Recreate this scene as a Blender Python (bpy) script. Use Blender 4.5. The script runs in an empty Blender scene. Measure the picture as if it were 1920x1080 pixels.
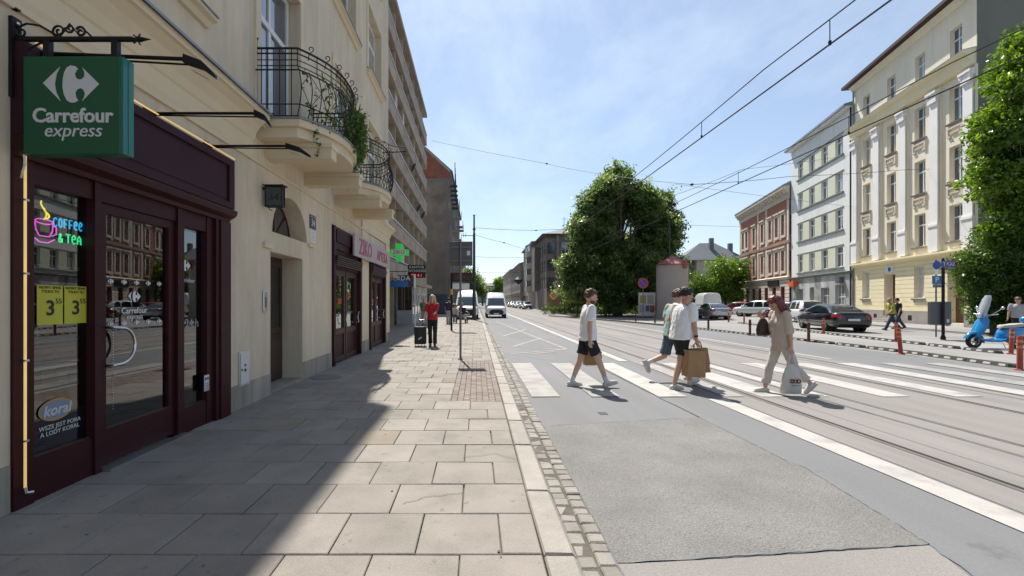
import bpy, bmesh, math, random
import numpy as np
from mathutils import Vector, Matrix, noise

R = math.radians
rnd = random.Random(11)
SC = bpy.context.scene
COL = SC.collection
H_CAM = 1.55
RZ = -0.06          # road level, the footway is at 0

# ------------------------------------------------------------------ camera
cam_d = bpy.data.cameras.new('camera')
cam = bpy.data.objects.new('camera', cam_d)
COL.objects.link(cam)
cam.location = (0, 0, H_CAM)
cam.rotation_euler = (R(90), 0, 0)
cam_d.sensor_width = 36
cam_d.lens = 16.0
cam_d.shift_x = 67 / 1920
cam_d.shift_y = 25 / 1920
cam_d.clip_start = 0.05
cam_d.clip_end = 3000
SC.camera = cam

# ------------------------------------------------------------------ world, sun, exposure
SUN_EL = math.atan2(1.0, math.hypot(.11, .66))
SUN_AZ = math.atan2(-.11, .66)            # measured from +Y towards +X
w = bpy.data.worlds.new('World')
SC.world = w
w.use_nodes = True
nt = w.node_tree
nt.nodes.clear()
wo = nt.nodes.new('ShaderNodeOutputWorld')
bg = nt.nodes.new('ShaderNodeBackground')
sky = nt.nodes.new('ShaderNodeTexSky')
sky.sky_type = 'NISHITA'
sky.sun_disc = False
sky.sun_elevation = SUN_EL
sky.sun_rotation = SUN_AZ
sky.altitude = 200
sky.air_density = 1.0
sky.dust_density = 0.25
sky.ozone_density = 1.6
bg.inputs['Strength'].default_value = 0.10
# thin high cloud veil
tc = nt.nodes.new('ShaderNodeTexCoord')
sep = nt.nodes.new('ShaderNodeSeparateXYZ')
nt.links.new(tc.outputs['Generated'], sep.inputs[0])
zz = nt.nodes.new('ShaderNodeMath'); zz.operation = 'ADD'; zz.inputs[1].default_value = 0.22
nt.links.new(sep.outputs['Z'], zz.inputs[0])
zm = nt.nodes.new('ShaderNodeMath'); zm.operation = 'MAXIMUM'; zm.inputs[1].default_value = 0.05
nt.links.new(zz.outputs[0], zm.inputs[0])
dv = nt.nodes.new('ShaderNodeVectorMath'); dv.operation = 'DIVIDE'
cz = nt.nodes.new('ShaderNodeCombineXYZ')
for i in range(3):
    nt.links.new(zm.outputs[0], cz.inputs[i])
nt.links.new(tc.outputs['Generated'], dv.inputs[0]); nt.links.new(cz.outputs[0], dv.inputs[1])
mp = nt.nodes.new('ShaderNodeMapping')
mp.inputs['Scale'].default_value = (1.3, 0.8, 1.0); mp.inputs['Rotation'].default_value = (0, 0, R(25))
mp.inputs['Location'].default_value = (3.1, 1.7, 0)
nt.links.new(dv.outputs[0], mp.inputs[0])
nz = nt.nodes.new('ShaderNodeTexNoise'); nz.inputs['Scale'].default_value = 1.6
nz.inputs['Detail'].default_value = 9; nz.inputs['Roughness'].default_value = .62; nz.inputs['Distortion'].default_value = .2
nt.links.new(mp.outputs[0], nz.inputs['Vector'])
cr = nt.nodes.new('ShaderNodeMapRange'); cr.inputs['From Min'].default_value = .44; cr.inputs['From Max'].default_value = .72
cr.inputs['To Min'].default_value = 0.20; cr.inputs['To Max'].default_value = .46
nt.links.new(nz.outputs['Fac'], cr.inputs['Value'])
def wm(op, a, b=None):
    q_ = nt.nodes.new('ShaderNodeMath'); q_.operation = op
    for i_, s_ in enumerate((a, b)):
        if s_ is None: continue
        if isinstance(s_, (int, float)): q_.inputs[i_].default_value = s_
        else: nt.links.new(s_, q_.inputs[i_])
    return q_.outputs[0]
# haze thickens towards the horizon, ice and dust scatter forwards around the sun
hz_ = wm('POWER', wm('SUBTRACT', 1.0, wm('MAXIMUM', sep.outputs['Z'], 0.0)), 5.0)
fac = wm('MINIMUM', wm('ADD', cr.outputs[0], wm('MULTIPLY', hz_, .22)), .85)
dp = nt.nodes.new('ShaderNodeVectorMath'); dp.operation = 'DOT_PRODUCT'
sv = Vector((-.11, .66, 1.0)).normalized(); dp.inputs[1].default_value = sv
nt.links.new(tc.outputs['Generated'], dp.inputs[0])
ph_ = wm('ADD', .62, wm('MULTIPLY', wm('POWER', wm('MAXIMUM', dp.outputs['Value'], 0.0), 2.0), .75))
vc = nt.nodes.new('ShaderNodeMixRGB'); vc.blend_type = 'MULTIPLY'; vc.inputs['Fac'].default_value = 1; vc.inputs['Color1'].default_value = (7.3, 8.1, 9.0, 1)
nt.links.new(ph_, vc.inputs['Color2'])
mx = nt.nodes.new('ShaderNodeMixRGB'); nt.links.new(vc.outputs[0], mx.inputs['Color2'])
nt.links.new(fac, mx.inputs['Fac']); nt.links.new(sky.outputs[0], mx.inputs['Color1'])
nt.links.new(mx.outputs[0], bg.inputs['Color'])
nt.links.new(bg.outputs[0], wo.inputs[0])

sd = bpy.data.lights.new('sun', 'SUN')
sd.energy = 5.0
sd.angle = R(.53)
sd.color = (1.0, .955, .88)
sun = bpy.data.objects.new('sun', sd)
COL.objects.link(sun)
sun.rotation_euler = Vector((-.11, .66, 1.0)).to_track_quat('Z', 'Y').to_euler()
sun.location = (-20, 60, 90)

SC.render.engine = 'CYCLES'
SC.view_settings.view_transform = 'Standard'
SC.view_settings.look = 'None'
SC.view_settings.exposure = 0.5
SC.view_settings.gamma = 1
SC.view_settings.use_curve_mapping = False
SC.cycles.max_bounces = 8
SC.cycles.transparent_max_bounces = 10
SC.cycles.use_denoising = True

# ------------------------------------------------------------------ helpers
def G(px, py, z=0.0):
    """photo pixel on a level plane -> x, y"""
    y = 853 * (H_CAM - z) / (py - 565)
    return ((px - 893) / 853 * y, y)


def P(px, py, y):
    """photo pixel at distance y -> point"""
    return Vector(((px - 893) / 853 * y, y, H_CAM + (565 - py) / 853 * y))


def link(name, data, parent=None, label=None, cat=None, group=None, kind=None):
    o = bpy.data.objects.new(name, data)
    COL.objects.link(o)
    if parent is not None:
        o.parent = parent
    tag(o, label, cat, group, kind)
    return o


def tag(o, label=None, cat=None, group=None, kind=None):
    if label: o['label'] = label
    if cat: o['category'] = cat
    if group: o['group'] = group
    if kind: o['kind'] = kind
    return o


def thing(name, label, cat, loc=(0, 0, 0), rz=0.0, group=None):
    o = link(name, None, None, label, cat, group)
    o.location = loc
    o.rotation_euler = (0, 0, rz)
    o.empty_display_size = .2
    return o


def copy_tree(o, parent=None):
    c = o.copy()
    COL.objects.link(c)
    c.parent = parent
    for ch in list(o.children):
        copy_tree(ch, c)
    return c


class MB:
    def __init__(s, M=None):
        s.v = []; s.f = []; s.M = M

    def add(s, vs, fs):
        n = len(s.v)
        if s.M is not None:
            vs = [s.M @ Vector(p) for p in vs]
        s.v += [tuple(p) for p in vs]
        s.f += [tuple(i + n for i in f) for f in fs]
        return s

    def box(s, x0, x1, y0, y1, z0, z1):
        v = [(x, y, z) for z in (z0, z1) for y in (y0, y1) for x in (x0, x1)]
        return s.add(v, [(0, 2, 3, 1), (4, 5, 7, 6), (0, 1, 5, 4), (2, 6, 7, 3), (0, 4, 6, 2), (1, 3, 7, 5)])

    def poly(s, pts):
        return s.add(pts, [tuple(range(len(pts)))])

    def prism(s, pts, vec):
        n = len(pts); vec = Vector(vec)
        b = [Vector(p) for p in pts]; t = [p + vec for p in b]
        nrm = Vector()
        for i in range(n):
            nrm += b[i].cross(b[(i + 1) % n])
        fs = [tuple(range(n)), tuple(range(2 * n - 1, n - 1, -1))] if nrm.dot(vec) < 0 else [tuple(range(n - 1, -1, -1)), tuple(range(n, 2 * n))]
        for i in range(n):
            j = (i + 1) % n
            fs.append((i, j, n + j, n + i) if nrm.dot(vec) > 0 else (j, i, n + i, n + j))
        return s.add(b + t, fs)

    def tube(s, pts, r, n=6, cap=True):
        pts = [Vector(p) for p in pts]
        rs = r if isinstance(r, (list, tuple)) else [r] * len(pts)
        rings = []
        prev = None
        for i, p in enumerate(pts):
            a = pts[max(i - 1, 0)]; b = pts[min(i + 1, len(pts) - 1)]
            t = (b - a)
            t = t.normalized() if t.length > 1e-9 else Vector((0, 0, 1))
            if prev is None:
                u = t.cross(Vector((0, 0, 1)))
                if u.length < 1e-3: u = t.cross(Vector((0, 1, 0)))
            else:
                u = prev - t * prev.dot(t)
                if u.length < 1e-6: u = t.cross(Vector((0, 0, 1)))
            u.normalize(); prev = u
            w_ = t.cross(u)
            rings.append([p + (u * math.cos(k * 2 * math.pi / n) + w_ * math.sin(k * 2 * math.pi / n)) * rs[i] for k in range(n)])
        return s.loft(rings, cap)

    def loft(s, rings, cap=True):
        n = len(rings[0]); vs = [p for r in rings for p in r]; fs = []
        for i in range(len(rings) - 1):
            for k in range(n):
                j = (k + 1) % n
                fs.append((i * n + k, i * n + j, (i + 1) * n + j, (i + 1) * n + k))
        if cap:
            fs.append(tuple(range(n - 1, -1, -1)))
            fs.append(tuple(range((len(rings) - 1) * n, len(rings) * n)))
        return s.add(vs, fs)

    def lathe(s, prof, c=(0, 0, 0), n=16, axis='Z', cap=True):
        rings = []
        for r, h in prof:
            ring = []
            for k in range(n):
                a = 2 * math.pi * k / n
                x, y = r * math.cos(a), r * math.sin(a)
                p = (x, y, h) if axis == 'Z' else ((x, h, -y) if axis == 'Y' else (h, x, y))
                ring.append((p[0] + c[0], p[1] + c[1], p[2] + c[2]))
            rings.append(ring)
        return s.loft(rings, cap)

    def ball(s, c, r, sc=(1, 1, 1), n=10, m=7):
        prof = []
        rings = []
        for i in range(1, m):
            th = math.pi * i / m
            rings.append([(c[0] + r * sc[0] * math.sin(th) * math.cos(2 * math.pi * k / n),
                           c[1] + r * sc[1] * math.sin(th) * math.sin(2 * math.pi * k / n),
                           c[2] - r * sc[2] * math.cos(th)) for k in range(n)])
        b = len(rings) * n
        vs = [p for q in rings for p in q] + [(c[0], c[1], c[2] - r * sc[2]), (c[0], c[1], c[2] + r * sc[2])]
        fs = []
        for i in range(len(rings) - 1):
            for k in range(n):
                j = (k + 1) % n
                fs.append((i * n + k, i * n + j, (i + 1) * n + j, (i + 1) * n + k))
        for k in range(n):
            j = (k + 1) % n
            fs.append((b, j, k)); fs.append(((len(rings) - 1) * n + k, (len(rings) - 1) * n + j, b + 1))
        return s.add(vs, fs)

    def rcone(s, p0, r0, p1, r1, n=10):
        p0, p1 = Vector(p0), Vector(p1)
        s.tube([p0, p1], [r0, r1], n)
        s.ball(p0, r0, n=n, m=6); s.ball(p1, r1, n=n, m=6)
        return s

    def mesh(s, name, mat=None, smooth=0):
        me = bpy.data.meshes.new(name)
        me.from_pydata(s.v, [], s.f)
        me.update()
        if mat is not None: me.materials.append(mat)
        if smooth:
            me.shade_smooth()
            if smooth < 180: me.set_sharp_from_angle(angle=R(smooth))
        return me

    def build(s, name, mat=None, parent=None, label=None, cat=None, group=None, kind=None, smooth=0):
        return link(name, s.mesh(name, mat, smooth), parent, label, cat, group, kind)


def bevelled(mb, name, mat, w_, seg=1, parent=None, smooth=0, **k):
    me = mb.mesh(name, mat)
    bm = bmesh.new(); bm.from_mesh(me)
    bmesh.ops.remove_doubles(bm, verts=bm.verts, dist=1e-5)
    ed = [e for e in bm.edges if len(e.link_faces) == 2 and e.calc_face_angle(0) > .6]
    bmesh.ops.bevel(bm, geom=ed, offset=w_, segments=seg, affect='EDGES', profile=.5, clamp_overlap=True)
    bm.to_mesh(me); bm.free()
    if smooth:
        me.shade_smooth(); me.set_sharp_from_angle(angle=R(smooth))
    return link(name, me, parent, **k)


def eval_mesh(o):
    dg = bpy.context.evaluated_depsgraph_get()
    dg.update()
    return bpy.data.meshes.new_from_object(o.evaluated_get(dg))


def apply_mods(o):
    me = eval_mesh(o)
    old = o.data
    o.modifiers.clear()
    o.data = me
    if old.users == 0: bpy.data.meshes.remove(old)
    me.name = o.name
    return o


def text(s, size, M, mat, parent=None, name='lettering', extrude=.004, align='CENTER', shear=0.0, bold=0.0, spacing=1.0, **k):
    """lettering lies in local XY of M, facing +Z of M"""
    cu = bpy.data.curves.new(name, 'FONT')
    cu.body = s; cu.size = size; cu.extrude = extrude; cu.align_x = align; cu.align_y = 'CENTER'
    cu.shear = shear; cu.offset = bold; cu.space_character = spacing; cu.resolution_u = 3
    t = bpy.data.objects.new(name, cu)
    COL.objects.link(t)
    me = eval_mesh(t)
    bpy.data.objects.remove(t); bpy.data.curves.remove(cu)
    me.transform(M); me.materials.clear(); me.materials.append(mat); me.name = name
    return link(name, me, parent, **k)


def basis(o, x, y):
    """matrix whose X and Y columns are the given directions"""
    x = Vector(x).normalized(); y = Vector(y).normalized(); z = x.cross(y)
    m = Matrix.Identity(4)
    for i in range(3):
        m[i][0], m[i][1], m[i][2], m[i][3] = x[i], y[i], z[i], o[i]
    return m


# ------------------------------------------------------------------ materials
MT = {}


def mat(name, col, rough=.75, metal=0.0, var=.12, vs=3.0, bump=0.0, bs=40.0, rand=0.0, col2=None, c2s=1.5, c2lo=.45, c2hi=.6,
        emit=0.0, spec=.5, coat=0.0, stretch=None, fine=0.0, fs=60.0, world=False, spots=None, streak=0.0):
    if name in MT: return MT[name]
    m = bpy.data.materials.new(name)
    m.use_nodes = True
    t = m.node_tree; b = t.nodes['Principled BSDF']
    b.inputs['Roughness'].default_value = rough
    b.inputs['Metallic'].default_value = metal
    b.inputs['Specular IOR Level'].default_value = spec
    b.inputs['Coat Weight'].default_value = coat
    b.inputs['Coat Roughness'].default_value = .05
    c4 = (*col, 1)
    L = t.links.new
    if world:
        tcn = t.nodes.new('ShaderNodeNewGeometry'); vec = tcn.outputs['Position']
    else:
        tcn = t.nodes.new('ShaderNodeTexCoord'); vec = tcn.outputs['Object']
    if stretch:
        mpn = t.nodes.new('ShaderNodeMapping'); mpn.inputs['Scale'].default_value = stretch
        L(vec, mpn.inputs[0]); svec = mpn.outputs[0]
    else:
        svec = vec
    rgb = t.nodes.new('ShaderNodeRGB'); rgb.outputs[0].default_value = c4
    cur = rgb.outputs[0]
    def nse(scale, detail=6, v=svec):
        q = t.nodes.new('ShaderNodeTexNoise'); q.inputs['Scale'].default_value = scale
        q.inputs['Detail'].default_value = detail; q.inputs['Roughness'].default_value = .6
        L(v, q.inputs['Vector']); return q.outputs['Fac']
    def ramp(fac, lo, hi, a, b_):
        q = t.nodes.new('ShaderNodeMapRange'); q.inputs['From Min'].default_value = lo; q.inputs['From Max'].default_value = hi
        q.inputs['To Min'].default_value = a; q.inputs['To Max'].default_value = b_
        L(fac, q.inputs['Value']); return q.outputs[0]
    def mul(c, f):
        q = t.nodes.new('ShaderNodeMixRGB'); q.blend_type = 'MULTIPLY'; q.inputs['Fac'].default_value = 1
        L(c, q.inputs['Color1']); L(f, q.inputs['Color2']); return q.outputs[0]
    if col2 is not None:
        q = t.nodes.new('ShaderNodeMixRGB'); q.inputs['Color2'].default_value = (*col2, 1)
        L(ramp(nse(c2s, 8), c2lo, c2hi, 0, 1), q.inputs['Fac']); L(cur, q.inputs['Color1']); cur = q.outputs[0]
    if var > 0:
        cur = mul(cur, ramp(nse(vs), .3, .7, 1 - var, 1 + var))
    if fine > 0:
        cur = mul(cur, ramp(nse(fs, 3), .3, .7, 1 - fine, 1 + fine))
    if spots:                      # (scale, threshold, darkening) trodden stains and grit
        cur = mul(cur, ramp(nse(spots[0], 4, vec), spots[1], spots[1] + .05, 1, spots[2]))
    if streak > 0:                 # rain streaks running down a wall
        mps = t.nodes.new('ShaderNodeMapping'); mps.inputs['Scale'].default_value = (2.6, 2.6, .16); L(vec, mps.inputs[0])
        cur = mul(cur, ramp(nse(1.6, 7, mps.outputs[0]), .48, .72, 1, 1 - streak))
    if rand > 0:
        oi = t.nodes.new('ShaderNodeObjectInfo')
        cur = mul(cur, ramp(oi.outputs['Random'], 0, 1, 1 - rand, 1 + rand))
    L(cur, b.inputs['Base Color'])
    if bump > 0:
        bp = t.nodes.new('ShaderNodeBump'); bp.inputs['Strength'].default_value = bump; bp.inputs['Distance'].default_value = .02
        L(nse(bs, 6, vec), bp.inputs['Height']); L(bp.outputs[0], b.inputs['Normal'])
    if emit > 0:
        L(cur, b.inputs['Emission Color']); b.inputs['Emission Strength'].default_value = emit
    MT[name] = m
    return m


def glass_mat(name, tint, rough=.01, ior=1.55, boost=1.9):
    m = bpy.data.materials.new(name); m.use_nodes = True
    t = m.node_tree; t.nodes.clear(); L = t.links.new
    o = t.nodes.new('ShaderNodeOutputMaterial'); mixn = t.nodes.new('ShaderNodeMixShader')
    fr = t.nodes.new('ShaderNodeFresnel'); fr.inputs['IOR'].default_value = ior
    mu = t.nodes.new('ShaderNodeMath'); mu.operation = 'MULTIPLY'; mu.inputs[1].default_value = boost; mu.use_clamp = True
    g = t.nodes.new('ShaderNodeBsdfGlossy'); g.inputs['Roughness'].default_value = rough
    tr = t.nodes.new('ShaderNodeBsdfTransparent'); tr.inputs[0].default_value = (*tint, 1)
    L(fr.outputs[0], mu.inputs[0]); L(mu.outputs[0], mixn.inputs[0]); L(tr.outputs[0], mixn.inputs[1]); L(g.outputs[0], mixn.inputs[2])
    L(mixn.outputs[0], o.inputs[0])
    MT[name] = m
    return m


def leaf_mat(name, c1, c2, trans=.45):
    m = bpy.data.materials.new(name); m.use_nodes = True
    t = m.node_tree; t.nodes.clear(); L = t.links.new
    o = t.nodes.new('ShaderNodeOutputMaterial'); mixn = t.nodes.new('ShaderNodeMixShader'); mixn.inputs[0].default_value = trans
    d = t.nodes.new('ShaderNodeBsdfPrincipled'); d.inputs['Roughness'].default_value = .33; d.inputs['Specular IOR Level'].default_value = .5
    tl = t.nodes.new('ShaderNodeBsdfTranslucent')
    at = t.nodes.new('ShaderNodeAttribute'); at.attribute_name = 'tone'
    mc = t.nodes.new('ShaderNodeMixRGB'); mc.inputs[1].default_value = (*c1, 1); mc.inputs[2].default_value = (*c2, 1)
    L(at.outputs['Fac'], mc.inputs[0]); L(mc.outputs[0], d.inputs['Base Color'])
    hs = t.nodes.new('ShaderNodeHueSaturation'); hs.inputs['Hue'].default_value = .475; hs.inputs['Saturation'].default_value = 1.15; hs.inputs['Value'].default_value = 1.7
    L(mc.outputs[0], hs.inputs['Color']); L(hs.outputs[0], tl.inputs['Color'])
    L(d.outputs[0], mixn.inputs[1]); L(tl.outputs[0], mixn.inputs[2]); L(mixn.outputs[0], o.inputs[0])
    MT[name] = m
    return m


# stone, plaster, road
mat('slab', (0.257, 0.228, 0.196), .85, var=.13, vs=2.2, bump=.25, bs=60, rand=.10, fine=.12, fs=90, col2=(.20, .178, .153), c2s=1.3, c2lo=.50, c2hi=.72, world=True, spots=(9, .64, .72))
mat('slab_warm', (0.231, 0.193, 0.152), .88, var=.15, vs=2.5, bump=.3, bs=50, rand=.12, fine=.12, fs=80, world=True)
mat('joint', (.115, .10, .085), .95, var=.3, vs=8, bump=.4, bs=60)
mat('kerb', (0.322, 0.291, 0.252), .8, var=.14, vs=3, bump=.3, bs=45, rand=.10, fine=.14, fs=120, world=True)
mat('sett', (.255, .232, .20), .8, var=.15, vs=6, bump=.4, bs=50, rand=.16, fine=.12, fs=110, world=True)
mat('paver', (0.217, 0.174, 0.150), .88, var=.12, vs=4, bump=.2, bs=60, rand=.16, fine=.1, fs=110, world=True)
mat('asphalt', (.172, .172, .176), .82, var=.09, vs=.7, bump=.2, bs=140, fine=.16, fs=150, col2=(.155, .153, .15), c2s=.5, c2lo=.44, c2hi=.70, stretch=(1.6, .22, 1), world=True, spots=(2.2, .66, .82))
mat('asphalt_rough', (.205, .195, .183), .9, var=.14, vs=1.4, bump=.75, bs=70, fine=.30, fs=75, col2=(.225, .218, .208), c2s=.9, c2lo=.45, c2hi=.75, world=True, spots=(30, .60, .80))
mat('asphalt_pale', (.25, .23, .213), .85, var=.08, vs=.6, bump=.3, bs=110, fine=.2, fs=110, world=True)
mat('asphalt_tar', (.15, .155, .165), .6, var=.25, vs=6, bump=.2, bs=90)
mat('track_bed', (.235, .216, .20), .85, var=.10, vs=.8, bump=.25, bs=100, fine=.15, fs=110, col2=(.19, .175, .16), c2s=.5, c2lo=.5, c2hi=.8, stretch=(3, .35, 1), world=True)
mat('lot', (.245, .235, .222), .85, var=.10, vs=.3, bump=.2, bs=80, fine=.1, fs=60, col2=(.29, .285, .275), c2s=.2, c2lo=.48, c2hi=.62, world=True)
mat('ground', (.20, .19, .165), .95, var=.15, vs=.2)
mat('soil', (.12, .10, .07), .95, var=.3, vs=1)
mat('grass_base', (.07, .10, .03), .95, var=.3, vs=.8)
def paint_mat(name, col, lo, hi):
    m = mat(name, col, .7, var=.07, vs=3, bump=.2, bs=120, col2=(.23, .22, .208), c2s=2.2, c2lo=lo, c2hi=hi, fine=.08, fs=110, world=True)
    return m
paint_mat('paint', (.43, .405, .375), .50, .80)
paint_mat('paint_worn', (.345, .32, .295), .42, .68)
paint_mat('paint_faint', (.44, .435, .43), .40, .62)
mat('rail', (.19, .175, .16), .45, .3, var=.2, vs=2)
mat('groove', (.014, .013, .012), .9, var=.2)
mat('cream', (.63, .54, .405), .88, streak=.16, fine=.05, fs=9, var=.12, vs=.9, bump=.12, bs=60, col2=(.56, .475, .355), c2s=.5, c2lo=.5, c2hi=.72, stretch=(1, 1, .35))
mat('cream_trim', (.66, .56, .40), .85, var=.06, vs=1.2, bump=.08, bs=50)
mat('plinth', (.36, .32, .265), .9, streak=.4, var=.22, vs=1.6, bump=.2, bs=50, stretch=(1, 1, .4))
mat('wood_dark', (.038, .007, .009), .5, spec=.25, var=.18, vs=3, stretch=(1, 1, 6), coat=.0)
mat('wood_fascia', (.036, .010, .018), .6, spec=.25, var=.12, vs=2)
mat('wood_brown', (.05, .022, .016), .5, var=.2, vs=4, stretch=(1, 1, 6))
mat('black_metal', (.018, .018, .021), .5, .6, var=.15)
mat('iron', (.02, .02, .022), .55, .4, var=.15)
mat('steel', (.62, .62, .64), .22, 1.0, var=.05)
mat('alu', (.55, .56, .58), .35, .9, var=.05)
mat('grey_metal', (.16, .165, .17), .5, .5, var=.1)
mat('pole_green', (.045, .07, .06), .55, .3, var=.15)
mat('rail_pale', (.55, .57, .60), .5, .2, var=.1)
mat('zinc', (.23, .25, .28), .55, .3, var=.15, vs=2)
mat('white_paint', (.78, .78, .76), .5, var=.04)
mat('white_print', (.62, .62, .62), .6, var=.02)
mat('black_print', (.015, .015, .015), .6, var=0)
mat('sign_green', (.004, .085, .034), .35, var=.03)
mat('sign_green_edge', (.008, .15, .13), .35, var=.03)
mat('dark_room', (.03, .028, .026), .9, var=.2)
mat('room', (.16, .15, .14), .9, var=.15)
glass_mat('shop_glass', (.55, .60, .60), boost=2.9)
glass_mat('clear_glass', (.92, .95, .95), boost=1.3)
mat('pane', (.035, .045, .055), .04, var=.25, vs=.9, spec=1.0, coat=.6)
mat('pane_b', (.05, .075, .11), .03, var=.3, vs=1.3, spec=1.0, coat=1.0)
mat('pane_c', (.30, .30, .29), .08, var=.3, vs=5, spec=.8, coat=.6, stretch=(6, 1, .5))
mat('pane_far', (.06, .07, .08), .08, var=.4, vs=.5, spec=.9)
mat('curtain', (.55, .55, .53), .8, var=.15, vs=6, stretch=(8, 1, .4))
mat('frame_white', (.72, .72, .70), .5, var=.04)
# ================================================================== GROUND
def sheet(name, pts, z, m, parent=None, **k):
    return MB().poly([(p[0], p[1], z) for p in pts]).build(name, MT[m], parent, **k)


def ribbon(mb, pts, wd, z):
    pts = [Vector((p[0], p[1], 0)) for p in pts]
    L_, R_ = [], []
    for i, p in enumerate(pts):
        t = (pts[min(i + 1, len(pts) - 1)] - pts[max(i - 1, 0)]).normalized()
        n_ = Vector((-t.y, t.x, 0)) * wd / 2
        L_.append(p + n_); R_.append(p - n_)
    for i in range(len(pts) - 1):
        mb.poly([(R_[i].x, R_[i].y, z), (R_[i + 1].x, R_[i + 1].y, z), (L_[i + 1].x, L_[i + 1].y, z), (L_[i].x, L_[i].y, z)])
    return mb


def jag(a, b, n, amp, r=rnd):
    a, b = Vector((*a, 0)), Vector((*b, 0)); d = b - a; nn = Vector((-d.y, d.x, 0)).normalized()
    out = []
    for i in range(n + 1):
        f = i / n
        q = a + d * f + nn * (r.uniform(-amp, amp) if 0 < i < n else 0)
        out.append((q.x, q.y))
    return out


sheet('ground', [(-700, -300), (700, -300), (700, 1200), (-700, 1200)], -.14, 'ground', kind='structure')
road = sheet('road', [(.86, -8), (12.95, -8), (12.95, 60), (11.2, 90), (11.2, 420), (.86, 420)], RZ, 'asphalt', kind='structure')
sheet('square', [(12.95, -25), (75, -25), (75, 60), (60, 130), (11.2, 130), (11.2, 90), (12.95, 60)], RZ - .002, 'lot', kind='structure')
sheet('track_bed', [(4.15, -8), (9.75, -8), (9.75, 420), (4.15, 420)], RZ + .004, 'track_bed', road)

# asphalt patches and seams
g = lambda px, py: G(px, py, RZ)
patch = jag(g(1036, 798), g(1312, 783), 24, .008) + jag(g(1312, 783), g(1478, 866), 24, .010)[1:] + jag(g(1478, 866), g(1500, 872), 2, .01)[1:] + jag(g(1500, 872), g(1742, 1021), 30, .010)[1:] \
    + jag(g(1742, 1021), g(1400, 1044), 16, .008)[1:] + jag(g(1400, 1044), g(1182, 1056), 10, .008)[1:]
patch += [(.868, g(1182, 1056)[1])] + [(.868, g(1036, 798)[1])]
sheet('asphalt_patch', patch[::-1], RZ + .004, 'asphalt_rough', road)
y0 = g(1182, 1056)[1]
sheet('asphalt_patch', [(.868, -8), (2.75, -8), (2.72, 2.2), (g(1742, 1021)[0], g(1742, 1021)[1] - .012), (g(1400, 1044)[0], g(1400, 1044)[1] - .012), (.868, y0 - .015)], RZ + .003, 'asphalt_pale', road)
mb = MB()
ribbon(mb, jag(g(1330, 1046), g(1742, 1021), 26, .006), .013, RZ + .0075)
ribbon(mb, jag(g(1182, 1056), g(1330, 1046), 5, .012), .012, RZ + .0075)
ribbon(mb, jag(g(1312, 783), g(1478, 866), 26, .008), .008, RZ + .0075)
ribbon(mb, jag(g(1500, 872), g(1742, 1021), 30, .008), .008, RZ + .0075)
ribbon(mb, jag(g(1742, 1021), g(1830, 1085), 6, .012), .02, RZ + .0075)
ribbon(mb, jag(g(1125, 690), g(1312, 783), 12, .02), .02, RZ + .0105)
ribbon(mb, jag(g(1036, 798), g(1312, 783), 22, .008), .008, RZ + .0075)
ribbon(mb, jag(g(940, 662), g(1125, 690), 10, .03), .012, RZ + .0105)
mb.build('tar_seam', MT['asphalt_tar'], road)
mb = MB()
for i in range(40):
    t = i * 3.1
    mb.poly([(5.0 + .02 * math.sin(t), -5 + i * 3, RZ + .0065), (5.012 + .02 * math.sin(t), -5 + i * 3, RZ + .0065), (5.012 + .02 * math.sin(t + 3.1), -2 + i * 3, RZ + .0065), (5.0 + .02 * math.sin(t + 3.1), -2 + i * 3, RZ + .0065)])
mb.build('joint_line', MT['asphalt_tar'], road)
mbx = MB()
cx_, cy_ = g(1130, 775)
for i in range(3):
    mbx.box(cx_ - .06, cx_ + .06, cy_ - .07 + i * .05, cy_ - .045 + i * .05, RZ + .001, RZ + .008)
mbx.build('drain_cover', MT['asphalt_tar'], road)

# tram rails: steel head, dark groove
for i, x in enumerate((4.62, 6.05, 7.80, 9.25)):
    rl = MB().box(x - .028, x + .028, -8, 420, RZ - .05, RZ + .010).build('tram_rail', MT['rail'], road)
    MB().box(x + .030, x + (.085 if i != 1 else .05), -8, 420, RZ - .05, RZ + .008).build('rail_groove', MT['groove'], rl)

# painted markings
ZY0, ZY1 = 7.63, 11.8
for c, m in ((1.16, 'paint_worn'), (2.17, 'paint_worn'), (3.3, 'paint'), (4.42, 'paint_worn'), (5.6, 'paint'), (7.05, 'paint'), (8.28, 'paint'), (9.55, 'paint'), (10.65, 'paint_worn'), (11.8, 'paint_worn')):
    segs = [(c - .25, c + .25)]
    if c == 4.42: segs = [(4.16, 4.52)]
    if c == 5.6: segs = [(4.76, 5.28), (5.60, 5.94)]
    for a, b in segs:
        sheet('crossing_stripe', [(a + .02, ZY0), (b, ZY0 + .02), (b + .01, ZY1), (a, ZY1 - .03)], RZ + .0125, m, road)
sheet('lane_line', [(3.80, -8), (4.10, -8), (4.10, ZY0 - .15), (3.80, ZY0 - .15)], RZ + .008, 'paint', road)
sheet('lane_line', [(3.83, ZY1 + .4), (4.07, ZY1 + .4), (4.07, 200), (3.83, 200)], RZ + .008, 'paint', road)
sheet('lane_line', [(9.78, 12.6), (9.92, 12.6), (9.92, 200), (9.78, 200)], RZ + .008, 'paint', road)
sheet('lane_line', [(9.78, -8), (9.92, -8), (9.92, 6.9), (9.78, 6.9)], RZ + .008, 'paint', road)
mb = MB()
ribbon(mb, [g(944, 630), g(1015, 634), g(962, 650), g(1056, 656)], .13, RZ + .0062)
ribbon(mb, [g(925, 612), g(985, 618), g(944, 630)], .13, RZ + .0066)
ribbon(mb, [g(958, 664), g(1062, 655)], .12, RZ + .0070)
ribbon(mb, [g(930, 603), g(1062, 655)], .10, RZ + .0074)
ribbon(mb, [g(994, 664), g(1040, 660)], .12, RZ + .0078)
mb.build('bus_stop_marking', MT['paint_worn'], road)

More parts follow.
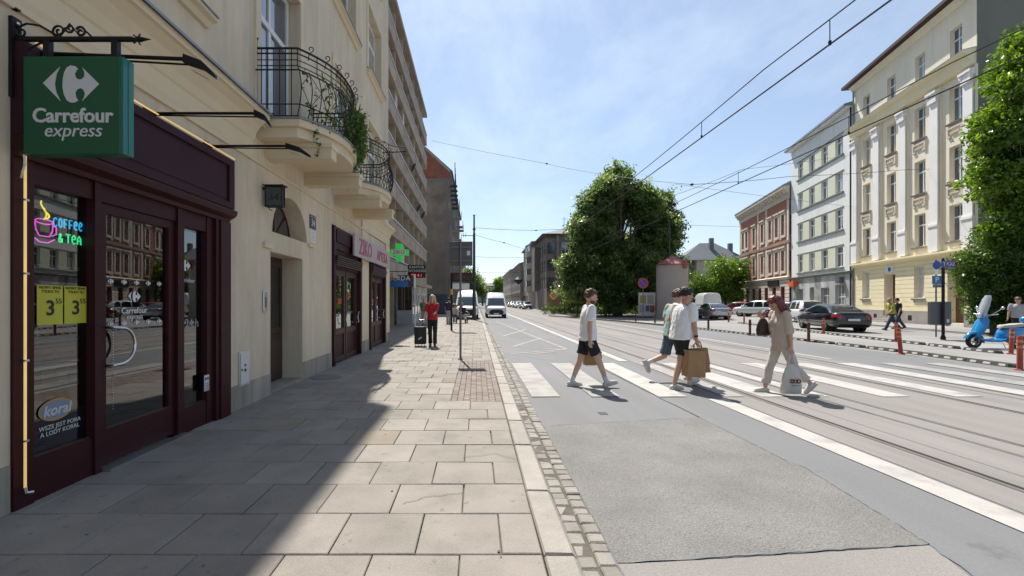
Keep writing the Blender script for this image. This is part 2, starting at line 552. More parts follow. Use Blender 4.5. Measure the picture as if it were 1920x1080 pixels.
# ------------------------------------------------------------------ footway
FX0, FX1 = -3.42, .405
foot = MB().box(-11, .41, -8, 420, -.13, -.028).build('footway', MT['joint'], kind='structure')
S = .535


def slab_mesh(wx, wy, name, m, ch=.006, t=.05):
    b = MB(); x, y = wx / 2, wy / 2
    lo = [(-x, -y, -t), (x, -y, -t), (x, y, -t), (-x, y, -t)]
    mid = [(p[0], p[1], -ch * .9) for p in lo]
    top = [(math.copysign(abs(p[0]) - ch, p[0]), math.copysign(abs(p[1]) - ch, p[1]), 0) for p in lo]
    b.loft([lo, mid, top])
    return b.mesh(name, MT[m])


slab_cache = {}
n_slab = 0
far = MB()
for k in range(-4, 110):
    ya = 2.79 + S * k
    shift = .16 if k % 2 == 1 - 1 and True else -.105
    shift += rnd.uniform(-.02, .02)
    right = FX1
    if 8 <= k < 17: right = -.40
    # joints
    js = []
    x = shift
    while x > FX0 + .12:
        js.append(x); x -= S
    left_end = FX0 - .25 if (ya < 17.3) else -5.6
    while x > left_end + .2:
        js.append(x); x -= S
    xs = sorted([left_end] + [j for j in js if j < right - .1] + [right])
    for i in range(len(xs) - 1):
        a, b = xs[i], xs[i + 1]
        if ya < 17.3 and b < FX0 + .02: continue
        wgap = .0075
        dz = rnd.uniform(-.004, .003); tx, ty = rnd.gauss(0, .0035), rnd.gauss(0, .0035)
        if n_slab < 296 and b > -3.9:
            key = (round(b - a, 2),)
            m = 'slab_warm' if rnd.random() < .09 else 'slab'
            if (key, m) not in slab_cache:
                slab_cache[(key, m)] = slab_mesh(b - a - wgap, S - wgap, 'paving_slab', m)
            o = link('paving_slab', slab_cache[(key, m)], foot)
            o.location = ((a + b) / 2, ya + S / 2, dz)
            o.rotation_euler = (tx, ty, rnd.gauss(0, .003))
            n_slab += 1
        else:
            far.box(a + .005, b - .005, ya + .005, ya + S - .005, -.05, dz)
far.build('paving_slab', MT['slab'], foot, kind='stuff')
# cracks in old slabs and dark spots of trodden gum
mb = MB()
for pts in ([(755, 945), (800, 932), (868, 924)], [(868, 858), (930, 850), (968, 862)],
            [(742, 742), (770, 740), (800, 738)]):
    gp = [G(*p) for p in pts]
    for i in range(len(gp) - 1):
        ribbon(mb, jag(gp[i], gp[i + 1], 5, .012), .003 + .003 * rnd.random(), .0055)
mb.build('crack', MT['joint'], foot)
mb = MB()
for i in range(26):
    x, y = rnd.uniform(-3.2, .3), rnd.uniform(2.6, 7)
    r_ = rnd.uniform(.005, .013)
    mb.poly([(x + r_ * math.cos(a) * rnd.uniform(.7, 1.3), y + r_ * math.sin(a), .0062 + i * .00002) for a in [q * math.pi / 4 for q in range(8)]])
mb.build('gum_spot', MT['joint'], foot)
# worn manhole by the house door
mx_, my_ = G(612, 708)
MB().lathe([(.30, -.02), (.30, .006), (.27, .008), (.0, .008)], (mx_, my_, 0), 24, cap=False).build('manhole_cover', MT['asphalt_tar'], foot)

# ribbed brick pavers at the crossing
pv = {}
n = 0
for i in range(8):
    x = -.40 + .1005 * i
    y = 7.07 - (.0 if i % 2 else .1)
    while y < 11.86:
        ya, yb = max(y, 7.07), min(y + .2, 11.88)
        L_ = yb - ya
        if L_ > .03:
            key = round(L_, 2)
            if key not in pv: pv[key] = slab_mesh(.095, L_ - .006, 'paver_brick', 'paver', .006)
            if n < 298:
                o = link('paver_brick', pv[key], foot); o.location = (x + .05, (ya + yb) / 2, rnd.uniform(-.003, .002)); n += 1
                o.rotation_euler = (rnd.gauss(0, .004), rnd.gauss(0, .008), 0)
        y += .2

# kerbstones and gutter setts
y = 1.0
kb = {}
while y < 70:
    L_ = rnd.choice([.72, .78, .95, 1.2, 1.0]) if y < 12 else 1.0
    if L_ not in kb:
        b = MB(); q = L_ / 2 - .006
        b.loft([[(-.1, -q, -.2), (.1, -q, -.2), (.1, q, -.2), (-.1, q, -.2)], [(-.1, -q, -.015), (.1, -q, -.03), (.1, q, -.03), (-.1, q, -.015)],
                [(-.09, -q + .012, 0), (.075, -q + .012, -.004), (.075, q - .012, -.004), (-.09, q - .012, 0)]])
        kb[L_] = b.mesh('kerbstone', MT['kerb'])
    o = link('kerbstone', kb[L_], foot)
    o.location = (.512 + rnd.uniform(-.005, .005), y + L_ / 2, .004 + rnd.uniform(-.004, .004)); o.rotation_euler = (rnd.gauss(0, .004), rnd.gauss(0, .012), rnd.gauss(0, .005))
    y += L_
MB().box(.41, .615, 70, 420, -.13, .003).build('kerbstone', MT['kerb'], foot, kind='stuff')
MB().box(.58, .872, -8, 420, -.13, RZ - .006).build('gutter', MT['joint'], kind='structure')
gut = bpy.data.objects['gutter']
st = [slab_mesh(.112, q, 'sett', 'sett', .011, .06) for q in (.105, .118, .13, .145)]
far = MB(); n = 0
ys = [1.6, 1.63]
while min(ys) < 60:
    c = 0 if ys[0] <= ys[1] else 1
    i = rnd.randrange(4); q = (.105, .118, .13, .145)[i]
    if n < 299:
        o = link('sett', st[i], gut); n += 1
        o.location = (.683 + c * .125 + rnd.uniform(-.006, .006), ys[c] + q / 2, RZ + .008 + rnd.uniform(-.006, .006) - .01 * (1 - c))
        o.rotation_euler = (rnd.gauss(0, .03), rnd.gauss(0, .03), rnd.gauss(0, .03))
    else:
        far.box(.63 + c * .125, .738 + c * .125, ys[c], ys[c] + q, RZ - .05, RZ + .008 + rnd.uniform(-.005, .005))
    ys[c] += q + .009
far.build('sett', MT['sett'], gut, kind='stuff')

# pavement before the houses on the far side
FD = Vector((-.255, -.967)); FN = Vector((.967, -.255))
def fpt(u, d):
    """point along the far house row: u metres towards the camera from (39.3,67.8), d metres out in front"""
    return (39.3 + FD.x * u - FN.x * d, 67.8 + FD.y * u - FN.y * d)
a, b, c, d = fpt(-2, 0), fpt(48, 0), fpt(48, 3.2), fpt(-2, 3.2)
mb = MB(); mb.prism([(p[0], p[1], -.13) for p in (a, b, c, d)], (0, 0, .17))
mb.build('pavement', MT['lot'], kind='structure')
# ================================================================== BUILDINGS: shared builders
def facade(mb, W0, W1, H, ops, depth=.22, z0=0.0):
    """wall face in the plane y=0 (outside is -y) with holes; reveals go to y=depth"""
    us = sorted({W0, W1, *[u for o in ops for u in o[:2]]})
    zs = sorted({z0, H, *[z for o in ops for z in o[2:4]]})
    for i in range(len(us) - 1):
        for j in range(len(zs) - 1):
            uc, zc = (us[i] + us[i + 1]) / 2, (zs[j] + zs[j + 1]) / 2
            if any(o[0] < uc < o[1] and o[2] < zc < o[3] for o in ops): continue
            mb.poly([(us[i], 0, zs[j]), (us[i + 1], 0, zs[j]), (us[i + 1], 0, zs[j + 1]), (us[i], 0, zs[j + 1])])
    for o in ops:
        a, b, c, d = o[:4]; e = o[4] if len(o) > 4 else depth
        mb.poly([(a, 0, c), (a, e, c), (a, e, d), (a, 0, d)][::-1]); mb.poly([(b, 0, c), (b, e, c), (b, e, d), (b, 0, d)])
        mb.poly([(a, 0, d), (a, e, d), (b, e, d), (b, 0, d)][::-1]); mb.poly([(a, 0, c), (a, e, c), (b, e, c), (b, 0, c)])
    return mb


def shell(mb, W0, W1, D, H, z0=0.0, e=.0):
    """side, back and top walls behind a facade"""
    mb.poly([(W0, 0, z0), (W0, 0, H), (W0, D, H), (W0, D, z0)]); mb.poly([(W1, 0, z0), (W1, D, z0), (W1, D, H), (W1, 0, H)])
    mb.poly([(W0, D, z0), (W0, D, H), (W1, D, H), (W1, D, z0)])
    mb.poly([(W0, 0, H), (W1, 0, H), (W1, D, H), (W0, D, H)])
    return mb


def window(parent, a, b, c, d, y=.2, cols=2, trans=.68, fm='frame_white', pm='pane', t=.07, curtain=False, name='window', split=True, behind=True):
    """frame of posts and rails at depth y with separate panes"""
    if pm == 'pane': pm = rnd.choice(('pane', 'pane', 'pane_b', 'pane_b', 'pane_c'))
    f = MB()
    f.box(a, a + t, y, y + .06, c, d); f.box(b - t, b, y, y + .06, c, d)
    f.box(a + t, b - t, y, y + .06, c, c + t); f.box(a + t, b - t, y, y + .06, d - t, d)
    zt = c + (d - c) * trans if trans else d - t
    if trans: f.box(a + t, b - t, y - .01, y + .06, zt - t * .6, zt + t * .6)
    st = (b - a - 2 * t) / cols
    for i in range(1, cols):
        x = a + t + st * i
        f.box(x - t * .55, x + t * .55, y + .004, y + .055, c + t, (zt - t * .6) if trans else d - t)
        if trans: f.box(x - t * .45, x + t * .45, y + .004, y + .055, zt + t * .6, d - t)
    fo = f.build(name, MT[fm], parent)
    if split:
        for i in range(cols):
            x0, x1 = a + t + st * i, a + t + st * (i + 1)
            MB().poly([(x0, y + .03, c + t), (x1, y + .03, c + t), (x1, y + .03, zt), (x0, y + .03, zt)]).build('pane', MT[pm], fo)
            if trans: MB().poly([(x0, y + .028, zt), (x1, y + .028, zt), (x1, y + .028, d - t), (x0, y + .028, d - t)]).build('pane', MT[pm], fo)
    else:
        MB().poly([(a + t, y + .03, c + t), (b - t, y + .03, c + t), (b - t, y + .03, d - t), (a + t, y + .03, d - t)]).build('pane', MT[pm], fo)
    if curtain:
        q = MB(); n_ = 14
        for s0, s1 in ((a + t, a + t + (b - a) * .28), (b - t - (b - a) * .28, b - t)):
            for i in range(n_):
                xa, xb = s0 + (s1 - s0) * i / n_, s0 + (s1 - s0) * (i + 1) / n_
                ya, yb = y + .12 + .02 * (i % 2), y + .12 + .02 * ((i + 1) % 2)
                q.poly([(xa, ya, c), (xb, yb, c), (xb, yb, d), (xa, ya, d)])
        q.build('curtain', MT['curtain'], fo)
    if behind: MB().poly([(a, y + .45, c), (b, y + .45, c), (b, y + .45, d), (a, y + .45, d)]).build('dark_backing', MT['dark_room'], fo)  # near-black sheet, its colour stands in for the unlit room
    return fo


def profile_run(mb, prof, u0, u1):
    """moulding: profile of (outward, z) swept along u"""
    r0 = [(u0, -p[0], p[1]) for p in prof]; r1 = [(u1, -p[0], p[1]) for p in prof]
    return mb.loft([r0, r1])


# ================================================================== CREAM CORNER HOUSE (left, nearest)
LX = -3.42
cream = thing('town_house', 'cream plastered house with timber shopfronts and bowed iron balconies beside the footway', 'building', (LX, 0, 0), R(90))
WIN2 = [(-2.2, -.3), (.9, 2.7), (4.0, 5.62), (7.18, 8.8), (10.95, 12.85), (14.35, 16.3)]
ops = [(3.34, 6.22, 0, 3.47, .35), (7.56, 8.95, 0, 2.38, .45), (7.62, 9.18, 2.72, 3.46, .35), (10.76, 13.4, 0, 3.38, .3), (14.5, 17.0, 0, 3.0, .3)]
for a, b in WIN2:
    fr = 7 < a < 12.0
    ops.append((a, b, 4.45 if fr else 5.15, 7.3, .28))
    ops.append((a, b, 8.85, 11.0, .28)); ops.append((a, b, 12.5, 14.5, .28))
mb = facade(MB(), -6, 17.7, 16.75, ops)
shell(mb, -6, 17.7, 9, 16.75)
mb.build('wall', MT['cream'], cream)
mb = MB()
profile_run(mb, [(.0, 16.3), (.12, 16.3), (.18, 16.5), (.3, 16.6), (.34, 16.8), (0, 16.85)], -6.1, 17.75)
mb.build('eaves', MT['cream_trim'], cream)
mb = MB(); mb.prism([(-6.2, -.3, 16.86), (17.8, -.3, 16.86), (17.8, 9, 16.86), (-6.2, 9, 16.86)], (0, 0, .1))
mb.build('roof', MT['zinc'], cream)
# cornice above the shop, coved, with zinc flashing; string course runs on under the balconies
cor = [(.0, 3.70), (.035, 3.70), (.035, 3.75), (.05, 3.80), (.05, 3.98), (.07, 4.0), (.10, 4.10), (.17, 4.2), (.26, 4.27), (.30, 4.28), (.30, 4.36), (0, 4.42)]
mb = MB(); profile_run(mb, cor, -6, 6.88); mb.build('cornice', MT['cream_trim'], cream)
mb = MB(); profile_run(mb, [(0, 4.424), (.335, 4.365), (.345, 4.345), (.345, 4.375), (0, 4.44)], -6, 6.88); mb.build('flashing', MT['zinc'], cream)
mb = MB(); profile_run(mb, [(0, 3.70), (.03, 3.70), (.03, 3.74), (0, 3.76)], 6.89, 17.7); mb.build('string_course', MT['cream_trim'], cream)
mb = MB(); profile_run(mb, cor[:10] + [(.22, 4.36), (0, 4.40)], 13.5, 17.72); mb.build('cornice', MT['cream_trim'], cream)
for a, b in ((-6, 3.33), (6.24, 7.55), (8.96, 10.75), (13.41, 14.49), (17.01, 17.7)):
    MB().box(a, b, -.012, .0, 0, .35).build('plinth', MT['plinth'], cream)
# pilaster at the far corner, door surround, sills
MB().box(17.05, 17.7, -.05, -.001, .36, 3.69).build('pilaster', MT['cream_trim'], cream)
MB().box(13.55, 14.35, -.03, -.001, .36, 3.69).build('pilaster', MT['cream_trim'], cream)
MB().box(7.28, 7.54, -.05, -.001, 2.42, 2.50).build('impost', MT['cream_trim'], cream)
MB().box(9.22, 9.5, -.05, -.001, 2.66, 2.72).build('impost', MT['cream_trim'], cream)
for a, b in WIN2:
    fr = 7 < a < 12.0
    for z0, z1 in (((4.45 if fr else 5.15), 7.3), (8.85, 11.0), (12.5, 14.5)):
        wd = window(cream, a + .02, b - .02, z0, z1 - .01, .2, 2, .66, pm='pane', t=.085, curtain=True)
        if z0 > 4.5:
            q = MB(); profile_run(q, [(0, z0 - .16), (.05, z0 - .16), (.09, z0 - .10), (.16, z0 - .08), (.16, z0 - .03), (0, z0 + .002)], a - .13, b + .13)
            q.build('sill', MT['cream_trim'], cream)
            q = MB(); profile_run(q, [(0, z0 + .004), (.175, z0 - .028), (.18, z0 - .04), (.18, z0 - .02), (0, z0 + .02)], a - .14, b + .14)
            q.build('sill_flashing', MT['zinc'], cream)
        q = MB()
        for s0, s1 in ((a - .16, a - .003), (b + .003, b + .16)):
            q.box(s0, s1, -.03, -.001, z0 + .03, z1 + .16)
        q.box(a - .003, b + .003, -.03, -.001, z1 + .003, z1 + .16)
        q.build('surround', MT['cream_trim'], cream)

# round arch over the fanlight
a0, a1, zs, zt = 7.62, 9.18, 2.72, 3.46
q = MB(); n = 14; uc = (a0 + a1) / 2
arc = [(uc + (a1 - a0) / 2 * math.cos(math.pi * i / n), zs + (zt - zs - .02) * math.sin(math.pi * i / n)) for i in range(n + 1)]
for i in range(n):
    (ua, za), (ub, zb) = arc[i], arc[i + 1]
    q.poly([(ub, -.002, zb), (ua, -.002, za), (ua, -.002, zt + .01), (ub, -.002, zt + .01)])
    q.poly([(ua, -.002, za), (ub, -.002, zb), (ub, .33, zb), (ua, .33, za)])
q.build('arch', MT['cream'], cream)
f = MB().box(a0, a1, .33, .37, zs, zt)
fl = f.build('fanlight', MT['wood_dark'], cream)
for i in range(4):
    t0, t1 = math.pi * i / 4 + .07, math.pi * (i + 1) / 4 - .07
    pts = [(uc + .1 * math.cos((t0 + t1) / 2), .325, zs + .07)] + [(uc + .66 * math.cos(t0 + (t1 - t0) * k / 5), .325, zs + .05 + .58 * math.sin(t0 + (t1 - t0) * k / 5)) for k in range(6)]
    MB().poly(pts[::-1]).build('pane', MT['pane'], fl)
# house door in its deep reveal
dr = MB().box(7.56, 8.95, .40, .45, .04, 2.38).build('door', MT['wood_brown'], cream)
for i, (a, b) in enumerate(((7.62, 8.22), (8.30, 8.90))):
    q = MB().box(a, b, .375, .399, .1, .92); q.box(a + .06, b - .06, .36, .374, .17, .85); q.build('panel', MT['wood_brown'], dr)
    q = MB(); q.box(a, a + .08, .375, .399, .96, 2.3); q.box(b - .08, b, .375, .399, .96, 2.3); q.box(a + .08, b - .08, .375, .399, .96, 1.05); q.box(a + .08, b - .08, .375, .399, 2.2, 2.3)
    q.build('stile', MT['wood_brown'], dr)
    MB().poly([(a + .08, .395, 1.05), (b - .08, .395, 1.05), (b - .08, .395, 2.2), (a + .08, .395, 2.2)]).build('pane', mat('pane_dull', (.03, .028, .024), .35, var=.3, spec=.3), dr)
q = MB(); q.tube([(8.22, .37, 1.1), (8.22, .32, 1.1), (8.14, .32, 1.1)], .012, 6); q.build('handle', MT['steel'], dr)
MB().box(7.57, 8.94, .02, .39, .0, .05).build('threshold', MT['sett'], cream)
# meter box, intercom
q = MB().box(6.53, 6.83, -.02, .0, .31, .82)
bx = q.build('meter_box', MT['alu'], cream)
MB().box(6.56, 6.80, -.028, -.021, .34, .79).build('meter_door', MT['white_print'], bx)
q = MB(); q.box(6.575, 6.60, -.036, -.029, .54, .57); q.box(6.66, 6.71, -.032, -.029, .52, .56); q.box(6.66, 6.70, -.032, -.029, .60, .63); q.build('lock', MT['black_print'], bx)
q = MB(); q.box(7.27, 7.40, -.03, 0, 1.38, 1.72); ic = bevelled(q, 'intercom', MT['alu'], .02, 2, cream)
MB().box(7.31, 7.36, -.034, -.031, 1.45, 1.62).build('keypad', MT['grey_metal'], ic)

# ------------------------------------------------------------------ bowed balconies
def balcony(u0, u1, tall=1.05):
    uc, hw = (u0 + u1) / 2, (u1 - u0) / 2
    def bow(s, off=0.0):                       # s in -1..1 -> outline point (u, outward)
        return (uc + (hw + off) * s, .70 + off + .46 * (1 - abs(s) ** 2.4))
    N = 20
    line = [bow(-1 + 2 * i / N) for i in range(N + 1)]
    def plate(z0, z1, off):
        pts = [(uc - hw - off, 0, z0)] + [(bow(-1 + 2 * i / N, off)[0], -bow(-1 + 2 * i / N, off)[1], z0) for i in range(N + 1)] + [(uc + hw + off, 0, z0)]
        return pts, (0, 0, z1 - z0)
    q = MB()
    q.prism(*plate(4.10, 4.25, -.06)); q.prism(*plate(4.2505, 4.36, 0.0))
    bal = q.build('balcony', MT['cream_trim'], cream)
    q = MB(); q.prism(*plate(4.361, 4.385, .025)); q.build('floor_edge', MT['zinc'], bal)
    for s in (-.62, .72):
        q = MB(); x = uc + hw * s
        q.box(x - .13, x + .13, -1.08, -.0, 3.86, 4.03); q.box(x - .17, x + .17, -1.10, -.0, 4.031, 4.099)
        q.build('beam', MT['cream_trim'], bal)
    # railing with a bellied outline
    rl = MB()
    zb, zt_ = 4.42, 4.42 + tall
    def rp(s, z):
        belly = .10 * math.sin(min(1, (z - zb) / (tall * .75)) * math.pi)
        if abs(s) <= 1:
            u, d = bow(s, -.05 + belly); return (u, -d, z)
    for z, r_ in ((zb, .014), (zb + .16, .010), (zb + .70, .012), (zb + .78, .008), (zb + .87, .008), (zt_ - .08, .012), (zt_, .018)):
        pts = [rp(-1 + 2 * i / 26, z) for i in range(27)]
        pts = [(pts[0][0], -.02, z)] + pts + [(pts[-1][0], -.02, z)]
        rl.tube(pts, r_, 5)
    nb = 18
    for i in range(nb + 1):
        s = -1 + 2 * i / nb
        rl.tube([rp(s, zb + tall * k / 8 * (.70 if i % 2 else 1.0)) for k in range(9)], .0085, 4)
    for i in range(0, nb, 2):                  # lozenges
        s0, s1 = -1 + 2 * i / nb, -1 + 2 * (i + 2) / nb
        sm = (s0 + s1) / 2
        rl.tube([rp(s0, zb + .43), rp(sm, zb + .68), rp(s1, zb + .43), rp(sm, zb + .17), rp(s0, zb + .43)], .007, 4)
        # scroll on the rail
        c = rp(sm, zt_)
        out = Vector((0, -1, 0))
        pts = []
        for k in range(15):
            a = -math.pi / 2 + k * .42; rr = .055 * (1 - k / 19)
            pts.append((c[0], c[1] - .04 - rr * math.cos(a), c[2] + .06 + rr * math.sin(a)))
        rl.tube([(c[0], c[1], c[2] - .12), (c[0], c[1] - .02, c[2] - .02)] + pts, .008, 4)
    for su in (-1, 1):
        x = uc + su * (hw - .05)
        for k in range(1, 7):
            rl.tube([(x, -.65 * k / 7, zb), (x, -.65 * k / 7, zt_)], .008, 4)
        rl.tube([(x, -.02, zb), (x, -.02, zt_ + .12), (x, -.04, zt_ + .16)], .014, 5)
    rl.build('railing', MT['iron'], bal, smooth=60)
    return bal


balcony(7.0, 9.55)
balcony(10.7, 13.1)

# ------------------------------------------------------------------ corner shop front (timber)
sf = MB()
for a, b, y0, y1 in ((3.342, 3.50, -.02, .12), (4.06, 4.13, -.02, .12), (5.19, 5.30, -.02, .12), (5.765, 5.90, -.01, .12), (5.98, 6.218, -.07, .12)):
    sf.box(a, b, y0, y1, .0, 2.62)
sf.box(5.90, 5.98, -.05, .12, .0, 2.62)
sf.box(3.50, 4.06, .0, .12, .0, .33); sf.box(5.30, 5.765, .0, .12, 0, .29)
sf.box(3.50, 4.06, .0, .12, 2.46, 2.62); sf.box(4.13, 5.19, .0, .12, 2.46, 2.62); sf.box(5.30, 5.765, .0, .12, 2.43, 2.62)
front = sf.build('shopfront', MT['wood_dark'], cream)
q = MB()
q.box(3.342, 6.218, -.09, .1, 2.78, 3.465)
q.box(3.342, 3.48, -.12, -.091, 2.80, 3.46); q.box(6.09, 6.218, -.12, -.091, 2.80, 3.46); q.box(3.48, 6.09, -.12, -.091, 3.37, 3.46); q.box(3.48, 6.09, -.12, -.091, 2.80, 2.88)
q.box(3.52, 6.05, -.098, -.091, 2.92, 3.33)
q.build('fascia', MT['wood_fascia'], front)
q = MB(); profile_run(q, [(-.1, 2.621), (.05, 2.621), (.07, 2.66), (.14, 2.70), (.16, 2.74), (.16, 2.775), (-.1, 2.779)], 3.342, 6.218)
q.build('moulding', MT['wood_dark'], front)
for (a, b, c, d) in ((3.50, 4.06, .33, 2.46), (5.30, 5.765, .29, 2.43)):
    MB().poly([(a, .06, c), (b, .06, c), (b, .06, d), (a, .06, d)]).build('pane', MT['shop_glass'], front)
q = MB()
q.box(4.135, 4.23, .02, .09, .05, 2.455); q.box(5.09, 5.185, .02, .09, .05, 2.455); q.box(4.23, 5.09, .02, .09, .05, .36); q.box(4.23, 5.09, .02, .09, 2.37, 2.455)
q.build('door', MT['wood_dark'], front)
MB().poly([(4.23, .055, .36), (5.09, .055, .36), (5.09, .055, 2.37), (4.23, .055, 2.37)]).build('pane', MT['shop_glass'], front)
MB().box(4.14, 5.3, -.10, .0, .0, .025).build('threshold', MT['alu'], front)
q = MB(); q.tube([(4.20, .0, 1.31), (4.20, -.07, 1.31), (4.30, -.07, 1.30)] + [(4.30 + .17 * math.sin(t), -.07, 1.13 + .17 * math.cos(t)) for t in [math.pi * k / 12 for k in range(13)]] + [(4.20, -.07, .955), (4.20, .0, .955)], .015, 8)
q.build('handle', MT['steel'], front, smooth=60)
q = MB()
for (a, b, z) in ((3.50, 4.06, .33), (4.23, 5.09, .36), (5.30, 5.765, .29)):
    q.box(a, b, .02, .055, z, z + .014)
q.build('glazing_bead', MT['wood_brown'], front)
# dim room behind the glass
q = MB()
q.poly([(3.4, 3.2, 0), (6.25, 3.2, 0), (6.25, 3.2, 3), (3.4, 3.2, 3)]); q.poly([(3.4, .13, .01), (6.25, .13, .01), (6.25, 3.2, .01), (3.4, 3.2, .01)])
q.poly([(3.4, .13, 2.7), (6.25, .13, 2.7), (6.25, 3.2, 2.7), (3.4, 3.2, 2.7)][::-1]); q.poly([(3.42, .13, 0), (3.42, 3.2, 0), (3.42, 3.2, 2.7), (3.42, .13, 2.7)]); q.poly([(6.24, .13, 0), (6.24, 3.2, 0), (6.24, 3.2, 2.7), (6.24, .13, 2.7)])
q.build('shop_room', MT['room'], front)
goods = [mat('goods%d' % i, c, .5, var=.2) for i, c in enumerate(((.5, .10, .06), (.55, .45, .12), (.12, .3, .12), (.5, .5, .48), (.12, .16, .4), (.45, .22, .08)))]
for gi, m in enumerate(goods):
    q = MB()
    for sz in (1.55, 1.78, 2.02, .5, .8, 1.1):
        for k in range(14):
            if rnd.randrange(6) == gi:
                x = 3.5 + k * .19; q.box(x, x + rnd.uniform(.07, .15), 1.9, 2.1, sz, sz + rnd.uniform(.08, .17))
    if q.v: q.build('goods', m, front)
q = MB()
for sz in (.48, .78, 1.08, 1.53, 1.76, 2.0): q.box(3.45, 6.2, 1.85, 2.2, sz - .03, sz - .002)
q.build('shelf', MT['frame_white'], front)

# sticker film on the glass
def logo_polys(cx, cz, s):
    """two white shapes inside a lozenge, in (x, z), s = overall width"""
    def tr(pts): return [((x - 264) / 212 * s + cx, (318 - y) / 212 * s + cz) for x, y in pts]
    left = [(158, 315), (222, 253), (209, 280), (202, 318), (208, 350), (224, 383)]
    right = [(262, 248), (248, 256), (238, 275), (233, 300), (232, 330), (237, 358), (248, 380), (262, 389), (279, 388), (291, 380), (283, 368), (280, 352), (287, 339), (299, 334), (311, 340), (317, 355), (313, 370),
             (306, 383), (370, 318), (306, 255), (315, 273), (315, 289), (305, 300), (293, 302), (282, 294), (278, 279), (284, 268), (291, 261), (280, 251)]
    return tr(left), tr(right)


def logo(mb, cx, cz, s, y=0.0, ext=.003):
    for pl in logo_polys(cx, cz, s):
        mb.prism([(x, y, z) for x, z in pl], (0, -ext, 0))


CT = lambda u, y, z: basis((u, y, z), (1, 0, 0), (0, 0, 1))
for z, s in ((1.74, .075), (1.335, .075)):
    for k in range(5):
        q = MB(); logo(q, 4.32 + .165 * k, z, s, .05, .001); q.build('sticker', MT['white_print'], front)
q = MB(); logo(q, 4.62, 1.60, .17, .05, .001); q.build('sticker', MT['white_print'], front)
q = MB()
for k in range(44): q.box(4.345, 4.352, .049, .05, .52 + k * .026, .527 + k * .026)
q.build('sticker_dots', MT['white_print'], front, kind='stuff')
text('Carrefour', .085, CT(4.62, .048, 1.455), MT['white_print'], front, 'sticker', .001, bold=.0012)
text('express', .07, CT(4.62, .048, 1.395), MT['white_print'], front, 'sticker', .001, shear=.25)
q = MB(); logo(q, 5.43, 1.98, .20, .055, .001); q.build('sticker', MT['white_print'], front)
text('Carrefour', .07, CT(5.47, .053, 1.80), MT['white_print'], front, 'sticker', .001)
text('24 h', .15, CT(5.56, .053, 1.28), mat('faint_print', (.30, .31, .32), .6, var=0), front, 'sticker', .001)
mat('poster_yellow', (.48, .46, .04), .6, var=.05)
for u0, u1 in ((3.595, 3.82), (3.835, 4.05)):
    MB().box(u0, u1, .050, .053, 1.36, 1.68).build('poster', MT['poster_yellow'], front)
    text('3', .17, CT((u0 + u1) / 2, .047, 1.49), MT['black_print'], front, 'poster_print', .001, bold=.003)
    text('55', .06, CT(u1 - .04, .047, 1.55), MT['black_print'], front, 'poster_print', .001)
    text('NOWY SMAK\nTYLKO TU', .032, CT((u0 + u1) / 2, .047, 1.645), MT['black_print'], front, 'poster_print', .001)
mat('poster_blue', (.012, .014, .075), .5, var=.1)
MB().box(3.505, 4.055, .075, .078, .335, .62).build('poster', MT['poster_blue'], front)
MB().poly([(3.76 + .155 * math.cos(t), .05, .66 + .09 * math.sin(t)) for t in [-2 * math.pi * k / 28 for k in range(28)]][::-1]).build('poster', mat('oval_orange', (.42, .26, .10), .5, var=.05), front)
MB().poly([(3.76 + .135 * math.cos(t), .048, .66 + .072 * math.sin(t)) for t in [-2 * math.pi * k / 28 for k in range(28)]][::-1]).build('poster', mat('oval_grey', (.20, .25, .32), .5, var=.05), front)
text('koral', .12, CT(3.765, .046, .655), mat('print_blue', (.5, .52, .56), .5, var=0), front, 'poster_print', .001, shear=.2, bold=.003)
text('WSZE JEST PORA\nA LODY KORAL', .05, CT(3.80, .05, .50), MT['white_print'], front, 'poster_print', .001)
MB().box(5.70, 5.80, -.016, -.011, .42, .62).build('notice', MT['white_print'], front)
q = MB()
for x in (5.727, 5.772): q.lathe([(.018, 0), (.018, .001)], (x, -.018, .575), 10, 'Y')
for k in range(5): q.box(5.712, 5.79, -.0185, -.017, .43 + .02 * k, .436 + .02 * k)
q.build('notice_print', MT['poster_blue'], front)

# neon cup with steam and words
NS = .03
def neon(strokes, r_, m, nm, par):
    q = MB()
    for s_ in strokes: q.tube([(u + NS, -.0, z) for u, z in s_], r_, 5)
    q.M = None
    return q.build(nm, m, par, smooth=60)


def nm_(name, c, e): return mat(name, c, .4, var=0, emit=e)
nm_('neon_yellow', (1, .80, .03), 1.1); nm_('neon_pink', (.95, .13, .75), .9); nm_('neon_blue', (.03, .55, .95), .9); nm_('neon_green', (.05, .95, .35), .9)
LET = {'C': [[(.9, .8), (.6, 1), (.25, .9), (.1, .5), (.25, .1), (.6, 0), (.9, .2)]], 'O': [[(.5, 1), (.15, .8), (.1, .5), (.15, .2), (.5, 0), (.85, .2), (.9, .5), (.85, .8), (.5, 1)]],
       'F': [[(.85, 1), (.15, 1), (.15, 0)], [(.15, .5), (.7, .5)]], 'E': [[(.1, .5), (.85, .55), (.8, .85), (.5, 1), (.2, .85), (.1, .5), (.2, .15), (.5, 0), (.85, .12)]],
       'T': [[(0, 1), (1, 1)], [(.5, 1), (.5, 0)]], 'A': [[(.1, 0), (.15, .7), (.5, 1), (.85, .7), (.9, 0)], [(.12, .42), (.88, .42)]],
       '&': [[(.95, 0), (.3, .7), (.35, .95), (.6, .95), (.65, .7), (.2, .4), (.15, .1), (.4, 0), (.75, .15), (.95, .45)]]}
ns = thing('neon_sign', 'neon sign of a pink cup with yellow steam behind the shop glass', 'neon sign', (LX - .10, 0, 0), R(90))
def word(s_, u, z, wd, ht, gap):
    out = []
    for ch in s_:
        if ch != ' ': out += [[(u + x * wd, z + y * ht) for x, y in st_] for st_ in LET[ch]]
        u += wd + gap if ch != ' ' else wd * .5
    return out
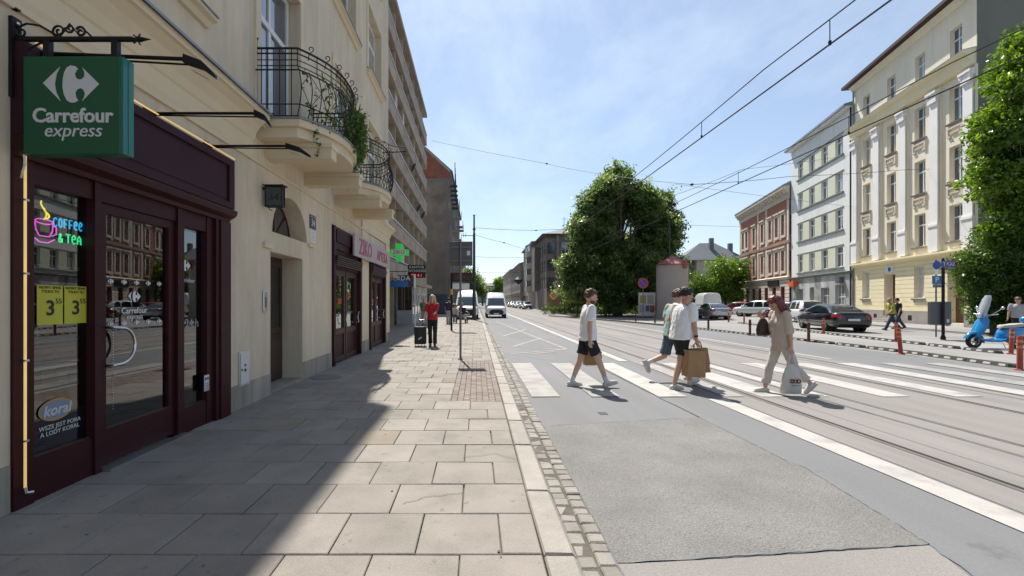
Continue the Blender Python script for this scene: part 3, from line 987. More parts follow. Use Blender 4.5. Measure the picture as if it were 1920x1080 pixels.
neon(word('COFFEE', 3.755, 2.175, .037, .075, .012), .006, MT['neon_blue'], 'word_tube', ns)
neon(word('& TEA', 3.80, 2.05, .042, .075, .012), .006, MT['neon_green'], 'word_tube', ns)
cu = [[(3.60 + .155 * (.5 + .5 * math.cos(t)), 2.20 + .02 * math.sin(t)) for t in [2 * math.pi * k / 16 for k in range(17)]],
      [(3.60, 2.19), (3.607, 2.13), (3.635, 2.08), (3.72, 2.08), (3.75, 2.13), (3.757, 2.19)], [(3.755, 2.17), (3.785, 2.17), (3.785, 2.11), (3.74, 2.09)],
      [(3.60, 2.055), (3.64, 2.03), (3.71, 2.03), (3.77, 2.065)]]
neon(cu, .0055, MT['neon_pink'], 'cup_tube', ns)
neon([[(3.672 + .028 * math.sin(t * 5.2) * (1 - .25 * t), 2.215 + .15 * t) for t in [k_ / 18 for k_ in range(19)]], [(3.70 + .022 * math.sin(t * 5.2), 2.225 + .085 * t) for t in [k_ / 12 for k_ in range(13)]]], .006, MT['neon_yellow'], 'steam_tube', ns)
for k in (3.66, 3.95):
    pass
# golden light strip framing the shop
ls = thing('light_strip', 'glowing golden light tube edging the corner shop front', 'light strip', (LX, 0, 0), R(90))
mat('strip_glow', (1.0, .66, .24), .3, var=.08, vs=4, emit=.32)
q = MB(); q.tube([(3.40, -.05, .16), (3.40, -.05, 3.45)], .009, 8); q.build('tube', MT['strip_glow'], ls, smooth=60)
q = MB(); q.tube([(3.40, -.125, 3.485), (6.20, -.125, 3.485)], .009, 8); q.build('tube', MT['strip_glow'], ls, smooth=60)
for z in (.5, 1.1, 1.75, 2.3, 3.0): MB().box(3.384, 3.416, -.066, -.022, z, z + .015).build('clip', MT['steel'], ls)
q = MB()
q.tube([(3.40, -.05, .16), (3.40, -.06, .12), (3.44, -.07, .11)], .012, 6)
q.build('end_cap', MT['steel'], ls)

# ------------------------------------------------------------------ chemist's two shop bays
def chemist_bay(a, b, top, lab):
    q = MB()
    q.box(a, a + .14, -.06, .2, 0, top - .01); q.box(b - .14, b, -.06, .2, 0, top - .01)
    q.box(a + .14, b - .14, -.04, .2, top - .55, top - .01)
    q.box(a + .14, b - .14, .0, .2, 2.36, top - .551)
    o = q.build('shopfront', MT['wood_dark'], cream)
    q = MB()
    for k in range(5): q.box(a + .12, b - .12, -.075 - .012 * k, -.041, 2.42 + .05 * k, 2.455 + .05 * k)
    q.build('moulding', MT['wood_brown'], o)
    MB().box(a + .2, b - .2, -.07, -.041, top - .38, top - .08).build('panel', MT['wood_fascia'], o)
    m = (a + b) / 2
    for c, d in ((a + .15, m - .03), (m + .03, b - .15)):
        q = MB(); q.box(c, c + .11, .05, .13, 0, 2.355); q.box(d - .11, d, .05, .13, 0, 2.355); q.box(c + .11, d - .11, .05, .13, .02, .16); q.box(c + .11, d - .11, .05, .13, .72, .86); q.box(c + .11, d - .11, .05, .13, 2.2, 2.355)
        lf = q.build('door', MT['wood_brown'], o)
        MB().box(c + .11, d - .11, .075, .12, .16, .72).build('panel', MT['wood_dark'], o)
        MB().poly([(c + .11, .09, .86), (d - .11, .09, .86), (d - .11, .09, 2.2), (c + .11, .09, 2.2)]).build('pane', MT['shop_glass'], o)
        q = MB(); q.tube([(d - .06, .05, 1.25), (d - .06, -.02, 1.25), (d - .16, -.02, 1.15), (d - .16, -.02, 1.05), (d - .06, -.02, .95), (d - .06, .05, .95)], .014, 6); q.build('handle', MT['steel'], o)
    q = MB(); q.poly([(a, 1.0, 0), (b, 1.0, 0), (b, 1.0, 2.5), (a, 1.0, 2.5)]); q.build('shop_room', MT['dark_room'], o)
    MB().box(a + .1, b - .1, -.08, .0, .0, .03).build('threshold', MT['alu'], o)
    MB().box(m - .55, m - .25, .085, .088, 1.5, 1.62).build('sticker', mat('sticker_red', (.55, .03, .05), .5, var=0), o)
    return o
chemist_bay(10.77, 13.39, 3.37, '')
chemist_bay(14.51, 16.99, 2.99, '')
# ================================================================== HANGING SIGN, BRACKETS AND SMALL THINGS ON THE LEFT FRONT
# green box sign
SY = 3.30
sg = thing('hanging_sign', 'green square box sign hanging from an iron bracket above the corner shop', 'sign', (-2.935, SY, 2.62))
q = MB().box(-.355, .355, 0, .11, 0, .71)
bevelled(q, 'box', MT['sign_green'], .008, 1, sg)
q = MB().box(.356, .372, .004, .106, .004, .706); q.build('edge', MT['sign_green_edge'], sg)
q = MB(); q.box(.3722, .3745, .05, .055, .01, .70); q.build('seam', MT['sign_green'], sg)
q = MB()
for pl in logo_polys(.0, .505, .405): q.prism([(x, -.001, z) for x, z in pl], (0, -.004, 0))
q.build('emblem', MT['white_print'], sg)
ST = lambda x, z: basis((x, -.003, z), (1, 0, 0), (0, 0, 1))
text('Carrefour', .145, ST(.01, .272), MT['white_print'], sg, 'lettering', .003, bold=.003, spacing=.98)
text('express', .135, ST(.01, .165), MT['white_print'], sg, 'lettering', .003, shear=.22)


def spiral(c, r0, turns, d=1, a0=0, n=18):
    return [Vector((c[0] + d * r0 * (1 - .8 * k / n) * math.cos(a0 + turns * 2 * math.pi * k / n), 0, c[1] + r0 * (1 - .8 * k / n) * math.sin(a0 + turns * 2 * math.pi * k / n))) for k in range(n + 1)]


br = thing('iron_bracket', 'wrought iron bracket with scrolls carrying the green box sign', 'bracket', (LX, SY + .06, 0))
q = MB(); q.box(.0, .03, -.035, .035, 3.05, 3.64); q.box(.0, .04, -.02, .02, 3.70, 3.71); q.build('wall_plate', MT['black_metal'], br)
for z in (3.09, 3.60):
    MB().lathe([(.014, .03), (.014, .042), (.006, .046)], (0, 0, z), 8, 'X').build('bolt', MT['steel'], br)
q = MB(); q.tube([(.03, 0, 3.485), (.88, 0, 3.485)], .02, 8); q.tube([(.88, 0, 3.485), (.90, 0, 3.485), (.93, 0, 3.485), (1.02, 0, 3.485)], [.02, .010, .022, .001], 8)
q.tube([(.89, 0, 3.515), (.92, 0, 3.495), (.94, 0, 3.525)], .006, 5); q.tube([(.89, 0, 3.455), (.92, 0, 3.475), (.94, 0, 3.445)], .006, 5)
q.build('arm', MT['black_metal'], br, smooth=50)
q = MB()
q.tube([(.0, 0, 3.56), (.10, 0, 3.60), (.2, 0, 3.585), (.33, 0, 3.51)] , .008, 5)
q.tube(spiral((.06, 3.535), .045, 1.4, 1, 2), .008, 5)
q.tube(spiral((.34, 3.545), .05, 1.4, -1, -1), .008, 5); q.tube(spiral((.42, 3.565), .035, 1.3, 1, 3), .008, 5)
q.tube(spiral((.50, 3.54), .04, 1.4, -1, .5), .008, 5); q.tube([(.34, 0, 3.50), (.42, 0, 3.60), (.5, 0, 3.5)], .007, 5); q.tube([(.5, 0, 3.58), (.58, 0, 3.505)], .007, 5)
q.tube([(.0, 0, 3.30), (.08, 0, 3.34), (.13, 0, 3.42), (.24, 0, 3.475)], .008, 5); q.tube(spiral((.07, 3.38), .045, 1.3, 1, 4), .008, 5)
q.build('scroll', MT['black_metal'], br, smooth=60)
for x in (.26, .76): MB().box(x - .022, x + .022, -.02, .02, 3.325, 3.47).build('hanger', MT['black_metal'], br)


def lamp_arm(label, y, x_end, tip, z=3.50, z2=None):
    z2 = z2 or z
    t = thing('lamp_arm', label, 'lamp', (LX, y, 0), 0, 'lamp arms over the corner shop')
    q = MB(); q.box(-.02, .02, -.05, .05, z - .06, z + .06); q.build('wall_plate', MT['black_metal'], t)
    q = MB(); q.tube([(.0, 0, z), (x_end - LX, 0, z2)], .015, 8); q.tube([(.02, .0, z - .02), (x_end - LX - .05, 0.02, z2 - .03)], .008, 5); q.build('arm', MT['black_metal'], t, smooth=50)
    e = x_end - LX; h = tip - LX
    q = MB(); q.loft([[(e - .06, -.02, z2 - .03), (e - .06, .02, z2 - .03), (e - .06, .02, z2 + .035), (e - .06, -.02, z2 + .035)], [(e + (h - e) * .45, -.03, z2 - .075), (e + (h - e) * .45, .03, z2 - .075), (e + (h - e) * .45, .026, z2 - .02), (e + (h - e) * .45, -.026, z2 - .02)],
                      [(h, -.015, z2 - .15), (h, .015, z2 - .15), (h, .015, z2 - .12), (h, -.015, z2 - .12)]])
    q.build('lamp_head', MT['black_metal'], t)
    MB().poly([(e, -.035, z2 - .085), (e, .035, z2 - .085), (h - .05, .02, z2 - .155), (h - .05, -.02, z2 - .155)]).build('lens', MT['frame_white'], t)
lamp_arm('black spear shaped lamp arm just under the iron scroll bracket', SY + .16, -2.16, -1.98, 3.44, 3.39)
lamp_arm('black lamp arm above the middle of the maroon fascia', 4.72, -2.24, -2.13, 3.50)
lamp_arm('black lamp arm at the right end of the maroon fascia', 5.74, -2.34, -2.09, 3.51)
q = MB(); q.tube([Vector((LX + .05 + .05 * math.cos(k * .9), 6.15 + .045 * math.sin(k * 1.3), 3.28 + .05 * math.sin(k * .9) + .008 * math.sin(k * 2))) for k in range(24)], .004, 4)
q.build('wire_loop', MT['iron'], None, 'tangled loop of black cable on the cream wall by the shop', 'cable')
q = MB(); q.tube([(-2.98 - .32, SY + .02, 2.62), (-2.96 - .32, SY + .01, 2.55), (-3.0 - .32, SY + .03, 2.5), (-3.06 - .32, SY + .08, 2.47)], .007, 5); q.build('sign_cable', MT['frame_white'], None, 'short white cable dangling under the green box sign', 'cable')

# house number lantern and plates
nl = thing('number_lantern', 'dark glass house number lantern on the wall above the arched door', 'lantern', (LX, 7.30, 3.06))
q = MB(); q.box(.05, .33, -.06, .06, 0, .02); q.box(.05, .33, -.06, .06, .31, .33); 
for x in (.05, .315): q.box(x, x + .015, -.06, -.045, .02, .31); q.box(x, x + .015, .045, .06, .02, .31)
q.box(.03, .36, -.09, .09, .331, .345); q.box(.0, .05, -.02, .02, .28, .32); q.tube([(.1, 0, 0), (.1, 0, -.04), (.15, 0, -.05)], .008, 5)
q.build('frame', MT['iron'], nl)
MB().box(.066, .314, -.05, .05, .022, .308).build('glass', mat('lantern_glass', (.05, .075, .075), .15, var=.1), nl)
text('34', .17, basis((.19, -.052, .15), (1, 0, 0), (0, 0, 1)), mat('lantern_digits', (.015, .02, .02), .4, var=0), nl, 'digits', .002)
npl = thing('number_plate', 'dark blue enamel plate with a white 34 beside the arched door', 'plate', (LX, 9.50, 3.06), R(90))
MB().box(-.17, .17, -.015, 0, 0, .28).build('plate', mat('enamel_blue', (.012, .016, .05), .3, var=.02), npl)
text('34', .2, basis((0, -.017, .12), (1, 0, 0), (0, 0, 1)), MT['white_print'], npl, 'digits', .001, bold=.004)
q = MB(); q.box(-.15, .15, -.017, -.0155, .24, .25); q.build('print', MT['white_print'], npl)
np2 = thing('notice_plate', 'small white notice under the blue house number plate', 'plate', (LX, 9.50, 2.78), R(90))
MB().box(-.14, .14, -.012, 0, 0, .24).build('plate', MT['white_paint'], np2)
q = MB()
for k in range(5): q.box(-.1, .1, -.014, -.0125, .04 + .04 * k, .05 + .04 * k)
q.build('print', MT['grey_metal'], np2)

# chemist's board
zb = thing('shop_sign', 'long pale board with pink capital lettering above the chemist doors', 'sign', (LX, 0, 0), R(90))
MB().box(12.15, 17.1, -.17, -.125, 2.78, 3.37).build('board', mat('board_white', (.46, .39, .39), .5, var=.05), zb)
mat('print_pink', (.42, .09, .14), .5, var=.05)
text('ZIKO', .62, CT(13.4, -.172, 3.07), MT['print_pink'], zb, 'lettering', .01, bold=.008, spacing=1.05)
text('APTEKA', .46, CT(15.75, -.172, 3.05), MT['print_pink'], zb, 'lettering', .01, bold=.004, spacing=1.05)
q = MB()
for u in (12.4, 16.8): q.box(u, u + .05, -.124, -.05, 2.85, 3.3)
q.build('strut', MT['iron'], zb)

# green cross
gc = thing('pharmacy_cross', 'lit green cross sign jutting from the chemist at the end of the cream front', 'sign', (-3.05, 18.0, 3.13))
mat('cross_green', (.02, .42, .06), .35, var=.03, emit=.35)
q = MB(); a = .12
q.prism([(x, -.08, z) for x, z in ((-a, 0), (a, 0), (a, .23), (.36, .23), (.36, .23 + 2 * a), (a, .23 + 2 * a), (a, .70), (-a, .70), (-a, .23 + 2 * a), (-.36, .23 + 2 * a), (-.36, .23), (-a, .23))], (0, .16, 0))
q.build('cross', MT['cross_green'], gc)
MB().box(-.27, .27, -.095, -.081, .26, .44).build('panel', MT['white_print'], gc)
text('ZIKO', .2, basis((0, -.096, .345), (1, 0, 0), (0, 0, 1)), MT['print_pink'], gc, 'lettering', .002, bold=.004)
q = MB(); q.tube([(-.36, 0, .35), (-.75, 0, .35)], .02, 6); q.build('arm', MT['iron'], gc)

# bureau de change and locksmith boards
kx = P(765, 497, 24); kx2 = P(798, 521, 24)
kt = thing('exchange_sign', 'black money exchange board with white words and red lit figures', 'sign', ((kx.x + kx2.x) / 2, 24, kx2.z))
hw, hh = (kx2.x - kx.x) / 2, kx.z - kx2.z
MB().box(-hw, hw, -.06, .06, 0, hh).build('board', MT['black_print'], kt)
text('KANTOR\nEXCHANGE', .19, basis((0, -.062, hh * .68), (1, 0, 0), (0, 0, 1)), MT['white_print'], kt, 'lettering', .002)
text('0% 4.1', .22, basis((0, -.062, hh * .18), (1, 0, 0), (0, 0, 1)), mat('led_red', (.9, .04, .02), .5, var=0, emit=.9), kt, 'figures', .002)
q = MB(); q.tube([(-hw, 0, hh * .5), (-hw - 1.6, 0, hh * .5)], .02, 5); q.tube([(-hw, 0, hh * .9), (-hw - 1.2, 0, hh * 1.5)], .01, 5); q.build('arm', MT['iron'], kt)
ga, gb = P(732, 516, 23.4), P(776, 538, 23.4)
gt = thing('shop_board', 'blue board with white capital lettering below the money exchange board', 'sign', ((ga.x + gb.x) / 2, 23.4, gb.z))
hw, hh = (gb.x - ga.x) / 2, ga.z - gb.z
MB().box(-hw, hw - .3, -.05, .05, 0, hh * .5).build('lower_panel', mat('board_blue', (.03, .16, .45), .4, var=.05), gt)
MB().box(-hw, hw - .3, -.05, .05, hh * .5 + .002, hh).build('upper_panel', mat('board_navy', (.01, .015, .05), .4, var=.05), gt)
MB().box(hw - .298, hw, -.05, .05, 0, hh).build('side_panel', mat('board_print', (.08, .05, .06), .4, var=.8, vs=9), gt)
MB().box(hw + .001, hw + .09, -.06, .06, -.04, hh + .04).build('edge', MT['white_paint'], gt)
text('GERDA', .33, basis((-.15, -.053, hh * .72), (1, 0, 0), (0, 0, 1)), MT['white_print'], gt, 'lettering', .003, bold=.008, spacing=1.1)
q = MB(); q.tube([(hw + .045, 0, -.04), (hw + .045, 0, -gb.z)], .04, 8); q.build('post', MT['alu'], gt)
# old street light bracket at the end of the cream front
lb = thing('wall_bracket', 'thin black wall bracket high on the end of the cream front', 'bracket', (LX, 16.4, 6.9))
q = MB(); q.tube([(0, 0, 0), (.9, 0, .05)], .018, 6); q.tube([(.0, 0, .35), (.12, 0, .40), (.25, 0, .3), (.5, 0, .22), (.9, 0, .2)], .014, 5); q.tube([(.75, 0, .04), (.75, 0, -.1)], .012, 5); q.build('arm', MT['black_metal'], lb)

# sign seen from behind on its grey post
sp = thing('road_sign', 'grey road sign board seen from behind on a slim post by the kerb', 'road sign', (-.42, 12.1, 0))
q = MB(); q.tube([(0, .03, 0), (0, .03, 3.18)], .03, 10); q.build('post', MT['grey_metal'], sp, smooth=60)
q = MB().box(-.29, .32, .062, .075, 2.50, 3.15); bevelled(q, 'board', mat('sign_back', (.11, .11, .115), .55, .3, var=.08), .004, 1, sp)
q = MB(); q.box(-.25, .28, .035, .061, 2.62, 2.66); q.box(-.25, .28, .035, .061, 2.98, 3.02); q.build('rail', MT['grey_metal'], sp)
MB().box(.17, .26, .058, .0615, 2.78, 2.90).build('sticker', MT['white_print'], sp)
q = MB().lathe([(.07, 0), (.07, .012), (.035, .04)], (0, .03, 0), 12); q.build('foot', MT['grey_metal'], sp)
# tram stop display on a black post
bp_ = P(846.5, 620, 24)
bs_ = thing('stop_display', 'black post with an unlit information display over the footway', 'display', (bp_.x, 24, 0))
q = MB(); q.tube([(0, 0, 0), (0, 0, 3.05)], .055, 10); q.build('post', MT['black_metal'], bs_, smooth=60)
q = MB().box(.05, 1.05, -.1, .1, 2.58, 3.05); q.build('case', MT['black_print'], bs_)
MB().box(.1, 1.0, -.105, -.101, 2.66, 2.97).build('screen', mat('led_panel', (.05, .012, .008), .4, var=.2), bs_)
text('52  4', .2, basis((.5, -.106, 2.81), (1, 0, 0), (0, 0, 1)), mat('led_dim', (.30, .05, .02), .5, var=0), bs_, 'figures', .001)
q = MB(); q.box(.06, .95, -.02, .02, 2.2, 2.5); q.build('stop_plate', MT['frame_white'], bs_)
q = MB(); q.lathe([(.07, 1.9), (.07, 2.2)], (0, 0, 0), 10); q.build('band', mat('amber', (.7, .35, .05), .5, var=.05), bs_)
# ================================================================== LEFT ROW BEYOND THE CREAM HOUSE
mat('conc_beige', (.42, .345, .255), .9, var=.14, vs=.6, bump=.15, bs=30, rand=.06)
mat('conc_pink', (.38, .305, .24), .9, var=.14, vs=.8, rand=.08)
mat('old_render', (.17, .15, .13), .95, var=.3, vs=.35, bump=.3, bs=10, col2=(.25, .215, .18), c2s=.25, c2lo=.5, c2hi=.62)
mat('old_brick', (.22, .085, .06), .9, var=.25, vs=1.2)
mat('mortar', (.30, .27, .24), .95, var=.1)
AX, AY0, AY1, AH = -5.3, 17.72, 48.0, 20.6
ap = thing('apartment_block', 'tall concrete apartment block with long rows of balconies behind the cream house', 'building', (AX, AY0, 0), R(90))
AL = AY1 - AY0
FH = (AH - 3.4) / 7
nb = 10; bw = AL / nb
ops = []
for f_ in range(7):
    for k in range(nb):
        z = 3.4 + FH * f_
        ops.append((k * bw + .4, k * bw + 1.5, z + .12, z + 2.15, .1)); ops.append((k * bw + 1.7, k * bw + 2.75, z + .9, z + 2.15, .1))
q = MB(M=Matrix.Translation((0, 1.15, 0))); facade(q, 0, AL, AH + .25, ops, z0=3.0); q.build('back_wall', MT['conc_beige'], ap)
q = MB(); q.box(0, AL, 1.3, 10, 0, AH + .3); q.build('core', MT['conc_beige'], ap)
q = MB(); q.box(-.02, AL + .02, -.12, 10, AH + .302, AH + .65); q.build('roof', MT['conc_pink'], ap)
pm_ = MB().box(.06, bw - .06, -.08, -.01, .0, .78).mesh('parapet', MT['conc_pink'])
rl_ = MB(); rl_.box(.0, bw, -.12, .02, .86, .94); [rl_.box(x, x + .03, -.06, -.03, .78, .88) for x in (.1, 1.0, 2.0, bw - .1)]
rlm = rl_.mesh('handrail', MT['rail_pale'])
ptm = MB().box(-.06, .06, .0, 1.14, .0, FH - .19).mesh('partition', MT['conc_beige'])
wdm = MB().box(.4, 1.5, 1.2, 1.22, .12, 2.15).box(1.7, 2.75, 1.2, 1.22, .9, 2.15).mesh('glazing', MT['pane_far'])
frm = MB()
for a, b, c, d in ((.4, 1.5, .12, 2.15), (1.7, 2.75, .9, 2.15)):
    for x in (a, (a + b) / 2 - .03, b - .06): frm.box(x, x + .06, 1.15, 1.19, c, d)
    frm.box(a, b, 1.152, 1.188, c, c + .06); frm.box(a, b, 1.152, 1.188, d - .06, d)
frm = frm.mesh('window', MT['frame_white'])
for f_ in range(7):
    z = 3.4 + FH * f_
    MB().box(-.01, AL + .01, -.09, 1.14, z - .19, z - .001).build('floor_slab', MT['conc_pink'], ap)
    for k in range(nb):
        if k < 2: continue
        pp = link('parapet', pm_, ap); pp.location = (k * bw, 0, z)
        r_ = link('handrail', rlm, pp)
        pt = link('partition', ptm, ap); pt.location = (k * bw, 0, z)
        wn = link('window', frm, ap); wn.location = (k * bw, 0, z)
        link('pane', wdm, wn)
        if rnd.random() < .22:
            c_ = rnd.choice(['conc_beige', 'grey_metal', 'old_brick', 'white_paint'])
            q = MB().box(.3, 1.2, -.03, .25, .79, .98); b_ = q.build('flower_box', MT[c_], pp)
        if rnd.random() < .18:
            q = MB().box(.15, 1.3, .1, .16, .80, FH - .2); q.build('awning_screen', MT[rnd.choice(['curtain', 'conc_pink', 'zinc'])], pp)
for (k, f_) in ((6, 2), (7, 2), (5, 3)):
    q = MB(); q.lathe([(.02, .0), (.18, .03), (.36, .12), (.37, .13), (.0, .05)], (0, 0, 0), 14, 'Y', cap=False)
    d_ = q.build('satellite_dish', MT['grey_metal'], ap); d_.location = (k * bw + 1.5, -.45, 3.4 + FH * f_ + .95); d_.rotation_euler = (R(200), 0, R(30))
for sx in range(0, nb + 1, 1):
    q = MB().box(sx * bw - .15, sx * bw + .15, .1, .5, 0, 3.2); q.build('column', MT['conc_beige'], ap)
# ground floor shops and canopy
q = MB(); q.box(4.5, 24, -1.25, 1.3, 2.72, 2.95); q.build('canopy', MT['conc_pink'], ap)
for k in range(6):
    a = 4.6 + k * 2.0
    wn = window(ap, a, a + 1.9, .5, 2.68, .35, 2, 0, 'alu', 'shop_glass', .05, name='shop_window', behind=False)
MB().box(4.5, 17, .34, .42, .0, .49).build('sill_wall', MT['white_paint'], ap)
kk = thing('shop_kiosk', 'projecting glazed shop bay under the apartment canopy', 'shop', (-5.25, 30, 0))
q = MB(); q.box(0, 1.05, 0, .08, 0, .95); q.box(.97, 1.05, .08, 9, 0, .6); q.build('base', mat('panel_grey', (.40, .40, .41), .5, var=.05), kk)
q = MB(); q.box(0, .05, .0, .07, .95, 2.65); q.box(1.0, 1.06, .0, .07, .95, 2.65); q.box(.5, .53, .02, .06, .95, 2.65)
for k in range(6): q.box(.98, 1.04, 1.4 + 1.5 * k, 1.46 + 1.5 * k, .6, 2.65)
q.build('frame', MT['alu'], kk)
MB().poly([(.05, .04, .95), (1.0, .04, .95), (1.0, .04, 2.65), (.05, .04, 2.65)]).build('pane', MT['shop_glass'], kk)
MB().poly([(1.01, .08, .6), (1.01, 9, .6), (1.01, 9, 2.65), (1.01, .08, 2.65)]).build('pane', MT['shop_glass'], kk)
q = MB(); q.box(-.05, 1.3, -.3, 9.2, 2.66, 2.715); q.build('roof', MT['conc_beige'], kk)
q = MB(); q.box(.2, .9, 2.5, 4, .4, 1.6); q.build('counter', MT['goods0'] if 'goods0' in MT else MT['room'], kk)

# grey gable house beyond with brick attic
gh = thing('gable_house', 'old house with a grey blank side wall and red brick gable', 'building', (-3.35, 58, 0), R(90))
GL = 34
ops = []
for f_ in range(4):
    for k in range(8): ops.append((1.2 + k * 4.1, 2.5 + k * 4.1, 4.6 + f_ * 3.4, 6.7 + f_ * 3.4, .2))
for k in range(8): ops.append((1.0 + k * 4.1, 3.0 + k * 4.1, .4, 3.2, .25))
q = MB(); facade(q, 0, GL, 18.2, ops); q.poly([(0, 0, 0), (0, 0, 17.2), (0, 12, 17.2), (0, 12, 0)]); q.poly([(GL, 0, 0), (GL, 12, 0), (GL, 12, 18), (GL, 0, 18)])
q.build('wall', MT['old_render'], gh)
q = MB()
pts = [(-.02, -.01, 17.2), (-.02, -.01, 17.95), (-.02, 3.5, 21.3), (-.02, 12, 21.3), (-.02, 12, 17.2)]
q.prism(pts, (.3, 0, 0)); q.build('brick_gable', MT['old_brick'], gh)
q = MB(); q.prism([(-.1, -.35, 17.96), (-.1, 3.5, 21.45), (-.1, 3.5, 21.6), (-.1, -.35, 18.15)], (GL + .2, 0, 0)); q.build('roof', MT['zinc'], gh)
q = MB(); q.box(-.035, -.002, .3, .5, 0, 17.1); q.box(-.03, -.002, 0, 3.3, 16.9, 17.19); q.build('downpipe', MT['grey_metal'], gh)
for o in ops:
    window(gh, o[0], o[1], o[2], o[3], .15, 2, .66, 'frame_white', 'pane_far', .08, split=False, behind=False)
for f_ in range(4):
    for k in range(8):
        q = MB(); x = 1.2 + k * 4.1
        if k in (1, 3, 5, 6):
            q.box(x - .4, x + 1.7, -1.0, -.0, 4.35 + f_ * 3.4, 4.5 + f_ * 3.4); b_ = q.build('balcony', MT['conc_beige'], gh)
            q = MB(); z = 4.5 + f_ * 3.4; q.box(x - .4, x + 1.7, -1.0, -.97, z + .9, z + .95)
            for j in range(12): q.box(x - .4 + j * .186, x - .37 + j * .186, -.99, -.975, z, z + .9)
            q.build('railing', MT['iron'], b_)
for k in range(6):
    q = MB(); q.tube([(.8 + k * .9, -.6, 16 - k * .3), (.8 + k * .9, -.6, 19.5 - k * .5)], .05, 5); q.box(.5 + k * .9, 1.3 + k * .9, -.9, -.0, 16.4 - k * .4, 16.5 - k * .4); q.build('roof_bracket', MT['pole_green'], gh)
# low wall with hoarding between block and gable house
q = MB().box(-8.5, -3.4, 54, 54.2, 0, 2.4); q.build('hoarding', mat('hoarding_blue', (.035, .06, .09), .7, var=.3, vs=.6), None, 'dark blue hoarding under the blank grey side wall', 'hoarding')
def plain_house(name, label, loc, rz, W, D, H, cols, floors, wallm, roofm, gf=4.0, group=None, ph=2.0, roof_h=2.2, ww=1.2):
    t = thing(name, label, 'building', loc, rz, group)
    ops = []; fh = (H - gf - .8) / floors; cw = W / cols
    for f_ in range(floors):
        for k in range(cols): ops.append((k * cw + cw / 2 - ww / 2, k * cw + cw / 2 + ww / 2, gf + f_ * fh + .6, gf + f_ * fh + .6 + min(ph, fh * .68), .2))
    for k in range(cols): ops.append((k * cw + cw / 2 - ww * .7, k * cw + cw / 2 + ww * .7, .5, gf - .9, .25))
    q = MB(); facade(q, 0, W, H, ops); shell(q, 0, W, D, H); q.build('wall', wallm, t)
    q = MB(); q.prism([(-.05, -.45, H), (-.05, D / 2, H + roof_h), (-.05, D + .3, H), (-.05, D + .3, H - .12), (-.05, -.45, H - .15)], (W + .1, 0, 0)); q.build('roof', roofm, t)
    q = MB(); profile_run(q, [(0, H - .6), (.1, H - .6), (.25, H - .3), (.4, H - .2), (0, H - .16)], 0, W)
    profile_run(q, [(0, gf - .2), (.1, gf - .2), (.14, gf - .05), (0, gf)], 0, W); q.build('cornice', wallm, t)
    for o in ops:
        window(t, o[0], o[1], o[2], o[3], .15, 2, .66, 'frame_white', 'pane_far', .09, split=False, behind=False)
    return t
plain_house('far_house', 'far pale house on the left behind the parked van', (-3.6, 118, 0), R(90), 40, 12, 15, 9, 3, mat('far_wall_a', (.34, .30, .25), .9, var=.15, vs=.3), MT['zinc'])
# ================================================================== RIGHT: HOUSES ON THE FAR SIDE OF THE SQUARE
FROT = math.atan2(-.967, -.255)
mat('yellow_wall', (.83, .75, .58), .88, streak=.10, var=.07, vs=.5, bump=.1, bs=30, col2=(.77, .70, .57), c2s=.4, c2lo=.5, c2hi=.7, stretch=(1, 1, .4))
mat('yellow_ground', (.84, .745, .49), .85, var=.06, vs=.6, bump=.1, bs=30)
mat('pilaster_white', (.82, .80, .77), .8, var=.05, vs=.8, bump=.08, bs=20)
mat('stone_grey', (.34, .31, .28), .9, var=.12, vs=1.2, bump=.2, bs=20)
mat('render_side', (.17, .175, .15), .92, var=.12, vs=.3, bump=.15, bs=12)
mat('eave_maroon', (.05, .022, .02), .7, var=.1)
mat('grey_wall', (.78, .785, .745), .88, streak=.14, var=.08, vs=.4, bump=.1, bs=25, stretch=(1, 1, .3))
mat('panel_cream', (.66, .66, .50), .88, var=.06, vs=.5)
mat('green_line', (.16, .18, .165), .8, var=.1)
mat('patched', (.60, .60, .56), .9, var=.25, vs=.9, bump=.2, bs=12, col2=(.33, .30, .28), c2s=.7, c2lo=.5, c2hi=.56)
mat('brick_red', (.36, .14, .085), .85, var=.15, vs=1.5, bump=.2, bs=25, fine=.15, fs=20)
mat('stone_cream', (.64, .56, .46), .88, var=.1, vs=.8, bump=.1, bs=20)
mat('door_brown', (.14, .07, .04), .6, var=.15, vs=2)

# ---- yellow house with white pilasters
YO = (31.7, 38.2)
yh = thing('pilaster_house', 'tall pale yellow house with white pilasters and a maroon eave', 'building', (YO[0], YO[1], RZ), FROT)
W, H, D = 12.75, 19.5, 11
cs = (1.85, 5.0, 8.05, 11.2)
ops = []
rows = ((5.25, 7.45), (8.8, 11.0), (12.45, 14.6))
for c in cs:
    for a, b in rows: ops.append((c - .53, c + .53, a, b, .28))
    ops.append((c - .48, c + .48, 16.25, 18.1, .25))
ops += [(1.85 - .5, 1.85 + .5, 1.85, 3.95, .25), (8.05 - .5, 8.05 + .5, 1.85, 3.95, .25), (5.0 - .75, 5.0 + .55, .55, 3.6, .55), (10.6, 11.9, .3, 4.2, .4)]
q = MB(); facade(q, 0, W, H, ops); q.poly([(0, 0, 0), (0, 0, H), (0, D, H), (0, D, 0)]); q.poly([(0, D, 0), (0, D, H), (W, D, H), (W, D, 0)]); q.build('wall', MT['yellow_wall'], yh)
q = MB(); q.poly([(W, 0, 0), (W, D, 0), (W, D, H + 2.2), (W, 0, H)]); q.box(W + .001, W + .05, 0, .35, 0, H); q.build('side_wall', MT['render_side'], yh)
q = MB(); q.prism([(-.4, -.75, H + .02), (-.4, -.75, H + .24), (-.4, D, H + 4.2), (-.4, D, H + 3.9), (-.4, .3, H + .02)], (W + .6, 0, 0)); q.build('roof', MT['eave_maroon'], yh)
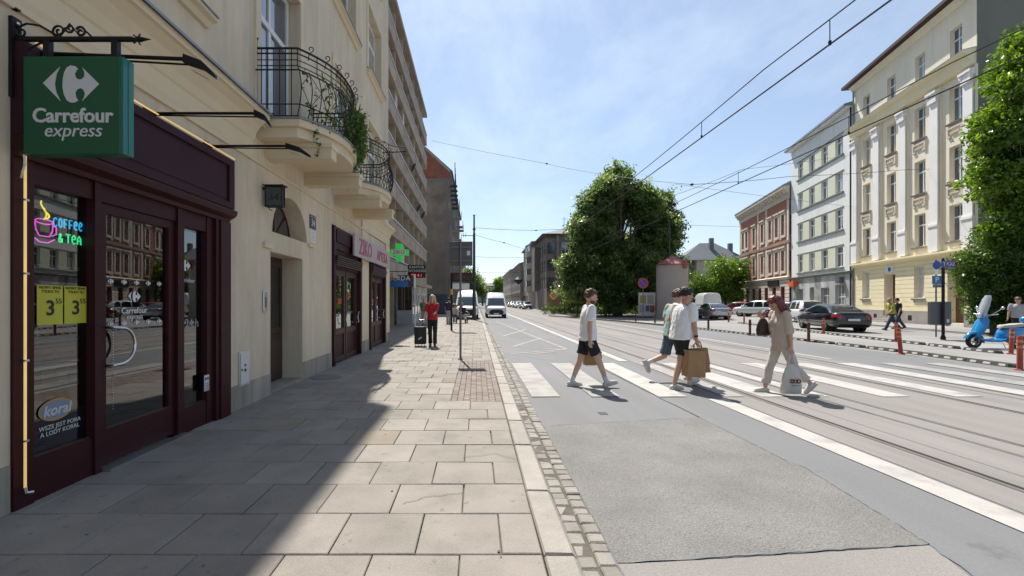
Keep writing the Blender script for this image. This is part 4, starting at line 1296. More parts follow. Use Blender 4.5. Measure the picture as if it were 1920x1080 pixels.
for u_ in (4.2, 9.2):
    q = MB(); q.box(u_, u_ + .5, 1.2, 1.8, H + .4, H + 1.35); q.box(u_ - .06, u_ + .56, 1.14, 1.86, H + 1.351, H + 1.45); q.build('chimney', MT['eave_maroon'], yh)
q = MB(); profile_run(q, [(0, 15.15), (.28, 15.15), (.30, 15.4), (.36, 15.5), (.40, 15.75), (.60, 15.85), (.64, 16.0), (0, 16.1)], -.02, W - .02); q.build('cornice', MT['yellow_ground'], yh)
q = MB(); profile_run(q, [(0, 16.102), (.65, 16.002), (.65, 16.03), (0, 16.14)], -.02, W - .02); q.build('flashing', MT['zinc'], yh)
q = MB(); profile_run(q, [(0, 4.35), (.12, 4.35), (.16, 4.5), (.40, 4.58), (.40, 4.68), (0, 4.75)], -.02, W - .02); q.build('cornice', MT['yellow_ground'], yh)
q = MB(); profile_run(q, [(0, H - .35), (.1, H - .35), (.3, H - .1), (.4, H - .02), (0, H)], -.02, W - .02); q.build('cornice', MT['yellow_wall'], yh)
for c in (.38, 3.42, 6.52, 9.62, 12.37):
    q = MB(); hw = .36
    q.box(c - hw, c + hw, -.19, -.001, 6.6, 14.2); q.box(c - hw - .06, c + hw + .06, -.23, -.001, 4.76, 6.35); q.box(c - hw - .1, c + hw + .1, -.28, -.001, 6.352, 6.50); q.box(c - hw - .04, c + hw + .04, -.23, -.001, 6.502, 6.598)
    q.box(c - hw - .03, c + hw + .03, -.30, -.001, 14.202, 14.30)
    p_ = q.build('pilaster', MT['pilaster_white'], yh)
    q = MB(); q.box(c - hw - .02, c + hw + .02, -.30, -.001, 14.302, 14.75); q.box(c - hw - .1, c + hw + .1, -.38, -.001, 14.752, 14.9)
    for s in (-1, 1): q.lathe([(.13, -.33), (.13, -.02)], (c + s * (hw - .02), 0, 14.66), 10, 'Y')
    q.build('capital', MT['pilaster_white'], p_)
    q = MB(); q.box(c - hw - .12, c - hw - .063, -.10, -.001, 4.78, 15.1); q.box(c + hw + .063, c + hw + .12, -.10, -.001, 4.78, 15.1); q.build('strip', MT['yellow_wall'], p_)
for i, c in enumerate(cs):
    for j, (a, b) in enumerate(rows):
        window(yh, c - .53, c + .53, a, b, .2, 2, .66, 'frame_white', 'pane', .075)
        q = MB(); profile_run(q, [(0, a - .12), (.12, a - .12), (.16, a - .02), (0, a + .0)], c - .66, c + .66); q.build('sill', MT['stone_grey'], yh)
        if j > 0:
            z = a - .25
            q = MB()
            for bx in ((c - .62, c + .62, z - .12, z), (c - .62, c - .5, z - .62, z - .121), (c + .5, c + .62, z - .62, z - .121), (c - .36, c + .36, z - .42, z - .34), (c - .5, c - .36, z - .62, z - .5), (c + .36, c + .5, z - .62, z - .5)):
                q.box(bx[0], bx[1], -.09, -.001, bx[2], bx[3])
            q.build('relief_panel', MT['stone_cream'], yh)
    window(yh, c - .48, c + .48, 16.25, 18.1, .18, 2, .62, 'frame_white', 'pane', .075)
for c in (1.85, 8.05):
    window(yh, c - .5, c + .5, 1.85, 3.95, .18, 2, .7, 'frame_white', 'curtain', .07)
    q = MB(); profile_run(q, [(0, 1.68), (.14, 1.68), (.18, 1.8), (0, 1.84)], c - .62, c + .62); q.build('sill', MT['stone_grey'], yh)
# rusticated ground floor courses
for k in range(11):
    z0_, z1_ = .95 + k * .31, .95 + k * .31 + .29
    if z1_ > 4.34: z1_ = 4.34
    q = MB(); xs = [(.0, W)]
    for o in ops:
        if o[2] < z1_ and o[3] > z0_ and o[2] < 5: xs = [s for r in xs for s in ([(r[0], o[0] - .002), (o[1] + .002, r[1])] if r[0] < o[0] and o[1] < r[1] else [r])]
    for a, b in xs: MB().box(a, b, -.05, -.001, z0_, z1_).build('course', MT['yellow_ground'], yh)
for a, b in ((0, 4.2), (5.6, 10.55), (11.95, W)):
    MB().box(a, b, -.09, -.001, 0, .93).build('plinth', MT['stone_grey'], yh)
for u_ in (3.0, 7.0, 9.2): MB().box(u_, u_ + .4, -.095, -.091, .3, .65).build('cellar_grille', MT['iron'], yh)
MB().box(4.25, 5.55, .5, .55, .55, 3.6).build('door', MT['door_brown'], yh)
MB().box(10.6, 11.9, .36, .4, .3, 4.2).build('gate', MT['door_brown'], yh)
for k in range(3): MB().box(3.9 - .0, 5.9, -.9 + .28 * k, -.095, .0 + .18 * k, .18 + .18 * k - .002).build('step', MT['stone_grey'], yh)
q = MB(); q.box(4.5, 5.4, -.09, -.052, 3.72, 4.2); b_ = q.build('door_sign', MT['white_paint'], yh)
q = MB(); q.lathe([(.17, 0), (.17, .01), (.09, .01), (.09, 0)], (4.95, -.10, 3.96), 16, 'Y'); q.build('emblem', MT['board_blue'], b_)
q = MB(); q.tube([(.12, -.1, 0.1), (.12, -.1, 19.4)], .06, 8); q.build('downpipe', MT['zinc'], yh)

# ---- grey functionalist house
go = (34.8, 50.3)
gh2 = thing('grey_house', 'pale grey house with bands of white windows between the brick and yellow houses', 'building', (go[0], go[1], RZ), FROT)
W, H, D = 12.45, 18.1, 11
cs = (2.4, 5.05, 7.65, 10.3); rows = ((4.65, 6.5), (7.95, 9.8), (11.25, 13.0), (14.55, 16.3))
ops = [(c - .62, c + .62, a, b, .2) for c in cs for a, b in rows]
ops += [(1.4, 3.0, .9, 2.9, .3), (4.6, 5.5, .2, 3.0, .5), (6.9, 8.5, 1.0, 2.9, .25), (9.6, 11.4, .9, 3.1, .3)]
q = MB(); facade(q, 0, W, H, ops, z0=4.2); q.poly([(0, 0, 0), (0, 0, H), (0, D, H), (0, D, 0)]); q.build('wall', MT['grey_wall'], gh2)
q = MB(); facade(q, 0, W, 4.2, [o for o in ops if o[2] < 4]); q.build('ground_wall', MT['patched'], gh2)
q = MB(); profile_run(q, [(0, 4.0), (.12, 4.0), (.2, 4.18), (0, 4.25)], 0, W); q.build('cornice', MT['green_line'], gh2)
q = MB(); q.prism([(-.25, -.6, H + .0), (-.25, -.6, H + .2), (-.25, D, H + 3.2), (-.25, D, H + 3.0), (-.25, .2, H)], (W + .24, 0, 0)); q.build('roof', MT['zinc'], gh2)
q = MB(); q.box(0, W, -.5, -.001, H - .12, H - .002); q.build('eaves', MT['white_paint'], gh2)
for a, b in rows:
    for c0, c1 in zip(cs[:-1], cs[1:]): MB().box(c0 + .63, c1 - .63, -.025, -.001, a, b).build('panel', MT['panel_cream'], gh2)
    MB().box(1.6, 11.1, -.12, -.001, a - .16, a - .03).build('sill_band', MT['green_line'], gh2)
    MB().box(1.6, 11.1, -.05, -.001, b + .03, b + .10).build('lintel_band', MT['green_line'], gh2)
    for c in cs: window(gh2, c - .62, c + .62, a, b, .14, 2, .66, 'frame_white', 'pane', .08)
window(gh2, 1.4, 3.0, .9, 2.9, .2, 2, 0, 'alu', 'pane', .06, name='shop_window'); window(gh2, 6.9, 8.5, 1.0, 2.9, .2, 2, .6, 'frame_white', 'pane', .07, name='shop_window')
window(gh2, 9.6, 11.4, .9, 3.1, .2, 3, .5, 'frame_white', 'pane', .07, name='shop_window')
MB().box(4.6, 5.5, .45, .5, .2, 3.0).build('door', MT['yellow_ground'], gh2)
MB().box(.5, 1.75, -.45, -.05, 3.25, 3.75).build('awning', mat('awning_red', (.70, .11, .03), .6, var=.05), gh2)
q = MB(); q.tube([(W - .12, -.08, .1), (W - .12, -.08, 18)], .06, 8); q.build('downpipe', MT['iron'], gh2)
MB().box(10.4, 11.1, -.35, -.01, 3.2, 3.75).build('air_unit', MT['grey_metal'], gh2)

# ---- red brick house
bo = (39.3, 67.8)
bh = thing('brick_house', 'red brick house with cream stone trim left of the grey house', 'building', (bo[0], bo[1], RZ), FROT)
W, H, D = 18.0, 14.4, 11
cs = (1.6, 3.2, 6.3, 9.5, 12.2, 14.3, 16.2)
rows = ((5.1, 7.4), (9.2, 11.5))
ops = [(c - .5, c + .5, a, b, .2) for c in cs for a, b in rows]
gcs = [1.4, 3.7, 6.2, 8.6, 11.0, 13.6, 16.2]
ops += [(c - .6, c + .6, .5 if i % 3 else .1, 3.2, .3) for i, c in enumerate(gcs)]
q = MB(); facade(q, 0, W, H, ops, z0=4.2); q.poly([(0, 0, 4.2), (0, 0, H), (0, D, H), (0, D, 4.2)]); q.build('wall', MT['brick_red'], bh)
q = MB(); facade(q, 0, W, 4.2, [o for o in ops if o[2] < 4]); q.poly([(0, 0, 0), (0, 0, 4.2), (0, D, 4.2), (0, D, 0)]); q.build('ground_wall', MT['stone_cream'], bh)
for k in range(9):
    q = MB(); z0_, z1_ = .4 + k * .42, .77 + k * .42; xs = [(0, W)]
    for o in ops:
        if o[2] < z1_ and o[3] > z0_ and o[2] < 4: xs = [s for r in xs for s in ([(r[0], o[0] - .002), (o[1] + .002, r[1])] if r[0] < o[0] and o[1] < r[1] else [r])]
    for a, b in xs:
        if z0_ < 3.9: MB().box(a, b, -.07, -.001, z0_, min(z1_, 4.0)).build('course', MT['stone_cream'], bh)
q = MB(); profile_run(q, [(0, 4.05), (.15, 4.05), (.2, 4.25), (.3, 4.35), (0, 4.5)], 0, W); profile_run(q, [(0, 8.2), (.12, 8.2), (.18, 8.45), (0, 8.5)], 0, W); q.build('cornice', MT['stone_cream'], bh)
q = MB(); profile_run(q, [(0, 13.1), (.1, 13.1), (.15, 13.6), (.5, 14.0), (.7, 14.15), (.7, 14.4), (0, 14.5)], -.05, W); q.build('cornice', MT['stone_cream'], bh)
for k in range(20): MB().box(.5 + k * .9, .75 + k * .9, -.55, -.15, 13.62, 13.98).build('bracket', MT['stone_cream'], bh)
q = MB(); q.prism([(-.1, -.75, 14.42), (-.1, -.75, 14.55), (-.1, 4, 17), (-.1, D, 17), (-.1, D, 14.42)], (W + .09, 0, 0)); q.build('roof', MT['zinc'], bh)
for c in cs:
    for a, b in rows:
        window(bh, c - .5, c + .5, a, b, .14, 2, .66, 'frame_white', 'pane', .08)
        q = MB(); q.box(c - .80, c - .502, -.08, -.001, a - .5, b + .3); q.box(c + .502, c + .80, -.08, -.001, a - .3, b + .3); q.box(c - .502, c + .502, -.08, -.001, b + .002, b + .3); q.box(c - .85, c + .85, -.2, -.001, b + .302, b + .48); q.box(c - .502, c + .502, -.1, -.001, a - .3, a - .002)
        q.build('surround', MT['stone_cream'], bh)
for u_ in (.25, 7.9, 10.9, 17.6): MB().box(u_ - .25, u_ + .25, -.06, -.001, 4.5, 13.09).build('quoin_strip', MT['stone_cream'], bh)
for o in ops[len(cs) * 2:]: window(bh, o[0], o[1], o[2], o[3], .22, 2, .7, 'door_brown', 'pane', .08)
MB().box(11.8, 15.2, -.2, -.05, 3.4, 4.1).build('shop_board', MT['iron'], bh)

# ---- hip roofed house far behind
hh_ = thing('hip_roof_house', 'distant grey house with a hipped slate roof above the green trees', 'building', (46.5, 96, RZ), R(-8))
q = MB(); facade(q, 0, 9.5, 10.3, [(5.2 + k * 2.2, 6.3 + k * 2.2, 7.2, 8.9, .2) for k in range(2)]); shell(q, 0, 9.5, 9, 10.3); q.build('wall', mat('wall_sand', (.38, .36, .31), .9, var=.1, vs=.5), hh_)
q = MB(); q.box(-3.2, -.01, 2, 9, 0, 10.29); q.build('wing', MT['render_side'], hh_)
mat('slate', (.13, .14, .155), .75, var=.15, vs=1)
q = MB(); A = [(-3.6, -.6, 10.3), (10, -.6, 10.3), (10, 9.5, 10.3), (-3.6, 9.5, 10.3)]; B = [(2.0, 4.4, 14.4), (5, 4.4, 14.4)]
q.poly([A[0], A[1], B[1], B[0]]); q.poly([A[1], A[2], B[1]]); q.poly([A[2], A[3], B[0], B[1]]); q.poly([A[3], A[0], B[0]]); q.poly(A[::-1]); q.build('roof', MT['slate'], hh_)
for x in (3.4, 7.2):
    q = MB().box(x, x + .8, 2.2, 3, 11.5, 14.0 if x > 5 else 15.2); q.build('chimney', MT['slate'], hh_)
for k in range(2): window(hh_, 5.2 + k * 2.2, 6.3 + k * 2.2, 7.2, 8.9, .15, 2, .66, 'frame_white', 'pane_far', .08, split=False)

# ================================================================== RIGHT SIDE OF THE STREET, FAR
mat('soot', (.20, .17, .145), .92, var=.2, vs=.4, bump=.15, bs=10)
mat('soot_pale', (.33, .285, .24), .92, var=.15, vs=.4)
mat('far_wall_b', (.27, .235, .20), .9, var=.2, vs=.3)
ca = thing('corner_house', 'sooty brown corner house behind the big tree on the far side of the street', 'building', (12.4, 80, RZ))
W, H = 16, 13.4
ops = [(2.6 + k * 2.7, 3.9 + k * 2.7, z, z + 2.1, .2) for k in range(5) for z in (3.9, 6.9, 9.9)]
q = MB(); facade(q, 0, W, H, ops, z0=3.3); q.build('wall', MT['soot'], ca)
for o in ops: window(ca, o[0], o[1], o[2], o[3], .12, 2, .66, 'frame_white', 'pane', .1)
MB().box(0, W, -.02, .3, 0, 3.28).build('shop_base', mat('ochre_board', (.38, .24, .11), .85, var=.2, vs=1), ca)
sf_ = MB(M=Matrix.Translation((0, 18, 0)) @ Matrix.Rotation(R(-90), 4, 'Z'))
ops2 = [(1.2 + k * 2.8, 2.4 + k * 2.8, z, z + 2.1, .2) for k in range(6) for z in (3.9, 6.9, 9.9)]
facade(sf_, 0, 18, H, ops2); sf_.build('street_wall', MT['soot'], ca)
for o in ops2:
    q = MB(M=Matrix.Translation((0, 18, 0)) @ Matrix.Rotation(R(-90), 4, 'Z')); q.box(o[0], o[1], .14, .18, o[2], o[3]); wn = q.build('window', MT['pane_far'], ca)
    q = MB(M=Matrix.Translation((0, 18, 0)) @ Matrix.Rotation(R(-90), 4, 'Z')); m_ = (o[0] + o[1]) / 2; q.box(m_ - .05, m_ + .05, .1, .135, o[2], o[3]); q.box(o[0], o[1], .1, .134, o[2] + 1.35, o[2] + 1.45); q.build('frame', MT['frame_white'], wn)
q = MB(); q.box(-1.0, -.01, 9, 13, 3.6, 12.2); q.build('bay', MT['soot'], ca)
q = MB(); q.box(-.25, 1.4, -.8, -.02, 4.0, 12.6); q.build('corner_bay', MT['soot'], ca)
q = MB(); q.box(1.6, 2.1, -.3, -.02, 3.3, 13.2); q.build('downpipe', MT['soot_pale'], ca)
for z in (6.9, 9.9, 3.9):
    q = MB(); q.box(-.05, 1.2, -.84, -.805, z, z + 1.9); wn = q.build('window', MT['pane_far'], ca)
q = MB(); A = [(-.9, -.9, H), (W + .5, -.9, H), (W + .5, 18.5, H), (-.9, 18.5, H)]; B = [(5, 5, H + 2.0), (W - 5, 5, H + 2.0), (W - 5, 13, H + 2.0), (5, 13, H + 2.0)]
for i in range(4): q.poly([A[i], A[(i + 1) % 4], B[(i + 1) % 4], B[i]])
q.poly(B); q.poly(A[::-1]); q.build('roof', MT['slate'], ca)
for x in (4, 7, 9.5):
    q = MB(); q.tube([(x, 5, H + 1.9), (x, 5, H + 4)], .04, 4); q.tube([(x - .5, 5, H + 3.6), (x + .5, 5, H + 3.6)], .03, 4); q.build('aerial', MT['iron'], ca)
MB().box(3, 9, -1.6, -.03, 3.3, 3.5).build('canopy', MT['soot'], ca)

bb = thing('bay_house', 'pale house with rounded bay windows next to the sooty corner house', 'building', (11.9, 98.3, RZ))
MB().box(.5, 14, 0, 21, 0, 14.2).build('wall', MT['soot_pale'], bb)
q = MB(); q.box(.0, 14.2, -.2, 21.2, 14.201, 14.6); q.build('roof', MT['slate'], bb)
for i, z in enumerate((3.8, 6.4, 9.0, 11.6)):
    def ring(r_, zz): return [(.9 - r_ * math.cos(t) * 1.0, 5.5 + r_ * 4.6 * math.sin(t) * .7, zz) for t in [-math.pi / 2 + math.pi * k / 10 for k in range(11)]]
    q = MB(); q.loft([ring(1.6, z), ring(1.6, z + 1.1)]); by = q.build('bay', MT['soot_pale'], bb)
    q = MB(); q.loft([ring(1.5, z + 1.1), ring(1.5, z + 2.4)]); q.build('pane', MT['pane'], by)
    q = MB(); q.loft([ring(1.64, z + 2.4), ring(1.64, z + 2.6)]); q.build('lintel', MT['soot_pale'], by)
    q = MB()
    for k in range(0, 11, 2):
        p = ring(1.53, z + 1.1)[k]; q.box(p[0] - .08, p[0] + .08, p[1] - .08, p[1] + .08, z + 1.1, z + 2.4)
    q.build('mullion', MT['soot_pale'], by)
for k in range(4): MB().box(.38, .5, 12 + k * 2.2, 13.2 + k * 2.2, .6, 3).build('shop_window', MT['pane_far'], bb)
plain_house('row_house', 'long dusky house row receding right of the oncoming van', (11.6, 150.0, RZ), R(-90), 30, 12, 11.6, 9, 3, MT['far_wall_b'], MT['slate'])
plain_house('row_house', 'farthest house of the right row near the end of the street', (11.6, 196.0, RZ), R(-90), 44, 12, 12.2, 10, 3, MT['soot_pale'], MT['zinc'])
plain_house('end_house', 'small hazy house closing the view at the end of the street', (-14, 330, RZ), 0, 34, 12, 13, 9, 3, MT['far_wall_b'], MT['slate'])
# ================================================================== TREES AND PLANTS
leaf_mat('leaf_dark', (.045, .085, .026), (.22, .31, .12), .55)
leaf_mat('leaf_mid', (.035, .075, .015), (.10, .19, .04), .45)
leaf_mat('leaf_bright', (.05, .11, .016), (.15, .26, .045), .5)
leaf_mat('leaf_plum', (.045, .020, .022), (.10, .045, .05), .35)
mat('bark', (.085, .068, .052), .95, var=.3, vs=4, bump=.5, bs=14, stretch=(1, 1, .25))
nprng = np.random.default_rng(5)


def leaf_mesh(name, pts, size, m, tone, droop=.35, aspect=.5):
    pts = np.asarray(pts, float); N = len(pts); g_ = nprng
    d = g_.normal(size=(N, 3)); d[:, 2] -= droop * np.abs(g_.normal(size=N)); d /= np.linalg.norm(d, axis=1)[:, None]
    nrm = g_.normal(size=(N, 3)); nrm[:, 2] = np.abs(nrm[:, 2]) + .5
    s_ = np.cross(d, nrm); s_ /= np.linalg.norm(s_, axis=1)[:, None] + 1e-9
    sz = size * g_.uniform(.6, 1.35, N)[:, None]
    n2 = np.cross(s_, d)
    a = pts - d * sz * .5; b = pts + d * sz * .5
    c = pts + s_ * sz * aspect * .5 + n2 * sz * .08; e = pts - s_ * sz * aspect * .5 + n2 * sz * .08
    v = np.stack([a, c, b, e], 1).reshape(-1, 3)
    me = bpy.data.meshes.new(name)
    me.vertices.add(4 * N); me.vertices.foreach_set('co', v.ravel().astype(np.float32))
    me.loops.add(4 * N); me.loops.foreach_set('vertex_index', np.arange(4 * N, dtype=np.int32))
    me.polygons.add(N); me.polygons.foreach_set('loop_start', np.arange(0, 4 * N, 4, dtype=np.int32)); me.polygons.foreach_set('loop_total', np.full(N, 4, np.int32))
    me.update(calc_edges=True)
    at = me.attributes.new('tone', 'FLOAT', 'FACE'); at.data.foreach_set('value', np.clip(tone, 0, 1).astype(np.float32))
    me.materials.append(m)
    return me


def crown_points(lobes, per_m3, clump=.5, shellbias=.55, seed=1, leaves_per=26):
    """leaf positions in clumps that sit mostly in the outer part of each lobe"""
    g_ = np.random.default_rng(seed); P_, T_ = [], []
    for (c, r) in lobes:
        c = np.array(c, float); r = np.array(r, float)
        lt = g_.normal(0, .16)
        n_ = max(8, int(per_m3 * (r[0] * r[1] * r[2]) ** (2 / 3.)))
        for _ in range(n_):
            d = g_.normal(size=3); d /= np.linalg.norm(d)
            rad = g_.uniform(shellbias, 1.12) * (1 + .34 * noise.noise(Vector(d * 2.2 + c * .3)))
            cc = c + d * r * rad
            k = int(leaves_per * g_.uniform(.5, 1.4))
            q = cc + g_.normal(size=(k, 3)) * clump * np.array([1, 1, .7]) * .55
            P_.append(q); T_.append(np.clip(lt + g_.normal(.42, .26) + g_.normal(0, .14, k), 0, 1))
    return np.concatenate(P_), np.concatenate(T_)


def tree(name, label, base, lobes, m, size, per, clump, trunk_r, fork_z, group=None, seed=1, leaves_per=26, cat='tree', shellbias=.5):
    """lobes in world coordinates"""
    t = thing(name, label, cat, base, 0, group)
    B = np.array(base)
    lb = [((np.array(c) - B), r) for c, r in lobes]
    pts, tone = crown_points(lb, per, clump, shellbias, seed, leaves_per)
    r_ = random.Random(seed)
    pts[:, 2] = np.maximum(pts[:, 2], .05)
    link('crown', leaf_mesh('crown', pts, size, MT[m], tone), t)
    q = MB()
    f = Vector((r_.uniform(-.2, .2), r_.uniform(-.2, .2), fork_z))
    q.tube([(0, 0, -.1), (0, 0, .12), (f.x * .4, f.y * .4, fork_z * .5), f], [trunk_r * 1.5, trunk_r * 1.1, trunk_r * .92, trunk_r * .8], 9)
    tr = q.build('trunk', MT['bark'], t, smooth=70)
    for c, r in (lb if len(lb) < 14 else lb[::3]):
        e = Vector(c) + Vector((r_.uniform(-.3, .3), r_.uniform(-.3, .3), .2 * r[2]))
        mid = f.lerp(e, .5) + Vector((r_.uniform(-.4, .4), r_.uniform(-.4, .4), .3))
        q = MB(); q.tube([f - Vector((0, 0, .2)), f.lerp(mid, .6), mid, e], [trunk_r * .5, trunk_r * .38, trunk_r * .28, trunk_r * .08], 6)
        for k in range(4):
            e2 = Vector(c) + Vector((r_.gauss(0, .5) * r[0], r_.gauss(0, .5) * r[1], r_.gauss(.1, .5) * r[2]))
            q.tube([mid, mid.lerp(e2, .6) + Vector((0, 0, .15)), e2], [trunk_r * .22, trunk_r * .12, trunk_r * .03], 5)
        q.build('limb', MT['bark'], t, smooth=70)
    return t


def lob(px, py, rp, y, dy=0, sy=1.0, sz=1.0):
    c = P(px, py, y + dy); r = rp * (y + dy) / 853
    return ((c.x, c.y, c.z), (r, r * sy, r * sz))


# big street tree: many small lobes inside an uneven outline
def many_lobes(env, y, dy, seed, n_, r0, r1):
    """env: (px, py, r) circles that make the outline; fills them with small lobes near their rims"""
    g2 = random.Random(seed); out = []
    for px, py, rp in env:
        for _ in range(max(2, int(n_ * rp / 50))):
            a = g2.uniform(0, 2 * math.pi); f = math.sqrt(g2.uniform(.25, 1)); rr = g2.uniform(r0, r1)
            h_ = math.sqrt(max(0, 1 - f * f * .9)) * dy
            out.append(lob(px + math.cos(a) * max(rp - rr * .7, 2) * f, py + math.sin(a) * max(rp - rr * .7, 2) * f, rr, y, g2.choice((-1, -1, 1)) * h_ * g2.uniform(.4, 1), 1, .8))
    return out
Y = 50
env = [(1148, 365, 44), (1195, 372, 44), (1222, 382, 36), (1240, 420, 34), (1122, 395, 34), (1105, 430, 38), (1170, 440, 60), (1245, 455, 30), (1085, 482, 34), (1075, 510, 24), (1125, 500, 55), (1205, 510, 55), (1085, 540, 26), (1155, 335, 18), (1250, 500, 24), (1165, 545, 50), (1225, 545, 38)]
L_ = many_lobes(env, Y, 3.6, 4, 15, 15, 27)
tree('street_tree', 'huge dense dark green tree in the middle behind the advertising column', (15.6, 50, RZ), L_, 'leaf_dark', .33, 20, .55, .42, 3.4, seed=3, leaves_per=44, shellbias=.25)
# park trees behind it
for i, (px, py, rp, y, lab) in enumerate(((1090, 545, 40, 66, 'shaded park tree left behind the huge tree'), (1160, 540, 50, 70, 'shaded park tree straight behind the huge tree'), (1235, 535, 45, 68, 'shaded park tree right behind the huge tree'))):
    c = P(px, py, y)
    tree('park_tree', lab, (c.x, y, RZ), [lob(px, py - 15, rp, y), lob(px - 20, py + 5, rp * .7, y, -2), lob(px + 22, py + 8, rp * .7, y, 1), lob(px, py + 24, rp * .7, y, 0)], 'leaf_dark', .4, 14, .8, .3, 2.2, 'park trees', 20 + i, 30)
hd = thing('hedge', 'low dark hedge in the shade under the huge tree', 'hedge', (15.5, 57, RZ))
pts, tone = crown_points([((x, 0, .45), (1.4, .7, .6)) for x in np.arange(-6.5, 7, 1.2)], 60, .3, .3, 9, 22)
link('foliage', leaf_mesh('foliage', np.maximum(pts, [-99, -99, .02]), .16, MT['leaf_mid'], tone), hd)
sheet('lawn', [(10.6, 47.5), (17.0, 44.5), (24, 56), (24, 75), (11.5, 75)], RZ + .02, 'soil', kind='structure')
# purple plum by the corner house
tree('plum_tree', 'small purple leaved tree left of the huge tree', (P(1058, 560, 58).x, 58, RZ), [lob(1056, 520, 15, 58), lob(1068, 535, 15, 58), lob(1050, 535, 10, 58)], 'leaf_plum', .22, 34, .45, .1, 1.5, seed=5)
tree('young_tree', 'light green bush tree at the left foot of the huge tree', (P(1082, 570, 53).x, 53, RZ), [lob(1075, 540, 17, 53), lob(1090, 552, 15, 53), lob(1068, 555, 11, 53)], 'leaf_bright', .24, 34, .5, .09, 1.2, seed=6)
# trees before the hip roofed house
Y = 63
tree('side_tree', 'sunlit green tree left of the red brick house', (P(1360, 570, Y).x, Y, RZ), [lob(1355, 508, 28, Y), lob(1380, 512, 26, Y, 1), lob(1368, 535, 28, Y, 2), lob(1340, 540, 22, Y, -1), lob(1370, 555, 22, Y), lob(1395, 545, 14, Y + 9)], 'leaf_bright', .28, 28, .6, .2, 1.8, 'trees left of the brick house', 7, 34)
tree('side_tree', 'lower green tree next to the advertising column', (P(1312, 572, Y).x, Y, RZ), [lob(1312, 535, 22, Y), lob(1330, 550, 18, Y, 1), lob(1298, 550, 16, Y)], 'leaf_bright', .28, 28, .6, .16, 1.5, 'trees left of the brick house', 8, 34)
# avenue trees in the distance
tree('avenue_tree', 'distant dark tree left of the road behind the parked van', (P(893, 560, 112).x, 112, 0), [lob(884, 530, 18, 112), lob(895, 535, 14, 112, 4), lob(880, 515, 12, 112), lob(899, 545, 10, 112)], 'leaf_dark', .5, 22, .9, .3, 3, 'distant avenue trees', 11, 24)
tree('avenue_tree', 'distant pale tree at the left end of the road', (P(905, 560, 170).x, 170, 0), [lob(903, 545, 9, 170), lob(908, 548, 8, 170, 6), lob(897, 543, 8, 170)], 'leaf_mid', .8, 16, 1.2, .35, 3, 'distant avenue trees', 12, 24)
tree('avenue_tree', 'distant bright tree at the far end of the right house row', (P(940, 562, 205).x, 205, RZ), [lob(936, 530, 9, 205), lob(943, 538, 9, 205, 5), lob(933, 546, 7, 205)], 'leaf_bright', .8, 16, 1.2, .35, 3, 'distant avenue trees', 13, 24)
tree('avenue_tree', 'small hazy tree closing the street next to the end house', (P(916, 562, 290).x, 290, RZ), [lob(914, 553, 6, 290), lob(920, 555, 6, 290)], 'leaf_mid', 1.2, 12, 1.6, .4, 3, 'distant avenue trees', 14, 24)
# tree and shrubs at the right edge
Y = 21.0
L_ = many_lobes([(1895, 150, 46), (1925, 110, 55), (1878, 250, 58), (1930, 240, 85), (1895, 330, 62), (1955, 350, 80), (1900, 405, 60), (1862, 330, 34)], Y, 1.6, 9, 9, 22, 42)
tree('edge_tree', 'bright green leafy tree cut by the right edge of the picture', (P(1960, 560, Y).x, Y, RZ), L_, 'leaf_bright', .21, 44, .30, .2, 3.0, seed=15, leaves_per=36, shellbias=.2)
L_ = [lob(1860, 505, 45, Y), lob(1905, 480, 50, Y, -.3), lob(1822, 500, 26, Y), lob(1815, 530, 18, Y, .3), lob(1838, 560, 24, Y, .6), lob(1848, 588, 20, Y, .8), lob(1895, 590, 30, Y, .6), lob(1880, 560, 42, Y, .5), lob(1930, 540, 55, Y), lob(1850, 570, 26, Y, .8), lob(1870, 455, 34, Y, .4)]
tree('shrub', 'dark green overhanging shrub behind the blue scooter', (P(1890, 590, Y).x, Y + .6, RZ), L_, 'leaf_mid', .15, 85, .34, .12, .9, seed=16, leaves_per=44, cat='shrub')
# climbing plant on the near balcony
bal_pts = []
g_ = np.random.default_rng(3)
def bowxy(u):
    s = (u - 8.275) / 1.275
    return LX + .70 + .46 * (1 - min(1, abs(s)) ** 2.4) + .04
P_ = []
for _ in range(300):
    u = 9.55 - abs(g_.normal(0, .55)); u = max(7.05, u)
    dens = (u - 7.0) / 2.5
    h0 = 4.42 + g_.uniform(0, .25 + .62 * dens * g_.uniform(.5, 1))
    P_.append(np.array([bowxy(u), u, h0]) + g_.normal(size=(24, 3)) * [.07, .09, .11])
for _ in range(26):
    u = g_.uniform(7.02, 8.4); h0 = g_.uniform(4.5, 5.1)
    P_.append(np.array([bowxy(u), u, h0]) + g_.normal(size=(8, 3)) * [.03, .05, .07])
for u in (7.25, 9.3, 9.45):
    for k in range(7): P_.append(np.array([bowxy(u) - .05, u, 4.35 - k * .07]) + g_.normal(size=(5, 3)) * [.03, .04, .04])
P_ = np.concatenate(P_)
iv = thing('climbing_plant', 'green climbing plant hanging through the near balcony railing', 'plant', (-2.3, 8.6, 4.39))
link('foliage', leaf_mesh('foliage', P_ - np.array([-2.3, 8.6, 4.39]), .075, MT['leaf_mid'], g_.uniform(.1, .9, len(P_))), iv)
q = MB()
for k in range(16):
    u = 9.5 - abs(g_.normal(0, .6)); x = bowxy(u)
    q.tube([(x + 2.3, u - 8.6, .02), (x + 2.32, u - 8.6 + .05, .35), (x + 2.28, u - 8.6 - .06, .65), (x + 2.33, u - 8.6 + .02, .95)], .006, 4)
q.build('stem', MT['bark'], iv, kind='stuff')
